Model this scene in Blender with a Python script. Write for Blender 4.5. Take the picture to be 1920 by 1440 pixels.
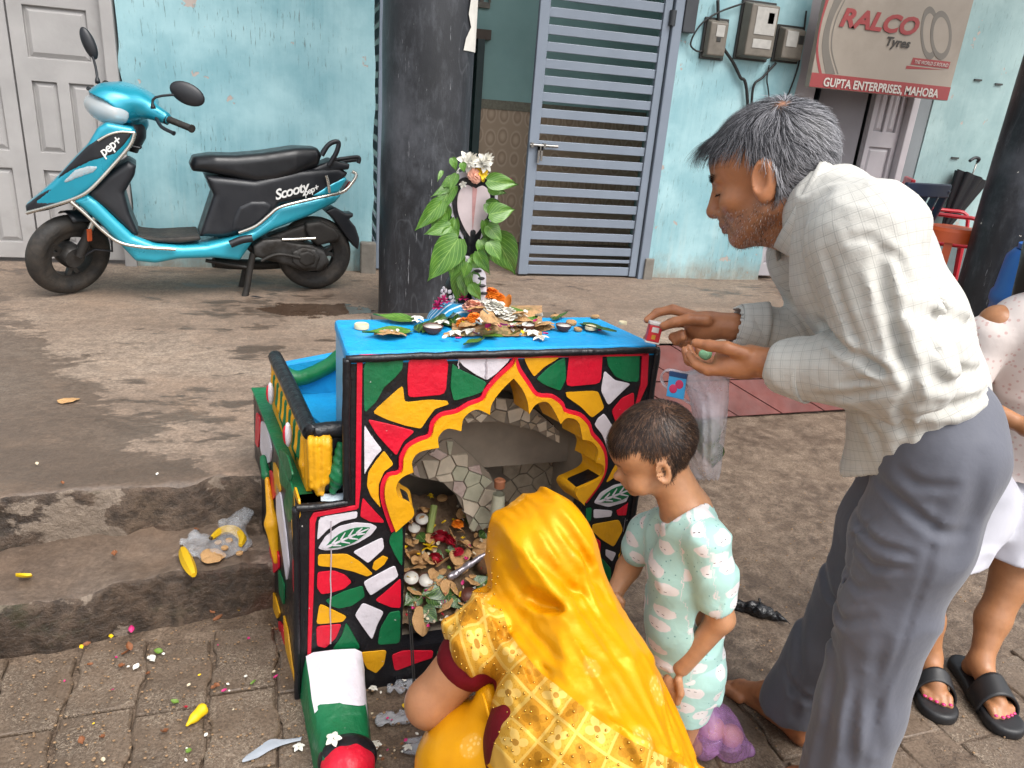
import bpy, bmesh, math, random
import numpy as np
from mathutils import Vector, Matrix, geometry
for o in list(bpy.data.objects): bpy.data.objects.remove(o)
SC = bpy.context.scene
COL = SC.collection
rng = np.random.default_rng(7)
random.seed(7)
# ------------------------------------------------------------------ camera
FPX, CAMH = 1400.0, 1.40
_p, _r, _y = [math.radians(a) for a in (20.4, 4.8, 16.2)]
CF = np.array([math.sin(_y)*math.cos(_p), math.cos(_y)*math.cos(_p), -math.sin(_p)])
_rt = np.array([math.cos(_y), -math.sin(_y), 0.0]); _up = np.cross(_rt, CF)
CR = math.cos(_r)*_rt + math.sin(_r)*_up
CU = -math.sin(_r)*_rt + math.cos(_r)*_up
CC = np.array([0.0, 0.0, CAMH])
cd = bpy.data.cameras.new('camera'); cam = bpy.data.objects.new('camera', cd); COL.objects.link(cam)
cd.sensor_width = 36; cd.lens = 36*FPX/1920; cd.clip_end = 400; cd.clip_start = 0.05
M = Matrix([[*v] for v in zip(CR, CU, -CF)]).to_4x4(); M.translation = Vector(CC); cam.matrix_world = M
SC.camera = cam
# ------------------------------------------------------------------ sky, sun, exposure
SUN_EL, SUN_AZ = 58.0, 150.0      # azimuth measured from +Y towards +X
w = bpy.data.worlds.new('World'); SC.world = w; w.use_nodes = True
nt = w.node_tree; bg = nt.nodes['Background']
sky = nt.nodes.new('ShaderNodeTexSky'); sky.sky_type = 'NISHITA'; sky.sun_disc = False
sky.sun_elevation = math.radians(SUN_EL); sky.sun_rotation = math.radians(SUN_AZ)
sky.air_density = 1.0; sky.dust_density = 4.0; sky.ozone_density = 1.0
hs = nt.nodes.new('ShaderNodeHueSaturation'); hs.inputs['Saturation'].default_value = 0.22
nt.links.new(sky.outputs[0], hs.inputs['Color']); nt.links.new(hs.outputs[0], bg.inputs[0]); bg.inputs[1].default_value = 0.15
sl = bpy.data.lights.new('sun', 'SUN'); sl.energy = 0.9; sl.angle = math.radians(45); sl.color = (1, 0.96, 0.9)
so = bpy.data.objects.new('sun', sl); COL.objects.link(so)
_d = Vector((math.sin(math.radians(SUN_AZ))*math.cos(math.radians(SUN_EL)), math.cos(math.radians(SUN_AZ))*math.cos(math.radians(SUN_EL)), math.sin(math.radians(SUN_EL))))
so.rotation_euler = _d.to_track_quat('Z', 'Y').to_euler(); so.location = _d*20
vs = SC.view_settings; vs.view_transform = 'Standard'; vs.look = 'None'; vs.exposure = 1.1; vs.gamma = 1.0; vs.use_curve_mapping = False

# ------------------------------------------------------------------ layout: photo pixel -> point on a real surface
def ray(x, y): return (x-960)/FPX*CR - (y-720)/FPX*CU + CF
def onz(x, y, z=0.0):
    d = ray(x, y); return CC + d*(z-CAMH)/d[2]
def ony(x, y, Y):
    d = ray(x, y); return CC + d*Y/d[1]
def onp(x, y, p0, n):
    d = ray(x, y); return CC + d*(np.dot(np.asarray(p0)-CC, n)/np.dot(d, n))

# ------------------------------------------------------------------ materials
def hx(s):
    s = s.lstrip('#'); c = [int(s[i:i+2], 16)/255 for i in (0, 2, 4)]
    return tuple((v/12.92 if v <= 0.04045 else ((v+0.055)/1.055)**2.4) for v in c)
class NT:
    def __init__(s, name):
        s.m = bpy.data.materials.new(name); s.m.use_nodes = True; s.t = s.m.node_tree
        s.b = s.t.nodes['Principled BSDF']; s._c = {}
    def n(s, typ): return s.t.nodes.new('ShaderNode'+typ)
    def link(s, a, b): s.t.links.new(a, b)
    def put(s, sock, v):
        if isinstance(v, bpy.types.NodeSocket): s.link(v, sock)
        elif isinstance(v, (tuple, list)) and sock.type == 'RGBA' and len(v) == 3: sock.default_value = (*v, 1)
        else: sock.default_value = v
    def tc(s, kind='Object'):
        if 'tc' not in s._c: s._c['tc'] = s.n('TexCoord')
        return s._c['tc'].outputs[kind]
    def attr(s, name, out='Vector'):
        a = s.n('Attribute'); a.attribute_name = name; return a.outputs[out]
    def map(s, v, scale=(1, 1, 1), loc=(0, 0, 0), rot=(0, 0, 0)):
        m = s.n('Mapping'); s.put(m.inputs[0], v); m.inputs['Scale'].default_value = scale; m.inputs['Location'].default_value = loc; m.inputs['Rotation'].default_value = rot
        return m.outputs[0]
    def noise(s, scale=5, detail=4, rough=0.55, vec=None, dist=0.0, out='Fac'):
        a = s.n('TexNoise'); s.put(a.inputs['Vector'], vec if vec is not None else s.tc())
        a.inputs['Scale'].default_value = scale; a.inputs['Detail'].default_value = detail; a.inputs['Roughness'].default_value = rough; a.inputs['Distortion'].default_value = dist
        return a.outputs[out]
    def voro(s, scale=5, vec=None, feature='F1', out='Distance', rnd=1.0):
        a = s.n('TexVoronoi'); a.feature = feature; s.put(a.inputs['Vector'], vec if vec is not None else s.tc()); a.inputs['Scale'].default_value = scale
        a.inputs['Randomness'].default_value = rnd
        return a.outputs[out]
    def wave(s, scale=5, dist=0, vec=None, dirn='X', detail=2):
        a = s.n('TexWave'); a.bands_direction = dirn; s.put(a.inputs['Vector'], vec if vec is not None else s.tc()); a.inputs['Scale'].default_value = scale; a.inputs['Distortion'].default_value = dist; a.inputs['Detail'].default_value = detail
        return a.outputs['Fac']
    def ramp(s, fac, stops, interp='LINEAR'):
        r = s.n('ValToRGB'); r.color_ramp.interpolation = interp; e = r.color_ramp.elements
        while len(e) < len(stops): e.new(0.5)
        for el, (p, c) in zip(e, stops):
            el.position = p; el.color = (c, c, c, 1) if isinstance(c, (int, float)) else (*c, 1)
        s.put(r.inputs[0], fac); return r.outputs[0]
    def mix(s, fac, a, b, mode='MIX'):
        m = s.n('Mix'); m.data_type = 'RGBA'; m.blend_type = mode
        s.put(m.inputs[0], fac); s.put(m.inputs[6], a); s.put(m.inputs[7], b); return m.outputs[2]
    def math(s, op, a, b=0.0, c=None):
        m = s.n('Math'); m.operation = op; s.put(m.inputs[0], a); s.put(m.inputs[1], b)
        if c is not None: s.put(m.inputs[2], c)
        return m.outputs[0]
    def sep(s, v):
        m = s.n('SeparateXYZ'); s.put(m.inputs[0], v); return m.outputs
    def bump(s, h, strength=0.3, dist=0.01, prev=None):
        b = s.n('Bump'); b.inputs['Strength'].default_value = strength; b.inputs['Distance'].default_value = dist; s.put(b.inputs['Height'], h)
        if prev is not None: s.link(prev, b.inputs['Normal'])
        s.link(b.outputs[0], s.b.inputs['Normal']); return b.outputs[0]
    def set(s, **k):
        for a, v in k.items(): s.put(s.b.inputs[a.replace('_', ' ')], v)
        return s
_MC = {}
def pm(name, col, var=0.12, scale=8.0, rough=0.6, metal=0.0, bump=0.0, bscale=60.0, bdist=0.003, dirt=None, dirtamt=0.45, coat=0.0, sss=0.0, **extra):
    """plain procedural material: base colour, soft variation, optional dirt blotches, fine relief"""
    if name in _MC: return _MC[name]
    if isinstance(col, str): col = hx(col)
    t = NT(name)
    a = tuple(max(0, c*(1-var)) for c in col); b = tuple(min(1, c*(1+var)) for c in col)
    c = t.ramp(t.noise(scale, 5), [(0.3, a), (0.7, b)])
    if dirt is not None:
        if isinstance(dirt, str): dirt = hx(dirt)
        f = t.ramp(t.noise(scale*0.6, 8, 0.65, vec=t.map(t.tc(), loc=(3, 1, 7))), [(1-dirtamt-0.12, 0.0), (1-dirtamt+0.12, 1.0)])
        c = t.mix(f, c, dirt)
    t.set(Base_Color=c, Metallic=metal)
    t.put(t.b.inputs['Roughness'], t.ramp(t.noise(scale*2.3, 4), [(0.3, max(0, rough-0.08)), (0.7, min(1, rough+0.08))]))
    if bump: t.bump(t.noise(bscale, 5), bump, bdist)
    if coat: t.set(Coat_Weight=coat, Coat_Roughness=0.15)
    if sss: t.b.inputs['Subsurface Weight'].default_value = sss; t.b.inputs['Subsurface Radius'].default_value = (0.012, 0.005, 0.003); t.b.inputs['Subsurface Scale'].default_value = 1.0
    for k, v in extra.items(): t.put(t.b.inputs[k.replace('_', ' ')], v)
    _MC[name] = t.m
    return t.m

# ------------------------------------------------------------------ geometry
class G:
    def __init__(s): s.v = []; s.f = []; s.mi = []; s.cur = 0
    def add(s, vs, fs):
        o = len(s.v); s.v += [tuple(map(float, p)) for p in vs]; s.f += [tuple(i+o for i in f) for f in fs]; s.mi += [s.cur]*len(fs); return s
    def box(s, a, b):
        x0, y0, z0 = a; x1, y1, z1 = b
        return s.add([(x0, y0, z0), (x1, y0, z0), (x1, y1, z0), (x0, y1, z0), (x0, y0, z1), (x1, y0, z1), (x1, y1, z1), (x0, y1, z1)],
                     [(0, 3, 2, 1), (4, 5, 6, 7), (0, 1, 5, 4), (1, 2, 6, 5), (2, 3, 7, 6), (3, 0, 4, 7)])
    def hexa(s, p): return s.add(p, [(0, 3, 2, 1), (4, 5, 6, 7), (0, 1, 5, 4), (1, 2, 6, 5), (2, 3, 7, 6), (3, 0, 4, 7)])
    def bar(s, a, b, w, h, up=(0, 0, 1)):
        a, b = np.array(a, float), np.array(b, float); t = b-a; t /= np.linalg.norm(t); u = np.cross(t, up); u /= np.linalg.norm(u)+1e-9; v = np.cross(u, t)
        q = [(-1, -1), (1, -1), (1, 1), (-1, 1)]
        return s.hexa([a+u*i*w/2+v*j*h/2 for i, j in q]+[b+u*i*w/2+v*j*h/2 for i, j in q])
    def tube(s, pts, r, n=10, cap=True, flat=None):
        pts = [np.array(p, float) for p in pts]; m = len(pts)
        rr = [r]*m if np.isscalar(r) else list(r)
        t0 = pts[1]-pts[0]; ref = np.array([0, 0, 1.0]) if abs(t0[2]) < 0.9*np.linalg.norm(t0) else np.array([0, 1.0, 0])
        u = np.cross(t0, ref); u /= np.linalg.norm(u); vs = []
        for i in range(m):
            t = pts[min(i+1, m-1)]-pts[max(i-1, 0)]; t = t/(np.linalg.norm(t)+1e-12)
            u = u-t*np.dot(u, t); u /= np.linalg.norm(u)+1e-12; v = np.cross(t, u)
            for k in range(n):
                a = 2*math.pi*k/n; vs.append(pts[i]+rr[i]*(math.cos(a)*u+(flat or 1)*math.sin(a)*v))
        fs = [(i*n+k, i*n+(k+1) % n, (i+1)*n+(k+1) % n, (i+1)*n+k) for i in range(m-1) for k in range(n)]
        if cap: fs += [tuple(range(n-1, -1, -1)), tuple((m-1)*n+k for k in range(n))]
        return s.add(vs, fs)
    def rope(s, pts, r, n=9, k=14, j=.12, seed=0.0):
        P = smoothline(pts, k) if len(pts) > 2 else np.array([np.array(pts[0])+(np.array(pts[1])-np.array(pts[0]))*t for t in np.linspace(0, 1, k*2)])
        P = P+.0016*np.stack([vnoise(P*40+seed), vnoise(P*40+seed+9), vnoise(P*40+seed+19)], -1); rr = [r*(1+j*float(vnoise(np.array([q[0]*60, q[1]*60, q[2]*60+seed])))) for q in P]
        return s.tube(P, rr, n)
    def lathe(s, prof, c=(0, 0, 0), n=20, axis='z', sx=1, sy=1, M=None):
        vs = []
        for r, z in prof:
            for k in range(n):
                a = 2*math.pi*k/n; p = (r*math.cos(a)*sx, r*math.sin(a)*sy, z)
                if axis == 'y': p = (p[0], -p[2], p[1])
                if axis == 'x': p = (p[2], p[0], p[1])
                vs.append(p)
        if M is not None: vs = [tuple(M@Vector(p)) for p in vs]
        vs = [(p[0]+c[0], p[1]+c[1], p[2]+c[2]) for p in vs]
        m = len(prof)
        fs = [(i*n+k, i*n+(k+1) % n, (i+1)*n+(k+1) % n, (i+1)*n+k) for i in range(m-1) for k in range(n)]
        closed = abs(prof[0][0]-prof[-1][0]) < 1e-9 and abs(prof[0][1]-prof[-1][1]) < 1e-9
        if prof[0][0] > 1e-6 and not closed: fs.append(tuple(range(n-1, -1, -1)))
        if prof[-1][0] > 1e-6 and not closed: fs.append(tuple((m-1)*n+k for k in range(n)))
        return s.add(vs, fs)
    def prism(s, poly, fr, d0, d1, holes=()):
        """polygon (2D points) extruded between depths d0 and d1; fr(u, v, d) -> 3D"""
        loops = [list(poly)]+[list(h) for h in holes]
        tri = geometry.tessellate_polygon([[Vector((p[0], p[1], 0)) for p in L] for L in loops])
        flat = [p for L in loops for p in L]; n = len(flat)
        vs = [fr(p[0], p[1], d0) for p in flat]+[fr(p[0], p[1], d1) for p in flat]
        fs = [tuple(t) for t in tri]+[tuple(i+n for i in reversed(t)) for t in tri]; o = 0
        for L in loops:
            k = len(L); fs += [(o+i, o+(i+1) % k, n+o+(i+1) % k, n+o+i) for i in range(k)]; o += k
        return s.add(vs, fs)
    def grid(s, P):
        P = np.asarray(P); a, b = P.shape[:2]
        return s.add(P.reshape(-1, 3), [(i*b+j, i*b+j+1, (i+1)*b+j+1, (i+1)*b+j) for i in range(a-1) for j in range(b-1)])
    def ell(s, c, r, n=12, m=8, R=None):
        vs = []; fs = []
        for i in range(m+1):
            th = math.pi*i/m
            for k in range(n):
                a = 2*math.pi*k/n; p = np.array([r[0]*math.sin(th)*math.cos(a), r[1]*math.sin(th)*math.sin(a), r[2]*math.cos(th)])
                if R is not None: p = R@p
                vs.append(p+np.array(c))
        fs = [(i*n+k, (i+1)*n+k, (i+1)*n+(k+1) % n, i*n+(k+1) % n) for i in range(m) for k in range(n)]
        return s.add(vs, fs)
def finish(o, smooth, bev, weld=True):
    me = o.data
    bm = bmesh.new(); bm.from_mesh(me)
    if weld: bmesh.ops.remove_doubles(bm, verts=bm.verts, dist=1e-6)
    bmesh.ops.recalc_face_normals(bm, faces=bm.faces); bm.to_mesh(me); bm.free()
    if smooth is not None and smooth is not False:
        me.polygons.foreach_set('use_smooth', [True]*len(me.polygons))
        if smooth is not True: 
            me.set_sharp_from_angle(angle=math.radians(smooth))
    if bev:
        b = o.modifiers.new('bevel', 'BEVEL'); b.width = bev; b.segments = 2; b.limit_method = 'ANGLE'; b.angle_limit = math.radians(35); b.harden_normals = False
def obj(name, g, mat, parent=None, smooth=None, bev=0, world=True):
    """one mesh object; vertices given in world coordinates are moved to the parent's frame"""
    me = bpy.data.meshes.new(name)
    vs, fs = (g.v, g.f) if isinstance(g, G) else (g[0], g[1])
    if parent is not None and world:
        off = np.array(parent.matrix_world.translation if parent.parent is None else root_loc(parent)); vs = np.asarray(vs, float)-off
    me.from_pydata([tuple(p) for p in vs], [], [tuple(f) for f in fs])
    o = bpy.data.objects.new(name, me); COL.objects.link(o)
    if parent is not None: o.parent = parent
    for m in (mat if isinstance(mat, (list, tuple)) else [mat]): me.materials.append(m)
    if isinstance(g, G) and any(g.mi): me.polygons.foreach_set('material_index', g.mi)
    finish(o, smooth, bev, weld=isinstance(g, G))
    return o
def root_loc(o):
    while o.parent is not None: o = o.parent
    return o.location
def tag(o, label=None, cat=None, group=None, kind=None):
    if label: o['label'] = label
    if cat: o['category'] = cat
    if group: o['group'] = group
    if kind: o['kind'] = kind
    return o
def thing(name, label, cat, loc=(0, 0, 0), rz=0.0, group=None, rot=None):
    o = bpy.data.objects.new(name, None); COL.objects.link(o); o.empty_display_size = 0.05
    o.location = loc; o.rotation_euler = rot if rot is not None else (0, 0, rz); o.matrix_world = Matrix.LocRotScale(Vector(loc), o.rotation_euler, None)
    return tag(o, label, cat, group)
def dup(o, parent=None):
    c = o.copy(); COL.objects.link(c); c.parent = parent
    for ch in o.children: dup(ch, c)
    return c
def put(o, loc, rot=(0, 0, 0), sc=1.0):
    o.location = loc; o.rotation_euler = rot; o.scale = (sc, sc, sc) if np.isscalar(sc) else sc; return o
def smoothline(pts, k=6, closed=False):
    """Catmull-Rom through points"""
    P = np.array(pts, float); n = len(P); out = []
    rngi = range(n if closed else n-1)
    for i in rngi:
        if closed: a, b, c, d = P[(i-1) % n], P[i], P[(i+1) % n], P[(i+2) % n]
        else: a, b, c, d = P[max(i-1, 0)], P[i], P[i+1], P[min(i+2, n-1)]
        for j in range(k):
            t = j/k; out.append(0.5*((2*b)+(-a+c)*t+(2*a-5*b+4*c-d)*t*t+(-a+3*b-3*c+d)*t**3))
    if not closed: out.append(P[-1])
    return np.array(out)
# ------------------------------------------------------------------ value noise in numpy
_NT = rng.random((64, 64, 64))
def vnoise(p):
    p = np.asarray(p, float); i = np.floor(p).astype(int); f = p-i; f = f*f*(3-2*f); r = 0
    for a in (0, 1):
        for b in (0, 1):
            for c in (0, 1):
                wgt = (f[..., 0] if a else 1-f[..., 0])*(f[..., 1] if b else 1-f[..., 1])*(f[..., 2] if c else 1-f[..., 2])
                r = r+wgt*_NT[(i[..., 0]+a) & 63, (i[..., 1]+b) & 63, (i[..., 2]+c) & 63]
    return r*2-1
def fbm(p, o=4):
    p = np.asarray(p, float); r = 0; a = 0.5
    for k in range(o): r = r+a*vnoise(p*2**k+k*17.3); a *= 0.5
    return r
# ------------------------------------------------------------------ implicit modelling (surface nets)
class SDF:
    def __init__(s, lo, hi, h):
        s.lo = np.array(lo, float); s.h = h; s.n = np.ceil((np.array(hi)-s.lo)/h).astype(int)+1
        s.F = np.full(s.n, 0.5, np.float32)
    def pts(s, a, b):
        g = np.stack(np.meshgrid(*[np.arange(a[i], b[i]) for i in range(3)], indexing='ij'), -1); return s.lo+g*s.h
    def region(s, lo, hi, m):
        a = np.clip(np.floor((np.array(lo)-m-s.lo)/s.h).astype(int), 0, s.n); b = np.clip(np.ceil((np.array(hi)+m-s.lo)/s.h).astype(int)+1, 0, s.n)
        return a, b
    def blend(s, lo, hi, fn, k, op='u'):
        a, b = s.region(lo, hi, max(k, 0)+3*s.h)
        if np.any(b <= a): return s
        sl = tuple(slice(a[i], b[i]) for i in range(3)); F = s.F[sl]; d = fn(s.pts(a, b))
        if op == 'u':
            r = np.minimum(F, d)
            if k > 0: r = r-np.maximum(k-np.abs(F-d), 0)**2/(4*k)
        elif op == 's':
            r = np.maximum(F, -d)
            if k > 0: r = r+np.maximum(k-np.abs(F+d), 0)**2/(4*k)
        else:
            r = F+d
        s.F[sl] = r; return s
    def cone(s, a, b, ra, rb, k=0.02, op='u'):
        a, b = np.array(a, float), np.array(b, float); m = max(ra, rb); ab = b-a; L = np.dot(ab, ab)+1e-12
        def fn(p):
            t = np.clip(((p-a)@ab)/L, 0, 1); return np.linalg.norm(p-a-t[..., None]*ab, axis=-1)-(ra+(rb-ra)*t)
        return s.blend(np.minimum(a, b)-m, np.maximum(a, b)+m, fn, k, op)
    def chain(s, pts, rs, k=0.02, op='u'):
        for i in range(len(pts)-1): s.cone(pts[i], pts[i+1], rs[i], rs[i+1], k, op)
        return s
    def ell(s, c, r, k=0.02, R=None, op='u'):
        c, r = np.array(c, float), np.array(r, float); m = r.max()
        def fn(p):
            q = p-c
            if R is not None: q = q@np.asarray(R)
            k0 = np.linalg.norm(q/r, axis=-1); k1 = np.linalg.norm(q/(r*r), axis=-1); return k0*(k0-1)/(k1+1e-9)
        return s.blend(c-m, c+m, fn, k, op)
    def box(s, c, hsz, rad=0.005, k=0.0, R=None, op='u'):
        c, hsz = np.array(c, float), np.array(hsz, float); m = np.linalg.norm(hsz)
        def fn(p):
            q = p-c
            if R is not None: q = q@np.asarray(R)
            q = np.abs(q)-(hsz-rad); return np.linalg.norm(np.maximum(q, 0), axis=-1)+np.minimum(q.max(-1), 0)-rad
        return s.blend(c-m, c+m, fn, k, op)
    def disp(s, fn, lo=None, hi=None):
        lo = s.lo if lo is None else lo; hi = s.lo+s.n*s.h if hi is None else hi
        return s.blend(lo, hi, fn, 0, 'd')
    def cut(s, p0, nrm, k=0.004):
        """remove the half space on the side nrm points to"""
        p0, nrm = np.array(p0, float), np.array(nrm, float); nrm /= np.linalg.norm(nrm)
        P = s.pts((0, 0, 0), s.n); s.F = np.maximum(s.F, (P-p0)@nrm).astype(np.float32); return s
    def mesh(s, smooth=0):
        F = s.F; S = F < 0; n = F.shape; c = np.zeros([k-1 for k in n], np.int8)
        sub = lambda A, i, j, k: A[i:n[0]-1+i, j:n[1]-1+j, k:n[2]-1+k]
        for i in (0, 1):
            for j in (0, 1):
                for k in (0, 1): c += sub(S, i, j, k)
        act = (c > 0) & (c < 8); idx = np.argwhere(act); acc = np.zeros((len(idx), 3)); cnt = np.zeros(len(idx))
        C = [(i, j, k) for i in (0, 1) for j in (0, 1) for k in (0, 1)]
        val = {q: F[idx[:, 0]+q[0], idx[:, 1]+q[1], idx[:, 2]+q[2]].astype(float) for q in C}
        for q in C:
            for ax in range(3):
                if q[ax] == 0:
                    q2 = tuple(q[i]+(i == ax) for i in range(3)); a, b = val[q], val[q2]; m = (a < 0) != (b < 0)
                    t = np.where(m, a/np.where(m, a-b, 1), 0); p = np.tile(np.array(q, float), (len(idx), 1)); p[:, ax] = t
                    acc += p*m[:, None]; cnt += m
        V = s.lo+s.h*(idx+acc/np.maximum(cnt, 1)[:, None])
        vid = np.full(act.shape, -1); vid[act] = np.arange(len(idx)); Q = []
        for ax in range(3):
            u, v = [i for i in range(3) if i != ax]
            a = [slice(None)]*3; b = [slice(None)]*3; a[ax] = slice(0, -1); b[ax] = slice(1, None)
            ch = S[tuple(a)] != S[tuple(b)]; e = np.argwhere(ch)
            ok = (e[:, u] > 0) & (e[:, v] > 0) & (e[:, u] < n[u]-1) & (e[:, v] < n[v]-1); e = e[ok]
            q = []
            for du, dv in ((-1, -1), (0, -1), (0, 0), (-1, 0)):
                k = e.copy(); k[:, u] += du; k[:, v] += dv; q.append(vid[k[:, 0], k[:, 1], k[:, 2]])
            q = np.stack(q, 1); flip = S[e[:, 0], e[:, 1], e[:, 2]]
            if ax == 1: flip = ~flip
            q[~flip] = q[~flip][:, ::-1]; Q.append(q)
        Q = np.concatenate(Q)
        for _ in range(smooth):
            A = np.zeros_like(V); w = np.zeros(len(V))
            for i in range(4):
                for j in ((i+1) % 4, (i+3) % 4): np.add.at(A, Q[:, i], V[Q[:, j]]); np.add.at(w, Q[:, i], 1)
            V = 0.5*V+0.5*A/np.maximum(w, 1)[:, None]
        return V, Q
def sobj(name, V, Q, mat, parent=None, world=True):
    me = bpy.data.meshes.new(name)
    if parent is not None and world: V = V-np.array(root_loc(parent))
    me.vertices.add(len(V)); me.vertices.foreach_set('co', np.asarray(V, np.float32).ravel())
    me.loops.add(Q.size); me.loops.foreach_set('vertex_index', Q.astype(np.int32).ravel())
    me.polygons.add(len(Q)); me.polygons.foreach_set('loop_start', (np.arange(len(Q))*Q.shape[1]).astype(np.int32))
    me.update(calc_edges=True); me.validate()
    me.polygons.foreach_set('use_smooth', [True]*len(me.polygons))
    o = bpy.data.objects.new(name, me); COL.objects.link(o)
    if parent is not None: o.parent = parent
    for m in (mat if isinstance(mat, (list, tuple)) else [mat]): me.materials.append(m)
    return o
def vattr(o, name, data, typ='FLOAT_VECTOR'):
    a = o.data.attributes.new(name, typ, 'POINT'); a.data.foreach_set('vector' if typ == 'FLOAT_VECTOR' else ('color' if typ == 'FLOAT_COLOR' else 'value'), np.asarray(data, np.float32).ravel()); return a
def polysdf(poly):
    """signed distance to a 2D polygon, vectorised"""
    P = np.array(poly, float); Q = np.roll(P, -1, 0)
    def fn(p):
        d = np.full(p.shape[:-1], 1e9); ins = np.zeros(p.shape[:-1], bool)
        for a, b in zip(P, Q):
            e = b-a; t = np.clip(((p-a)@e)/(e@e+1e-12), 0, 1); d = np.minimum(d, np.linalg.norm(p-a-t[..., None]*e, axis=-1))
            c = ((a[1] > p[..., 1]) != (b[1] > p[..., 1])) & (p[..., 0] < (b[0]-a[0])*(p[..., 1]-a[1])/(b[1]-a[1]+1e-12)+a[0]); ins ^= c
        return np.where(ins, -d, d)
    return fn
# ================================================================== SETTING
WY, PZ, SZ = 4.95, 0.30, 0.14          # facade plane, platform height, lower step height
PF = 2.12                              # front edge of the platform (left part)
def m_concrete():
    t = NT('wet_concrete'); c = t.tc()
    big = t.noise(1.3, 8, 0.62, vec=t.map(c, scale=(1, 1.6, 1)), dist=0.4); mid = t.noise(7, 8, 0.65, vec=t.map(c, scale=(1, 2.0, 1))); fine = t.noise(90, 6, 0.7)
    col = t.ramp(big, [(0.25, hx('#725f4f')), (0.5, hx('#978270')), (0.75, hx('#b09f8d'))])
    col = t.mix(t.ramp(mid, [(0.35, 0.0), (0.75, 0.55)]), col, hx('#75675c'))
    col = t.mix(t.ramp(fine, [(0.35, 0.6), (0.6, 0.0)]), col, hx('#4a3f36')); col = t.mix(t.ramp(t.noise(28, 7, 0.75), [(0.40, 0.6), (0.56, 0.0)]), col, hx('#5f5247')); col = t.mix(t.ramp(t.voro(42), [(0.0, 0.7), (0.10, 0.0)]), col, hx('#3a3028'))
    # wet film: drawn-out blotches that dried in patches
    wv = t.map(c, scale=(0.8, 1.55, 1), rot=(0, 0, 0.12))
    s1 = t.noise(5.5, 9, 0.68, vec=wv, dist=0.25); s2 = t.noise(1.1, 3, 0.5, vec=t.map(c, loc=(5.3, 2.2, 0)))
    wet = t.ramp(t.math('MULTIPLY', t.math('ADD', s1, t.math('MULTIPLY', s2, 0.55)), 0.7), [(0.61, 0.0), (0.645, 1.0)])
    sx = t.sep(c)
    corner = t.math('ADD', t.math('MULTIPLY', t.math('ADD', sx[0], 0.55), -1.5), t.math('MULTIPLY', t.math('SUBTRACT', 2.85, sx[1]), 0.9))
    corner = t.math('ADD', corner, t.math('MULTIPLY', t.math('SUBTRACT', s1, 0.5), 1.6))
    wet = t.math('MAXIMUM', wet, t.math('MULTIPLY', t.ramp(corner, [(0.235, 0.0), (0.275, 1.0)]), 0.8))
    dx = t.math('MULTIPLY', t.math('SUBTRACT', sx[0], 0.02), 2.7); dy = t.math('MULTIPLY', t.math('SUBTRACT', sx[1], 3.98), 4.8)
    pud = t.math('ADD', t.math('ADD', t.math('MULTIPLY', dx, dx), t.math('MULTIPLY', dy, dy)), t.math('MULTIPLY', t.math('SUBTRACT', s1, 0.5), 2.6))
    pud = t.ramp(pud, [(0.42, 1.0), (0.50, 0.0)])
    col = t.mix(t.math('MULTIPLY', wet, 0.72), col, hx('#3f332a')); col = t.mix(t.math('MULTIPLY', pud, 0.8), col, hx('#3a2a20'))
    stain = t.ramp(t.noise(2.2, 6, 0.6, vec=t.map(c, loc=(9, 4, 1))), [(0.55, 0.0), (0.8, 0.5)]); col = t.mix(stain, col, hx('#9b8069'))
    t.set(Base_Color=col)
    r = t.math('SUBTRACT', 0.72, t.math('MULTIPLY', wet, 0.34)); r = t.mix(pud, r, (0.06, 0.06, 0.06)); t.put(t.b.inputs['Roughness'], r)
    h = t.math('ADD', t.math('MULTIPLY', mid, 0.6), t.math('MULTIPLY', fine, 0.22)); h = t.mix(pud, h, (0.35, 0.35, 0.35)); t.bump(h, 0.75, 0.014)
    return t.m
def m_earth():
    t = NT('wet_earth_concrete'); c = t.tc()
    a = t.noise(2.2, 8, 0.62); b = t.noise(16, 8, 0.7); f = t.noise(140, 4, 0.7)
    col = t.ramp(a, [(0.3, hx('#43362b')), (0.5, hx('#5d4c3d')), (0.72, hx('#7b6856'))])
    col = t.mix(t.ramp(b, [(0.42, 0.0), (0.68, 0.7)]), col, hx('#a08c78')); col = t.mix(t.ramp(f, [(0.36, 0.7), (0.6, 0.0)]), col, hx('#382c22'))
    col = t.mix(t.ramp(t.voro(210), [(0.0, 0.55), (0.22, 0.0)]), col, hx('#c0ab98'))
    t.set(Base_Color=col); t.put(t.b.inputs['Roughness'], t.ramp(a, [(0.3, 0.42), (0.7, 0.75)]))
    t.bump(t.math('ADD', t.math('MULTIPLY', b, 0.8), t.math('MULTIPLY', f, 0.35)), 0.7, 0.02); return t.m
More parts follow.
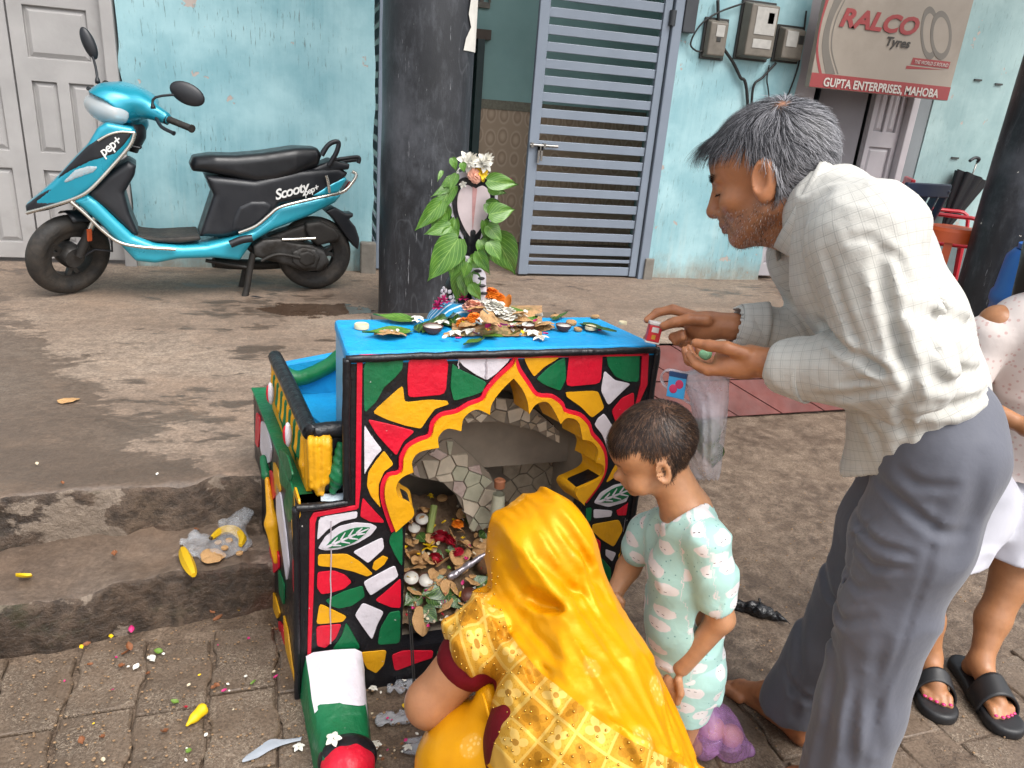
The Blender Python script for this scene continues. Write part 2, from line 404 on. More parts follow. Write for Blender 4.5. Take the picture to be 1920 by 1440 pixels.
def m_paver():
    t = NT('worn_paver'); c = t.tc('Object'); oi = t.n('ObjectInfo')
    v = t.n('VectorMath'); v.operation = 'ADD'; t.link(c, v.inputs[0]); cx = t.n('CombineXYZ'); t.link(oi.outputs['Random'], cx.inputs[0]); t.link(oi.outputs['Random'], cx.inputs[1])
    v2 = t.n('VectorMath'); v2.operation = 'SCALE'; t.link(cx.outputs[0], v2.inputs[0]); v2.inputs[3].default_value = 37; t.link(v2.outputs[0], v.inputs[1]); p = v.outputs[0]
    worm = t.noise(60, 1.5, 0.4, vec=p, dist=2.2); wr = t.ramp(worm, [(0.42, 0.0), (0.5, 1.0), (0.58, 0.0)])
    wear = t.ramp(t.noise(7, 5, 0.6, vec=p), [(0.42, 0.0), (0.6, 1.0)])
    col = t.ramp(t.noise(5, 6, 0.6, vec=p), [(0.3, hx('#54473b')), (0.55, hx('#6c5c4d')), (0.8, hx('#837262'))])
    col = t.mix(t.math('MULTIPLY', t.math('MULTIPLY', wr, wear), 0.8), col, hx('#a89884')); col = t.mix(t.ramp(t.noise(130, 4, 0.7, vec=p), [(0.38, 0.6), (0.58, 0.0)]), col, hx('#3a2d22'))
    t.set(Base_Color=col); t.put(t.b.inputs['Roughness'], t.ramp(wear, [(0, 0.45), (1, 0.7)]))
    t.bump(t.math('ADD', t.math('MULTIPLY', t.math('MULTIPLY', wr, wear), 0.9), t.math('MULTIPLY', t.noise(150, 4, 0.6, vec=p), 0.5)), 0.55, 0.005); return t.m
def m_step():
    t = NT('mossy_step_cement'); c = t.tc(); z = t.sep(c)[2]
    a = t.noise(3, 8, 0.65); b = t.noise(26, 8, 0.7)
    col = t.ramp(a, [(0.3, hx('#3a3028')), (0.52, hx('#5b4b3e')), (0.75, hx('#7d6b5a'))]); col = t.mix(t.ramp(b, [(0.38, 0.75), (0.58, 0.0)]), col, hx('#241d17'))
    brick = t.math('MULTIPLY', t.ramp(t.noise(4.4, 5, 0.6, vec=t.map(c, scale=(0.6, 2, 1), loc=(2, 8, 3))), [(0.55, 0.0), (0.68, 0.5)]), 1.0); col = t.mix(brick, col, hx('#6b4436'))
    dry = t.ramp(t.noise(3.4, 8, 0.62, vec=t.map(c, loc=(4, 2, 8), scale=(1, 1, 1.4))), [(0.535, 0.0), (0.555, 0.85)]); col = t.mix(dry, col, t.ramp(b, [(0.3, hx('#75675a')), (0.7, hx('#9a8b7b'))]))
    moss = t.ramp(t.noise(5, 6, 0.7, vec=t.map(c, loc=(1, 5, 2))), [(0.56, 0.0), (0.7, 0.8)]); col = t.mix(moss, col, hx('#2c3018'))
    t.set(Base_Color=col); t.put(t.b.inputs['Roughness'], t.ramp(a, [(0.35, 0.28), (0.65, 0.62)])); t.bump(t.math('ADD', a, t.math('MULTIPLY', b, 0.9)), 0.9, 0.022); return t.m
M_CONC, M_EARTH, M_PAVER, M_STEP = m_concrete(), m_earth(), m_paver(), m_step()
# ---- ground: one sheet to the horizon, fine near the shrine
fx = np.concatenate([[-60, -30, -12, -6, -3], np.arange(-1.5, 3.4, 0.02), [4, 6, 12, 30, 60]]); fy = np.concatenate([[-30, -10, -3, -1], np.arange(0.3, 3.4, 0.02), [4, 8, 20, 60]])
XX, YY = np.meshgrid(fx, fy, indexing='ij'); P = np.stack([XX, YY, 0*XX], -1)
near = (XX > -1.5) & (XX < 3.4) & (YY > 0.3) & (YY < 3.4)
zz = 0.012*fbm(P*3.1+4, 4)+0.008*fbm(P*13, 3); zz = np.where(XX < 0.75, zz*0.25-0.004, zz)
P[..., 2] = np.where(near, zz, 0); P[..., 2] -= 0.004
tag(obj('ground', G().grid(P), M_EARTH, smooth=True), kind='structure')
ground = bpy.data.objects['ground']
# ---- interlocking pavers, each one a piece
def paver_mesh(w=0.152, l=0.236, h=0.03):
    a = 0.010; pr = [(0, 0), (0, .30), (1, .40), (1, .62), (0, .72), (0, 1)]
    L = [(-w/2+q*a, (t-.5)*l) for q, t in pr]; R_ = [(w/2+q*a, (t-.5)*l) for q, t in pr][::-1]
    me = G().prism(L+R_, lambda u, v, d: (u, v, d), 0, -h)
    return me
pv = None
def place_paver(x, y, z, k):
    global pv
    if pv is None:
        pv = obj('paver', paver_mesh(), M_PAVER, ground, bev=0.006, smooth=40); o = pv
    else: o = pv.copy(); COL.objects.link(o); o.parent = ground
    o.location = (x, y, z); o.rotation_euler = (random.uniform(-.012, .012), random.uniform(-.012, .012), math.radians(3)+random.uniform(-.012, .012))
for i in range(-7, 1):
    for j in range(0, 5):
        x = -0.02+0.158*i+0.012*j; y = 1.665-0.243*j+(0.016 if i % 2 else -0.016)+0.052*x
        if x < 0.0 or y < 1.38: place_paver(x, y, 0.006+random.uniform(-.002, .002), 0)
for i in range(0, 9):
    for j in range(0, 3):
        x = 0.98+0.158*i+0.02*j; y = 1.22-0.243*j+(0.016 if i % 2 else -0.016)
        place_paver(x, y, 0.004+random.uniform(-.003, .002), 1)
# ---- steps and platform
def worn(P, amp, sc, seed=0.0):
    return P+amp*np.stack([fbm(P*sc+seed, 5), fbm(P*sc+seed+31, 5), fbm(P*sc+seed+57, 5)], -1)+amp*.35*np.stack([0*P[..., 0], fbm(P*sc*4+seed+3, 4), fbm(P*sc*4+seed+5, 4)], -1)
def step_mesh(x0, x1, y0, y1, z0, z1, r, n=200, amp=0.012, seed=0, tilt=0.0, skew=0.0):
    prof = [(y0, z0-0.1), (y0, z0), (y0, z0+(z1-z0)*0.35), (y0, z1-r)]+[(y0+r*(1-math.cos(a)), z1-r+r*math.sin(a)) for a in np.linspace(0.3, math.pi/2, 5)]+[(y0+(y1-y0)*q, z1+tilt*q) for q in (0.2, 0.35, 0.5, 0.65, 0.8, 1.0)]
    xs = np.linspace(x0, x1, n); P = np.array([[(x, p[0]+skew*x, p[1]) for p in prof] for x in xs])
    g = G(); W = worn(P, amp, 7, seed); k = 7; g.grid(W[:, :k+1]); g.cur = 1; g.grid(W[:, k:]); return g  # wet mossy risers, also darker than the treads in place of shading
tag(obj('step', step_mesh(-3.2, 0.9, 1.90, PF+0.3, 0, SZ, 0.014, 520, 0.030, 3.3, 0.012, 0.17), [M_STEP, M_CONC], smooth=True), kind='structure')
# platform top as a fine sheet with a worn nosing
def platform():
    g = G()
    xs = np.concatenate([[-40, -15, -6], np.arange(-2.6, 1.1, 0.025)]); prof_y = np.concatenate([[0, 0, 0, 0, 0, 0.002, 0.006, 0.016, 0.03], np.arange(0.06, 3.2, 0.04)])
    prof_z = np.concatenate([[-0.32, -0.2, -0.14, -0.09, -0.05, -0.02, -0.008, -0.002, 0.0], 0*np.arange(0.06, 3.2, 0.04)])
    P = np.array([[(x, PF+0.085*x+yy, PZ+zz) for yy, zz in zip(prof_y, prof_z)] for x in xs])
    d = fbm(P*4, 4)*0.006; edge = np.exp(-np.array(prof_y)/0.10)[None, :]
    P[..., 2] += d*(1-edge)*0.6+edge*0.030*fbm(P*11+5, 5)*(np.array(prof_z) > -0.3)[None, :]; P[..., 1] += edge*0.05*fbm(P*8+9, 5)
    g.cur = 1; g.grid(P[:, :7]); g.cur = 0; g.grid(P[:, 6:])  # platform riser gets the same darker mossy cement as the step
    xs = np.concatenate([np.arange(1.075, 5, 0.05), [6, 15, 40]]); ys = np.concatenate([[3.38], np.arange(3.42, 5.4, 0.05)])
    Q = np.array([[(x, y, PZ+0.004*vnoise(np.array([x*3, y*3, 1.0]))) for y in ys] for x in xs]); g.grid(Q)
    g.add([(3.29, 3.38, -.1), (40, 3.38, -.1), (40, 3.38, PZ+.004), (3.29, 3.38, PZ+.004)], [(0, 1, 2, 3)])
    g.add([(1.075, 2.1, 0), (1.075, 3.4, 0), (1.075, 3.4, PZ), (1.075, 2.1, PZ)], [(0, 1, 2, 3)])
    g.add([(-40, 5.1, PZ-0.004), (40, 5.1, PZ-0.004), (40, 9.0, PZ-0.004), (-40, 9.0, PZ-0.004)], [(0, 1, 2, 3)])
    return g
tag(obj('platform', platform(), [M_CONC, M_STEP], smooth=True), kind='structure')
# ---- red tiled ramp from the platform down to the ground
M_RED = pm('red_floor_tile', '#572822', 0.30, 7, 0.72, bump=0.35, bscale=45, bdist=0.004)
rb = obj('ramp', G().hexa([(1.08, 3.02, -0.02), (3.3, 3.16, -0.02), (3.3, 3.39, -0.02), (1.08, 3.39, -0.02), (1.08, 3.04, -0.008), (3.3, 3.18, -0.008), (3.3, 3.40, PZ-0.035), (1.08, 3.40, PZ-0.035)]), pm('ramp_mortar', '#3b2a25', 0.2, 12, 0.7), bev=0)
tag(rb, kind='structure')
def ramp_pt(x, s, d):
    y0 = 3.02+(x-1.08)*0.063; y = y0+(3.385-y0)*s; return (x, y-d*0.6, 0.004+(PZ-0.014)*s+d*0.8)
for i in range(-2, 11):
    for j in range(2):
        a0 = 1.30+i*0.27; q = []
        for uu, ss in ((0, 0), (1, 0), (1, 1), (0, 1)):
            s = (j+ss)/2.0; x = a0+uu*0.262-0.55*s; s = s-0.006 if ss else s+0.006; q.append((min(max(x, 1.08), 3.29), s))
        if abs(q[0][0]-q[1][0]) < 0.02 and abs(q[2][0]-q[3][0]) < 0.02: continue
        lift = random.uniform(0.004, 0.008)
        obj('tile', G().hexa([ramp_pt(x, s, 0.0005) for x, s in q]+[ramp_pt(x, s, lift) for x, s in q]), M_RED, rb, bev=0.002)
# broken masonry edge at the ramp's right end
# ================================================================== BUILDING
def m_plaster(name, base, light, dark, streak=1.0, low=True, base_z=0.10):
    t = NT(name); c = t.tc()
    a = t.noise(1.6, 6, 0.6, vec=t.map(c, scale=(1, 1, 0.6))); st = t.noise(9, 7, 0.65, vec=t.map(c, scale=(3.4, 1, 0.22)))
    col = t.ramp(a, [(0.28, hx(dark)), (0.5, hx(base)), (0.75, hx(light))])
    col = t.mix(t.ramp(st, [(0.45, 0.0), (0.72, 0.30)]), col, hx(light)); col = t.mix(t.ramp(t.noise(3.4, 5, 0.55, vec=t.map(c, loc=(6, 3, 2))), [(0.42, 0.0), (0.62, 0.7)]), col, hx(light)); col = t.mix(t.ramp(t.noise(2.1, 6, 0.6, vec=t.map(c, loc=(1, 3, 9))), [(0.5, 0.0), (0.68, 0.6)]), col, hx(dark))
    sc = t.noise(22, 5, 0.7, vec=t.map(c, scale=(5.0, 1, 0.42), loc=(2, 1, 4))); scm = t.ramp(sc, [(0.600, 0.0), (0.63, 1.0)])
    sc2 = t.ramp(t.noise(2.6, 4, 0.6, vec=t.map(c, loc=(4, 9, 2))), [(0.40, 0.0), (0.58, 1.0)]); scr = t.math('MULTIPLY', t.math('MULTIPLY', scm, sc2), streak); col = t.mix(t.math('MULTIPLY', scr, 0.85), col, hx('#5d6560'))
    peel = t.ramp(t.noise(5.2, 8, 0.6, vec=t.map(c, loc=(7.1, 2, 1.4))), [(0.665, 0.0), (0.672, 1.0)]); col = t.mix(peel, col, hx('#b0a49c'))
    z = t.sep(c)[2]
    if low:
        g = t.math('ADD', z, t.math('MULTIPLY', t.math('SUBTRACT', t.noise(5, 8, 0.75), 0.5), 0.5)); f = t.ramp(t.math('SUBTRACT', g, base_z-0.14), [(0.0, 1.0), (0.22, 0.0)]); col = t.mix(t.math('MULTIPLY', f, 0.85), col, hx('#8a7a66'))
        sp = t.ramp(t.noise(3.1, 6, 0.7, vec=t.map(c, scale=(6, 1, 0.5))), [(0.5, 0.0), (0.75, 0.6)]); col = t.mix(t.math('MULTIPLY', sp, t.ramp(z, [(0.05, 1.0), (0.6, 0.0)])), col, hx('#b9c3bd'))
    t.set(Base_Color=col, Roughness=0.62); t.bump(t.math('SUBTRACT', t.math('ADD', t.math('MULTIPLY', st, 0.4), t.math('MULTIPLY', t.noise(60, 5), 0.15)), t.math('ADD', scr, t.math('MULTIPLY', peel, 0.6))), 0.5, 0.006); return t.m
M_BLUE = m_plaster('turquoise_plaster', '#84afb7', '#a4c9ce', '#6f9fa9', 1.0)
M_BLUE2 = m_plaster('pale_turquoise_plaster', '#8bb4bb', '#accfd3', '#79a7b0', 1.0)
M_BLUE3 = m_plaster('pale_grey_blue_plaster', '#8fabac', '#a5bfbe', '#809d9e', 0.5, low=False)
M_DADO = pm('grey_dado_paint', '#5d6a6c', 0.15, 6, 0.6)
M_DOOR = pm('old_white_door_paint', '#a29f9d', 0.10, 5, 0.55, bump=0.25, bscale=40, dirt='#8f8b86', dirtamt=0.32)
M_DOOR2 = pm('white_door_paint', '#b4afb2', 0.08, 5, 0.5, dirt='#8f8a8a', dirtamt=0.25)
M_DOOR3 = pm('grey_shaded_door_paint', '#8d898d', 0.08, 5, 0.5)  # inner leaf's shade worked into a greyer version of the white
M_JAMB = pm('grey_jamb_paint', '#7d8487', 0.08, 5, 0.6)
M_TEAL = pm('interior_teal_paint', '#86aaa8', 0.1, 3, 0.7)
bd = thing('building', 'long low house front of peeling turquoise plaster with gated entrance and shop', 'building', (0, WY, PZ))
def wall_rough(x0, x1, z0, z1, y, jag=0.012, th=0.16, sx=0.05):
    """wall slab whose side edges are uneven"""
    zs = np.linspace(z0, z1, 60); g = G(); L = [(x0+jag*vnoise(np.array([z*9, x0, 3.0])), z) for z in zs]; R_ = [(x1+jag*vnoise(np.array([z*9, x1, 5.0])), z) for z in zs]
    return g.prism(L+R_[::-1], lambda u, v, d: (u, y+d, v), 0, th)
obj('wall', wall_rough(-1.0, 0.41, PZ-0.1, 3.0, WY), M_BLUE, bd)
obj('wall', wall_rough(2.37, 3.32, PZ-0.1, 3.0, WY), M_BLUE2, bd)
obj('wall', G().box((4.50, WY, 0.66), (9.5, WY+0.16, 3.0)), M_BLUE3, bd)
obj('dado', G().box((4.50, WY-0.006, PZ-0.1), (9.5, WY+0.15, 0.67)), M_DADO, bd)
obj('lintel', G().box((-8, WY+0.0, 3.0), (9.5, WY+0.2, 3.4)), M_BLUE3, bd)
obj('wall', G().box((-8, WY, PZ-0.1), (-2.25, WY+0.16, 3.0)), M_BLUE, bd)
# small grey stone blocks at the gate jambs
M_STONE = pm('grey_stone_block', '#77726a', 0.2, 14, 0.75, bump=0.4, bscale=50, bdist=0.006)
obj('jamb_block', G().box((0.33, WY-0.07, PZ-0.02), (0.43, WY-0.003, PZ+0.20)), M_STONE, bd, bev=0.01)
# nail marks on the wall by the umbrella
for px, py in ((1833, 150), (1872, 158), (1790, 296)):
    q = ony(px, py, WY); obj('wall_nail', G().box((q[0]-0.035, WY-0.012, q[2]-0.006), (q[0]+0.03, WY+0.001, q[2]+0.006)), pm('nail_iron', '#3b3d3c', 0.1, 8, 0.6), bd)
# ---- panelled wooden doors
def door_leaf(name, x0, x1, y, z0, z1, panels, m, parent, frame=0.05, split=True, rz=0.0):
    """leaf with stiles and rails; each panel recessed with a raised field"""
    d = obj(name, G().box((x0, y, z0), (x1, y+0.03, z1)), m, parent)
    # stiles and rails stand proud of the back board
    holes = [[(a, c), (b, c), (b, e), (a, e)] for a, b, c, e in panels]
    obj('door_frame', G().prism([(x0, z0), (x1, z0), (x1, z1), (x0, z1)], lambda u, v, q: (u, y-q, v), 0.0, 0.022, holes), m, d, bev=0.004)
    for a, b, c, e in panels:
        i = 0.028
        obj('door_panel', G().hexa([(a+.006, y-.001, c+.006), (b-.006, y-.001, c+.006), (b-.006, y-.001, e-.006), (a+.006, y-.001, e-.006), (a+i, y-.014, c+i), (b-i, y-.014, c+i), (b-i, y-.014, e-i), (a+i, y-.014, e-i)]), m, d, bev=0.002)
    return d
def panel_set(x0, x1, s=0.075, m=0.06):
    xm = (x0+x1)/2
    return [(x0+s, x1-s, 1.44, 1.70), (x0+s, xm-m/2, .94, 1.32), (xm+m/2, x1-s, .94, 1.32), (x0+s, xm-m/2, .42, .84), (xm+m/2, x1-s, .42, .84), (x0+s, xm-m/2, 1.82, 2.3), (xm+m/2, x1-s, 1.82, 2.3)]
YD = WY+0.06
door_leaf('door', -1.535, -1.075, YD, .325, 2.5, panel_set(-1.535, -1.075), M_DOOR, bd)
door_leaf('door', -2.005, -1.545, YD+0.004, .325, 2.5, panel_set(-2.005, -1.545), M_DOOR, bd)
obj('door_jamb', G().box((-1.07, WY-0.02, PZ-.02), (-1.005, WY+0.12, 2.6)), M_DOOR, bd, bev=0.006)
obj('door_jamb', G().box((-2.10, WY-0.02, PZ-.02), (-2.02, WY+0.12, 2.6)), M_DOOR, bd, bev=0.006)
obj('door_jamb', G().box((-2.3, WY+0.005, 2.6), (-1.0, WY+0.12, 3.0)), M_DOOR, bd)
# shop doors
YS = WY+0.07
door_leaf('door', 3.34, 3.515, YS, .325, 2.4, [(3.37, 3.48, .42, .84), (3.37, 3.48, .94, 1.30), (3.37, 3.48, 1.42, 1.62)], M_DOOR2, bd)
door_leaf('door', 4.035, 4.31, YS, .325, 2.4, [(4.075, 4.16, .45, .98), (4.19, 4.27, .45, .98), (4.075, 4.27, 1.07, 1.32), (4.075, 4.16, 1.43, 1.9), (4.19, 4.27, 1.43, 1.9)], M_DOOR2, bd)
# inner leaf swung back into the shop
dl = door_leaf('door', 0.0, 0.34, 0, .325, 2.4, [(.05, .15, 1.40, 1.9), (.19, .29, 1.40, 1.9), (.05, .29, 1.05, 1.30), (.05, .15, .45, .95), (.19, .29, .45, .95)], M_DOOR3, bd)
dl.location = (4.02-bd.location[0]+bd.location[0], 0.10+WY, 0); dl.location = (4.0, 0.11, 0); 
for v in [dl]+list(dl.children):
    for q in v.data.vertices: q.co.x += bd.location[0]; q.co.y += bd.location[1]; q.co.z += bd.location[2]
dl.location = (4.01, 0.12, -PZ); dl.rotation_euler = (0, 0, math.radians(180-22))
obj('door_jamb', G().box((4.315, WY-0.012, PZ-.02), (4.375, WY+0.12, 2.6)), M_DOOR2, bd, bev=0.006)
obj('door_jamb', G().box((4.38, WY+0.008, PZ-.02), (4.497, WY+0.14, 2.6)), M_JAMB, bd)
obj('door_jamb', G().box((3.325, WY+0.02, 2.4), (4.38, WY+0.13, 3.0)), M_JAMB, bd)
# rooms behind the openings
def room(x0, x1, y0, y1, z1, m, hole=None, floor=False):
    g = G(); g.box((x0-.1, y0, PZ-.1), (x0, y1+.1, z1)); g.box((x1, y0, PZ-.1), (x1+.1, y1+.1, z1)); g.box((x0-.1, y0, z1), (x1+.1, y1+.1, z1+.1))
    if hole: 
        g.box((x0, y1, PZ-.1), (hole[0], y1+.1, z1)); g.box((hole[1], y1, PZ-.1), (x1, y1+.1, z1)); g.box((hole[0], y1, hole[2]), (hole[1], y1+.1, z1))
    else: g.box((x0, y1, PZ-.1), (x1, y1+.1, z1))
    return g
obj('room_wall', room(0.40, 2.80, WY+0.17, 6.25, 2.95, M_TEAL, hole=(0.75, 1.36, 1.86)), M_TEAL, bd)
obj('room_wall', room(3.33, 4.49, WY+0.21, 6.6, 2.95, M_JAMB), M_JAMB, bd)
obj('room_wall', room(0.7, 1.5, 6.36, 7.6, 2.6, M_TEAL), M_TEAL, bd)
def m_tiles():
    t = NT('patterned_dado_tile'); c = t.tc(); v = t.map(c, scale=(9, 1, 6))
    w1 = t.voro(1.0, vec=v, rnd=0.15); col = t.ramp(w1, [(0.2, hx('#b09c86')), (0.34, hx('#8f7a66')), (0.42, hx('#b3a08b')), (0.5, hx('#a08c77'))])
    t.set(Base_Color=col, Roughness=0.35); return t.m
M_TILE = m_tiles()
obj('dado', G().box((1.36, 6.235, PZ), (2.79, 6.252, 1.36)), M_TILE, bd)
obj('dado_border', G().box((1.36, 6.228, 1.36), (2.79, 6.252, 1.43)), pm('dado_border_tile', '#6c6a5c', 0.25, 60, 0.4), bd)
M_TIMBER = pm('dark_teal_door_paint', '#1f3434', 0.15, 6, 0.5)
obj('door_jamb', G().box((1.30, 6.2, PZ), (1.355, 6.34, 1.86)), M_TIMBER, bd)
obj('door_jamb', G().box((0.75, 6.2, 1.86), (1.40, 6.34, 1.93)), pm('brown_lintel', '#4d4137', 0.1, 8, 0.6), bd)
# ventilator grille above the inner door
vg = obj('ventilator', G().box((0.86, 6.215, 2.08), (1.38, 6.249, 2.12)), M_STONE, bd)
for i in range(7):
    x = 0.9+i*0.07
    obj('grille_bar', G().bar((x, 6.23, 2.12), (x+0.06, 6.23, 2.36), 0.016, 0.02, up=(0, 1, 0)).bar((x+0.06, 6.225, 2.12), (x, 6.225, 2.36), 0.016, 0.02, up=(0, 1, 0)), M_STONE, vg)
# roof slab carried by the pillars
obj('roof_slab', G().box((-9, 4.25, 3.4), (9.5, WY-0.004, 3.52)), pm('roof_concrete', '#8e8b86', 0.1, 3, 0.8), bd)
obj('roof_slab', G().box((-9, WY+0.2, 3.42), (9.5, 9, 3.55)), pm('roof_concrete', '#8e8b86'), bd)
# ---- pillars
def m_pillar(name, chips):
    t = NT(name); c = t.tc()
    a = t.noise(2.2, 6, 0.6); sc = t.noise(12, 8, 0.75, vec=t.map(c, scale=(1.5, 1.5, 0.5)))
    col = t.ramp(a, [(0.3, hx('#17191d')), (0.7, hx('#2c2e33'))]); col = t.mix(t.ramp(sc, [(0.5, 0.0), (0.8, 0.35)]), col, hx('#70747b'))
    sp = t.ramp(t.noise(20 if chips else 34, 3, 0.6, vec=t.map(c, loc=(4, 4, 4), scale=(1, 1, 0.8))), [(0.715 if chips else 0.745, 0.0), (0.73 if chips else 0.76, 1.0)]); col = t.mix(sp, col, hx('#d8d2c6'))
    cr = t.ramp(t.noise(3.2, 2, 0.5, vec=t.map(c, scale=(1, 1, 0.25))), [(0.499, 0.0), (0.5, 0.10), (0.501, 0.0)]); col = t.mix(cr, col, hx('#8d9096')); col = t.mix(t.math('MULTIPLY', t.ramp(t.noise(16, 6, 0.7, vec=t.map(c, scale=(3.0, 3.0, 0.25), loc=(7, 2, 1))), [(0.64, 0.0), (0.67, 0.6)]), 1.0), col, hx('#9a9ca0')); col = t.mix(t.ramp(t.noise(1.7, 8, 0.7, vec=t.map(c, loc=(2, 8, 5))), [(0.52, 0.0), (0.72, 0.4)]), col, hx('#6d7077'))
    t.set(Base_Color=col); t.put(t.b.inputs['Roughness'], t.ramp(sc, [(0.3, 0.30), (0.7, 0.55)])); t.bump(t.math('ADD', sc, t.math('MULTIPLY', t.noise(5, 3), 0.8)), 0.25, 0.01); return t.m
M_PIL1, M_PIL2 = m_pillar('black_pillar_paint', False), m_pillar('chipped_black_pillar_paint', True)
M_LIME = pm('flaked_limewash', '#c9c7bf', 0.08, 10, 0.8, bump=0.4, bscale=30, dirt='#8f8b83', dirtamt=0.25)
def pillar(cx, cy, r, label, m, topz):
    t = thing('pillar', label, 'pillar', (cx, cy, PZ), group=None)
    n = 48; zs = np.linspace(PZ-0.05, topz, 50)
    P = np.array([[(cx+(r+0.004*vnoise(np.array([math.cos(a)*3, math.sin(a)*3, z*3])))*math.cos(a), cy+(r+0.004*vnoise(np.array([math.cos(a)*3, math.sin(a)*3, z*3])))*math.sin(a), z) for a in np.linspace(0, 2*math.pi, n+1)] for z in zs])
    obj('shaft', G().grid(P), m, t, smooth=True)
    return t
p1 = pillar(0.575, 3.88, 0.218, 'thick black painted round pillar right behind the shrine', M_PIL1, 3.4)
p2 = pillar(4.30, 3.80, 0.218, 'chipped black painted round pillar beside the umbrella', M_PIL2, 3.4)
def flake(t, cx, cy, r, a0, a1, z0, z1, seed):
    """a thin flake where the black paint has come away"""
    g = G(); zs = np.linspace(z0, z1, 26); P = []
    for z in zs:
        q = (z-z0)/(z1-z0); wv = 0.5+0.5*vnoise(np.array([z*14, seed, 0])); lo = a0+(a1-a0)*0.55*(1-q)*wv+0.05*wv; P.append([(cx+(r+0.0065)*math.cos(a), cy+(r+0.0065)*math.sin(a), z) for a in np.linspace(lo, a1, 8)])
    obj('bare_patch', g.grid(np.array(P)), M_LIME, t, smooth=True)
flake(p1, .575, 3.88, .218, -1.05, -0.35, 1.62, 2.9, 1.0)
flake(p2, 4.30, 3.80, .218, -3.0, -2.2, 1.63, 2.9, 4.0)
# ---- steel gate: closed leaf, and the other leaf swung inwards
M_GATE = pm('blue_grey_gate_paint', '#78828f', 0.07, 4, 0.38, dirt='#6b5a50', dirtamt=0.10, bump=0.1, bscale=30)
M_STEEL = pm('bare_steel', '#8d8a86', 0.1, 20, 0.3, metal=0.9)
gt = thing('gate', 'closed blue grey steel gate leaf of flat horizontal slats with bolt', 'gate', (1.84, WY-0.02, PZ))
GY = WY-0.02
obj('gate_stile', G().box((1.405, GY-0.02, .312), (1.472, GY+0.02, 2.42)), M_GATE, gt, bev=0.004)
obj('gate_stile', G().box((2.232, GY-0.02, .312), (2.285, GY+0.02, 2.42)), M_GATE, gt, bev=0.004)
obj('gate_post', G().box((2.295, GY-0.04, PZ-.01), (2.362, GY+0.06, 2.5)), M_GATE, gt, bev=0.006)
obj('gate_post_foot', G().box((2.33, GY-0.06, PZ-.01), (2.40, GY-0.0405, .455)), M_STONE, gt, bev=0.008)
z = .315; zl = [(.315, .06)]+[(.405, .022)]+[(.455+.0985*k, .056) for k in range(19)]
for z, h in zl: obj('slat', G().box((1.473, GY-0.008, z), (2.231, GY+0.008, z+h)), M_GATE, gt, bev=0.003)
bl = obj('bolt', G().tube([(1.41, GY-.035, 1.17), (1.60, GY-.035, 1.17)], 0.009), M_STEEL, gt, smooth=40)
obj('bolt_bracket', G().box((1.415, GY-.045, 1.155), (1.43, GY-.0205, 1.185)), M_STEEL, bl); obj('bolt_bracket', G().box((1.50, GY-.045, 1.155), (1.515, GY-.0085, 1.185)), M_STEEL, bl)
obj('padlock_hasp', G().box((1.462, GY-.05, 1.06), (1.475, GY-.038, 1.165)).box((1.482, GY-.05, 1.075), (1.495, GY-.038, 1.165)).box((1.462, GY-.05, 1.14), (1.495, GY-.038, 1.17)), M_STEEL, bl)
obj('hinge', G().lathe([(0.022, 0), (0.022, 0.09)], (2.29, GY-0.03, 1.96), 12), pm('dark_bracket', '#33363a', 0.1, 8, 0.5), gt, smooth=40)
obj('gate_bracket', G().box((2.363, GY-0.05, 1.93), (2.45, GY+0.012, 2.3)), pm('dark_bracket', '#33363a'), gt, bev=0.004)
gt2 = thing('gate', 'open gate leaf swung inwards behind the thick black pillar', 'gate', (0.47, WY+0.2, PZ))
for z, h in zl: obj('slat', G().box((.452, WY+.08, z), (.466, WY+.92, z+h)), M_GATE, gt2)
obj('gate_stile', G().box((.44, WY+.04, .312), (.475, WY+.079, 2.42)), M_GATE, gt2)
obj('gate_stile', G().box((.44, WY+.921, .312), (.475, WY+.98, 2.42)), M_GATE, gt2)
# ================================================================== SCOOTER
A_, B_ = np.array([-1.173, 4.232, PZ]), np.array([0.038, 4.454, PZ])
SEX = (A_-B_)/np.linalg.norm(A_-B_); SEY = np.cross([0, 0, 1.0], SEX); SO = (A_+B_)/2; WB = np.linalg.norm(A_-B_)
srz = math.atan2(SEX[1], SEX[0])
sc_ = thing('scooter', 'parked turquoise and black motor scooter with black seat on its centre stand', 'scooter', tuple(SO), srz)
def SP(zx, zy, lat=0.0):
    p = onp(zx/2.4, zy/2.4, SO+SEY*lat, SEY)-SO; return np.array([p@SEX, p[2]])
def S3(zx, zy, lat=0.0):
    p = onp(zx/2.4, zy/2.4, SO+SEY*lat, SEY)-SO; return np.array([p@SEX, lat, p[2]])
def spath(pts, lat): return [S3(x, y, lat if np.isscalar(lat) else lat[i]) for i, (x, y) in enumerate(pts)]
def panel(name, poly, lat, wf, rnd, mat, parent, h=0.007, smooth=1, one=None):
    P = np.array([SP(x, y, lat) for x, y in poly]); f2 = polysdf(P); lo, hi = P.min(0), P.max(0)
    wm = 0.30
    s = SDF((lo[0]-.03, -wm, lo[1]-.03), (hi[0]+.03, wm, hi[1]+.03), h)
    def fn(p):
        d2 = f2(p[:, 0, :][..., [0, 2]])[:, None, :]; wd = wf(p[..., 0], p[..., 2]) if callable(wf) else wf
        dy = np.abs(p[..., 1])-wd if one is None else np.maximum(p[..., 1]-one[1], one[0]-p[..., 1])
        a = d2+rnd; b = dy+rnd; return np.sqrt(np.maximum(a, 0)**2+np.maximum(b, 0)**2)+np.minimum(np.maximum(a, b), 0)-rnd
    s.F = fn(s.pts((0, 0, 0), s.n)).astype(np.float32)
    V, Q = s.mesh(smooth); return sobj(name, V, Q, mat, parent, world=False)
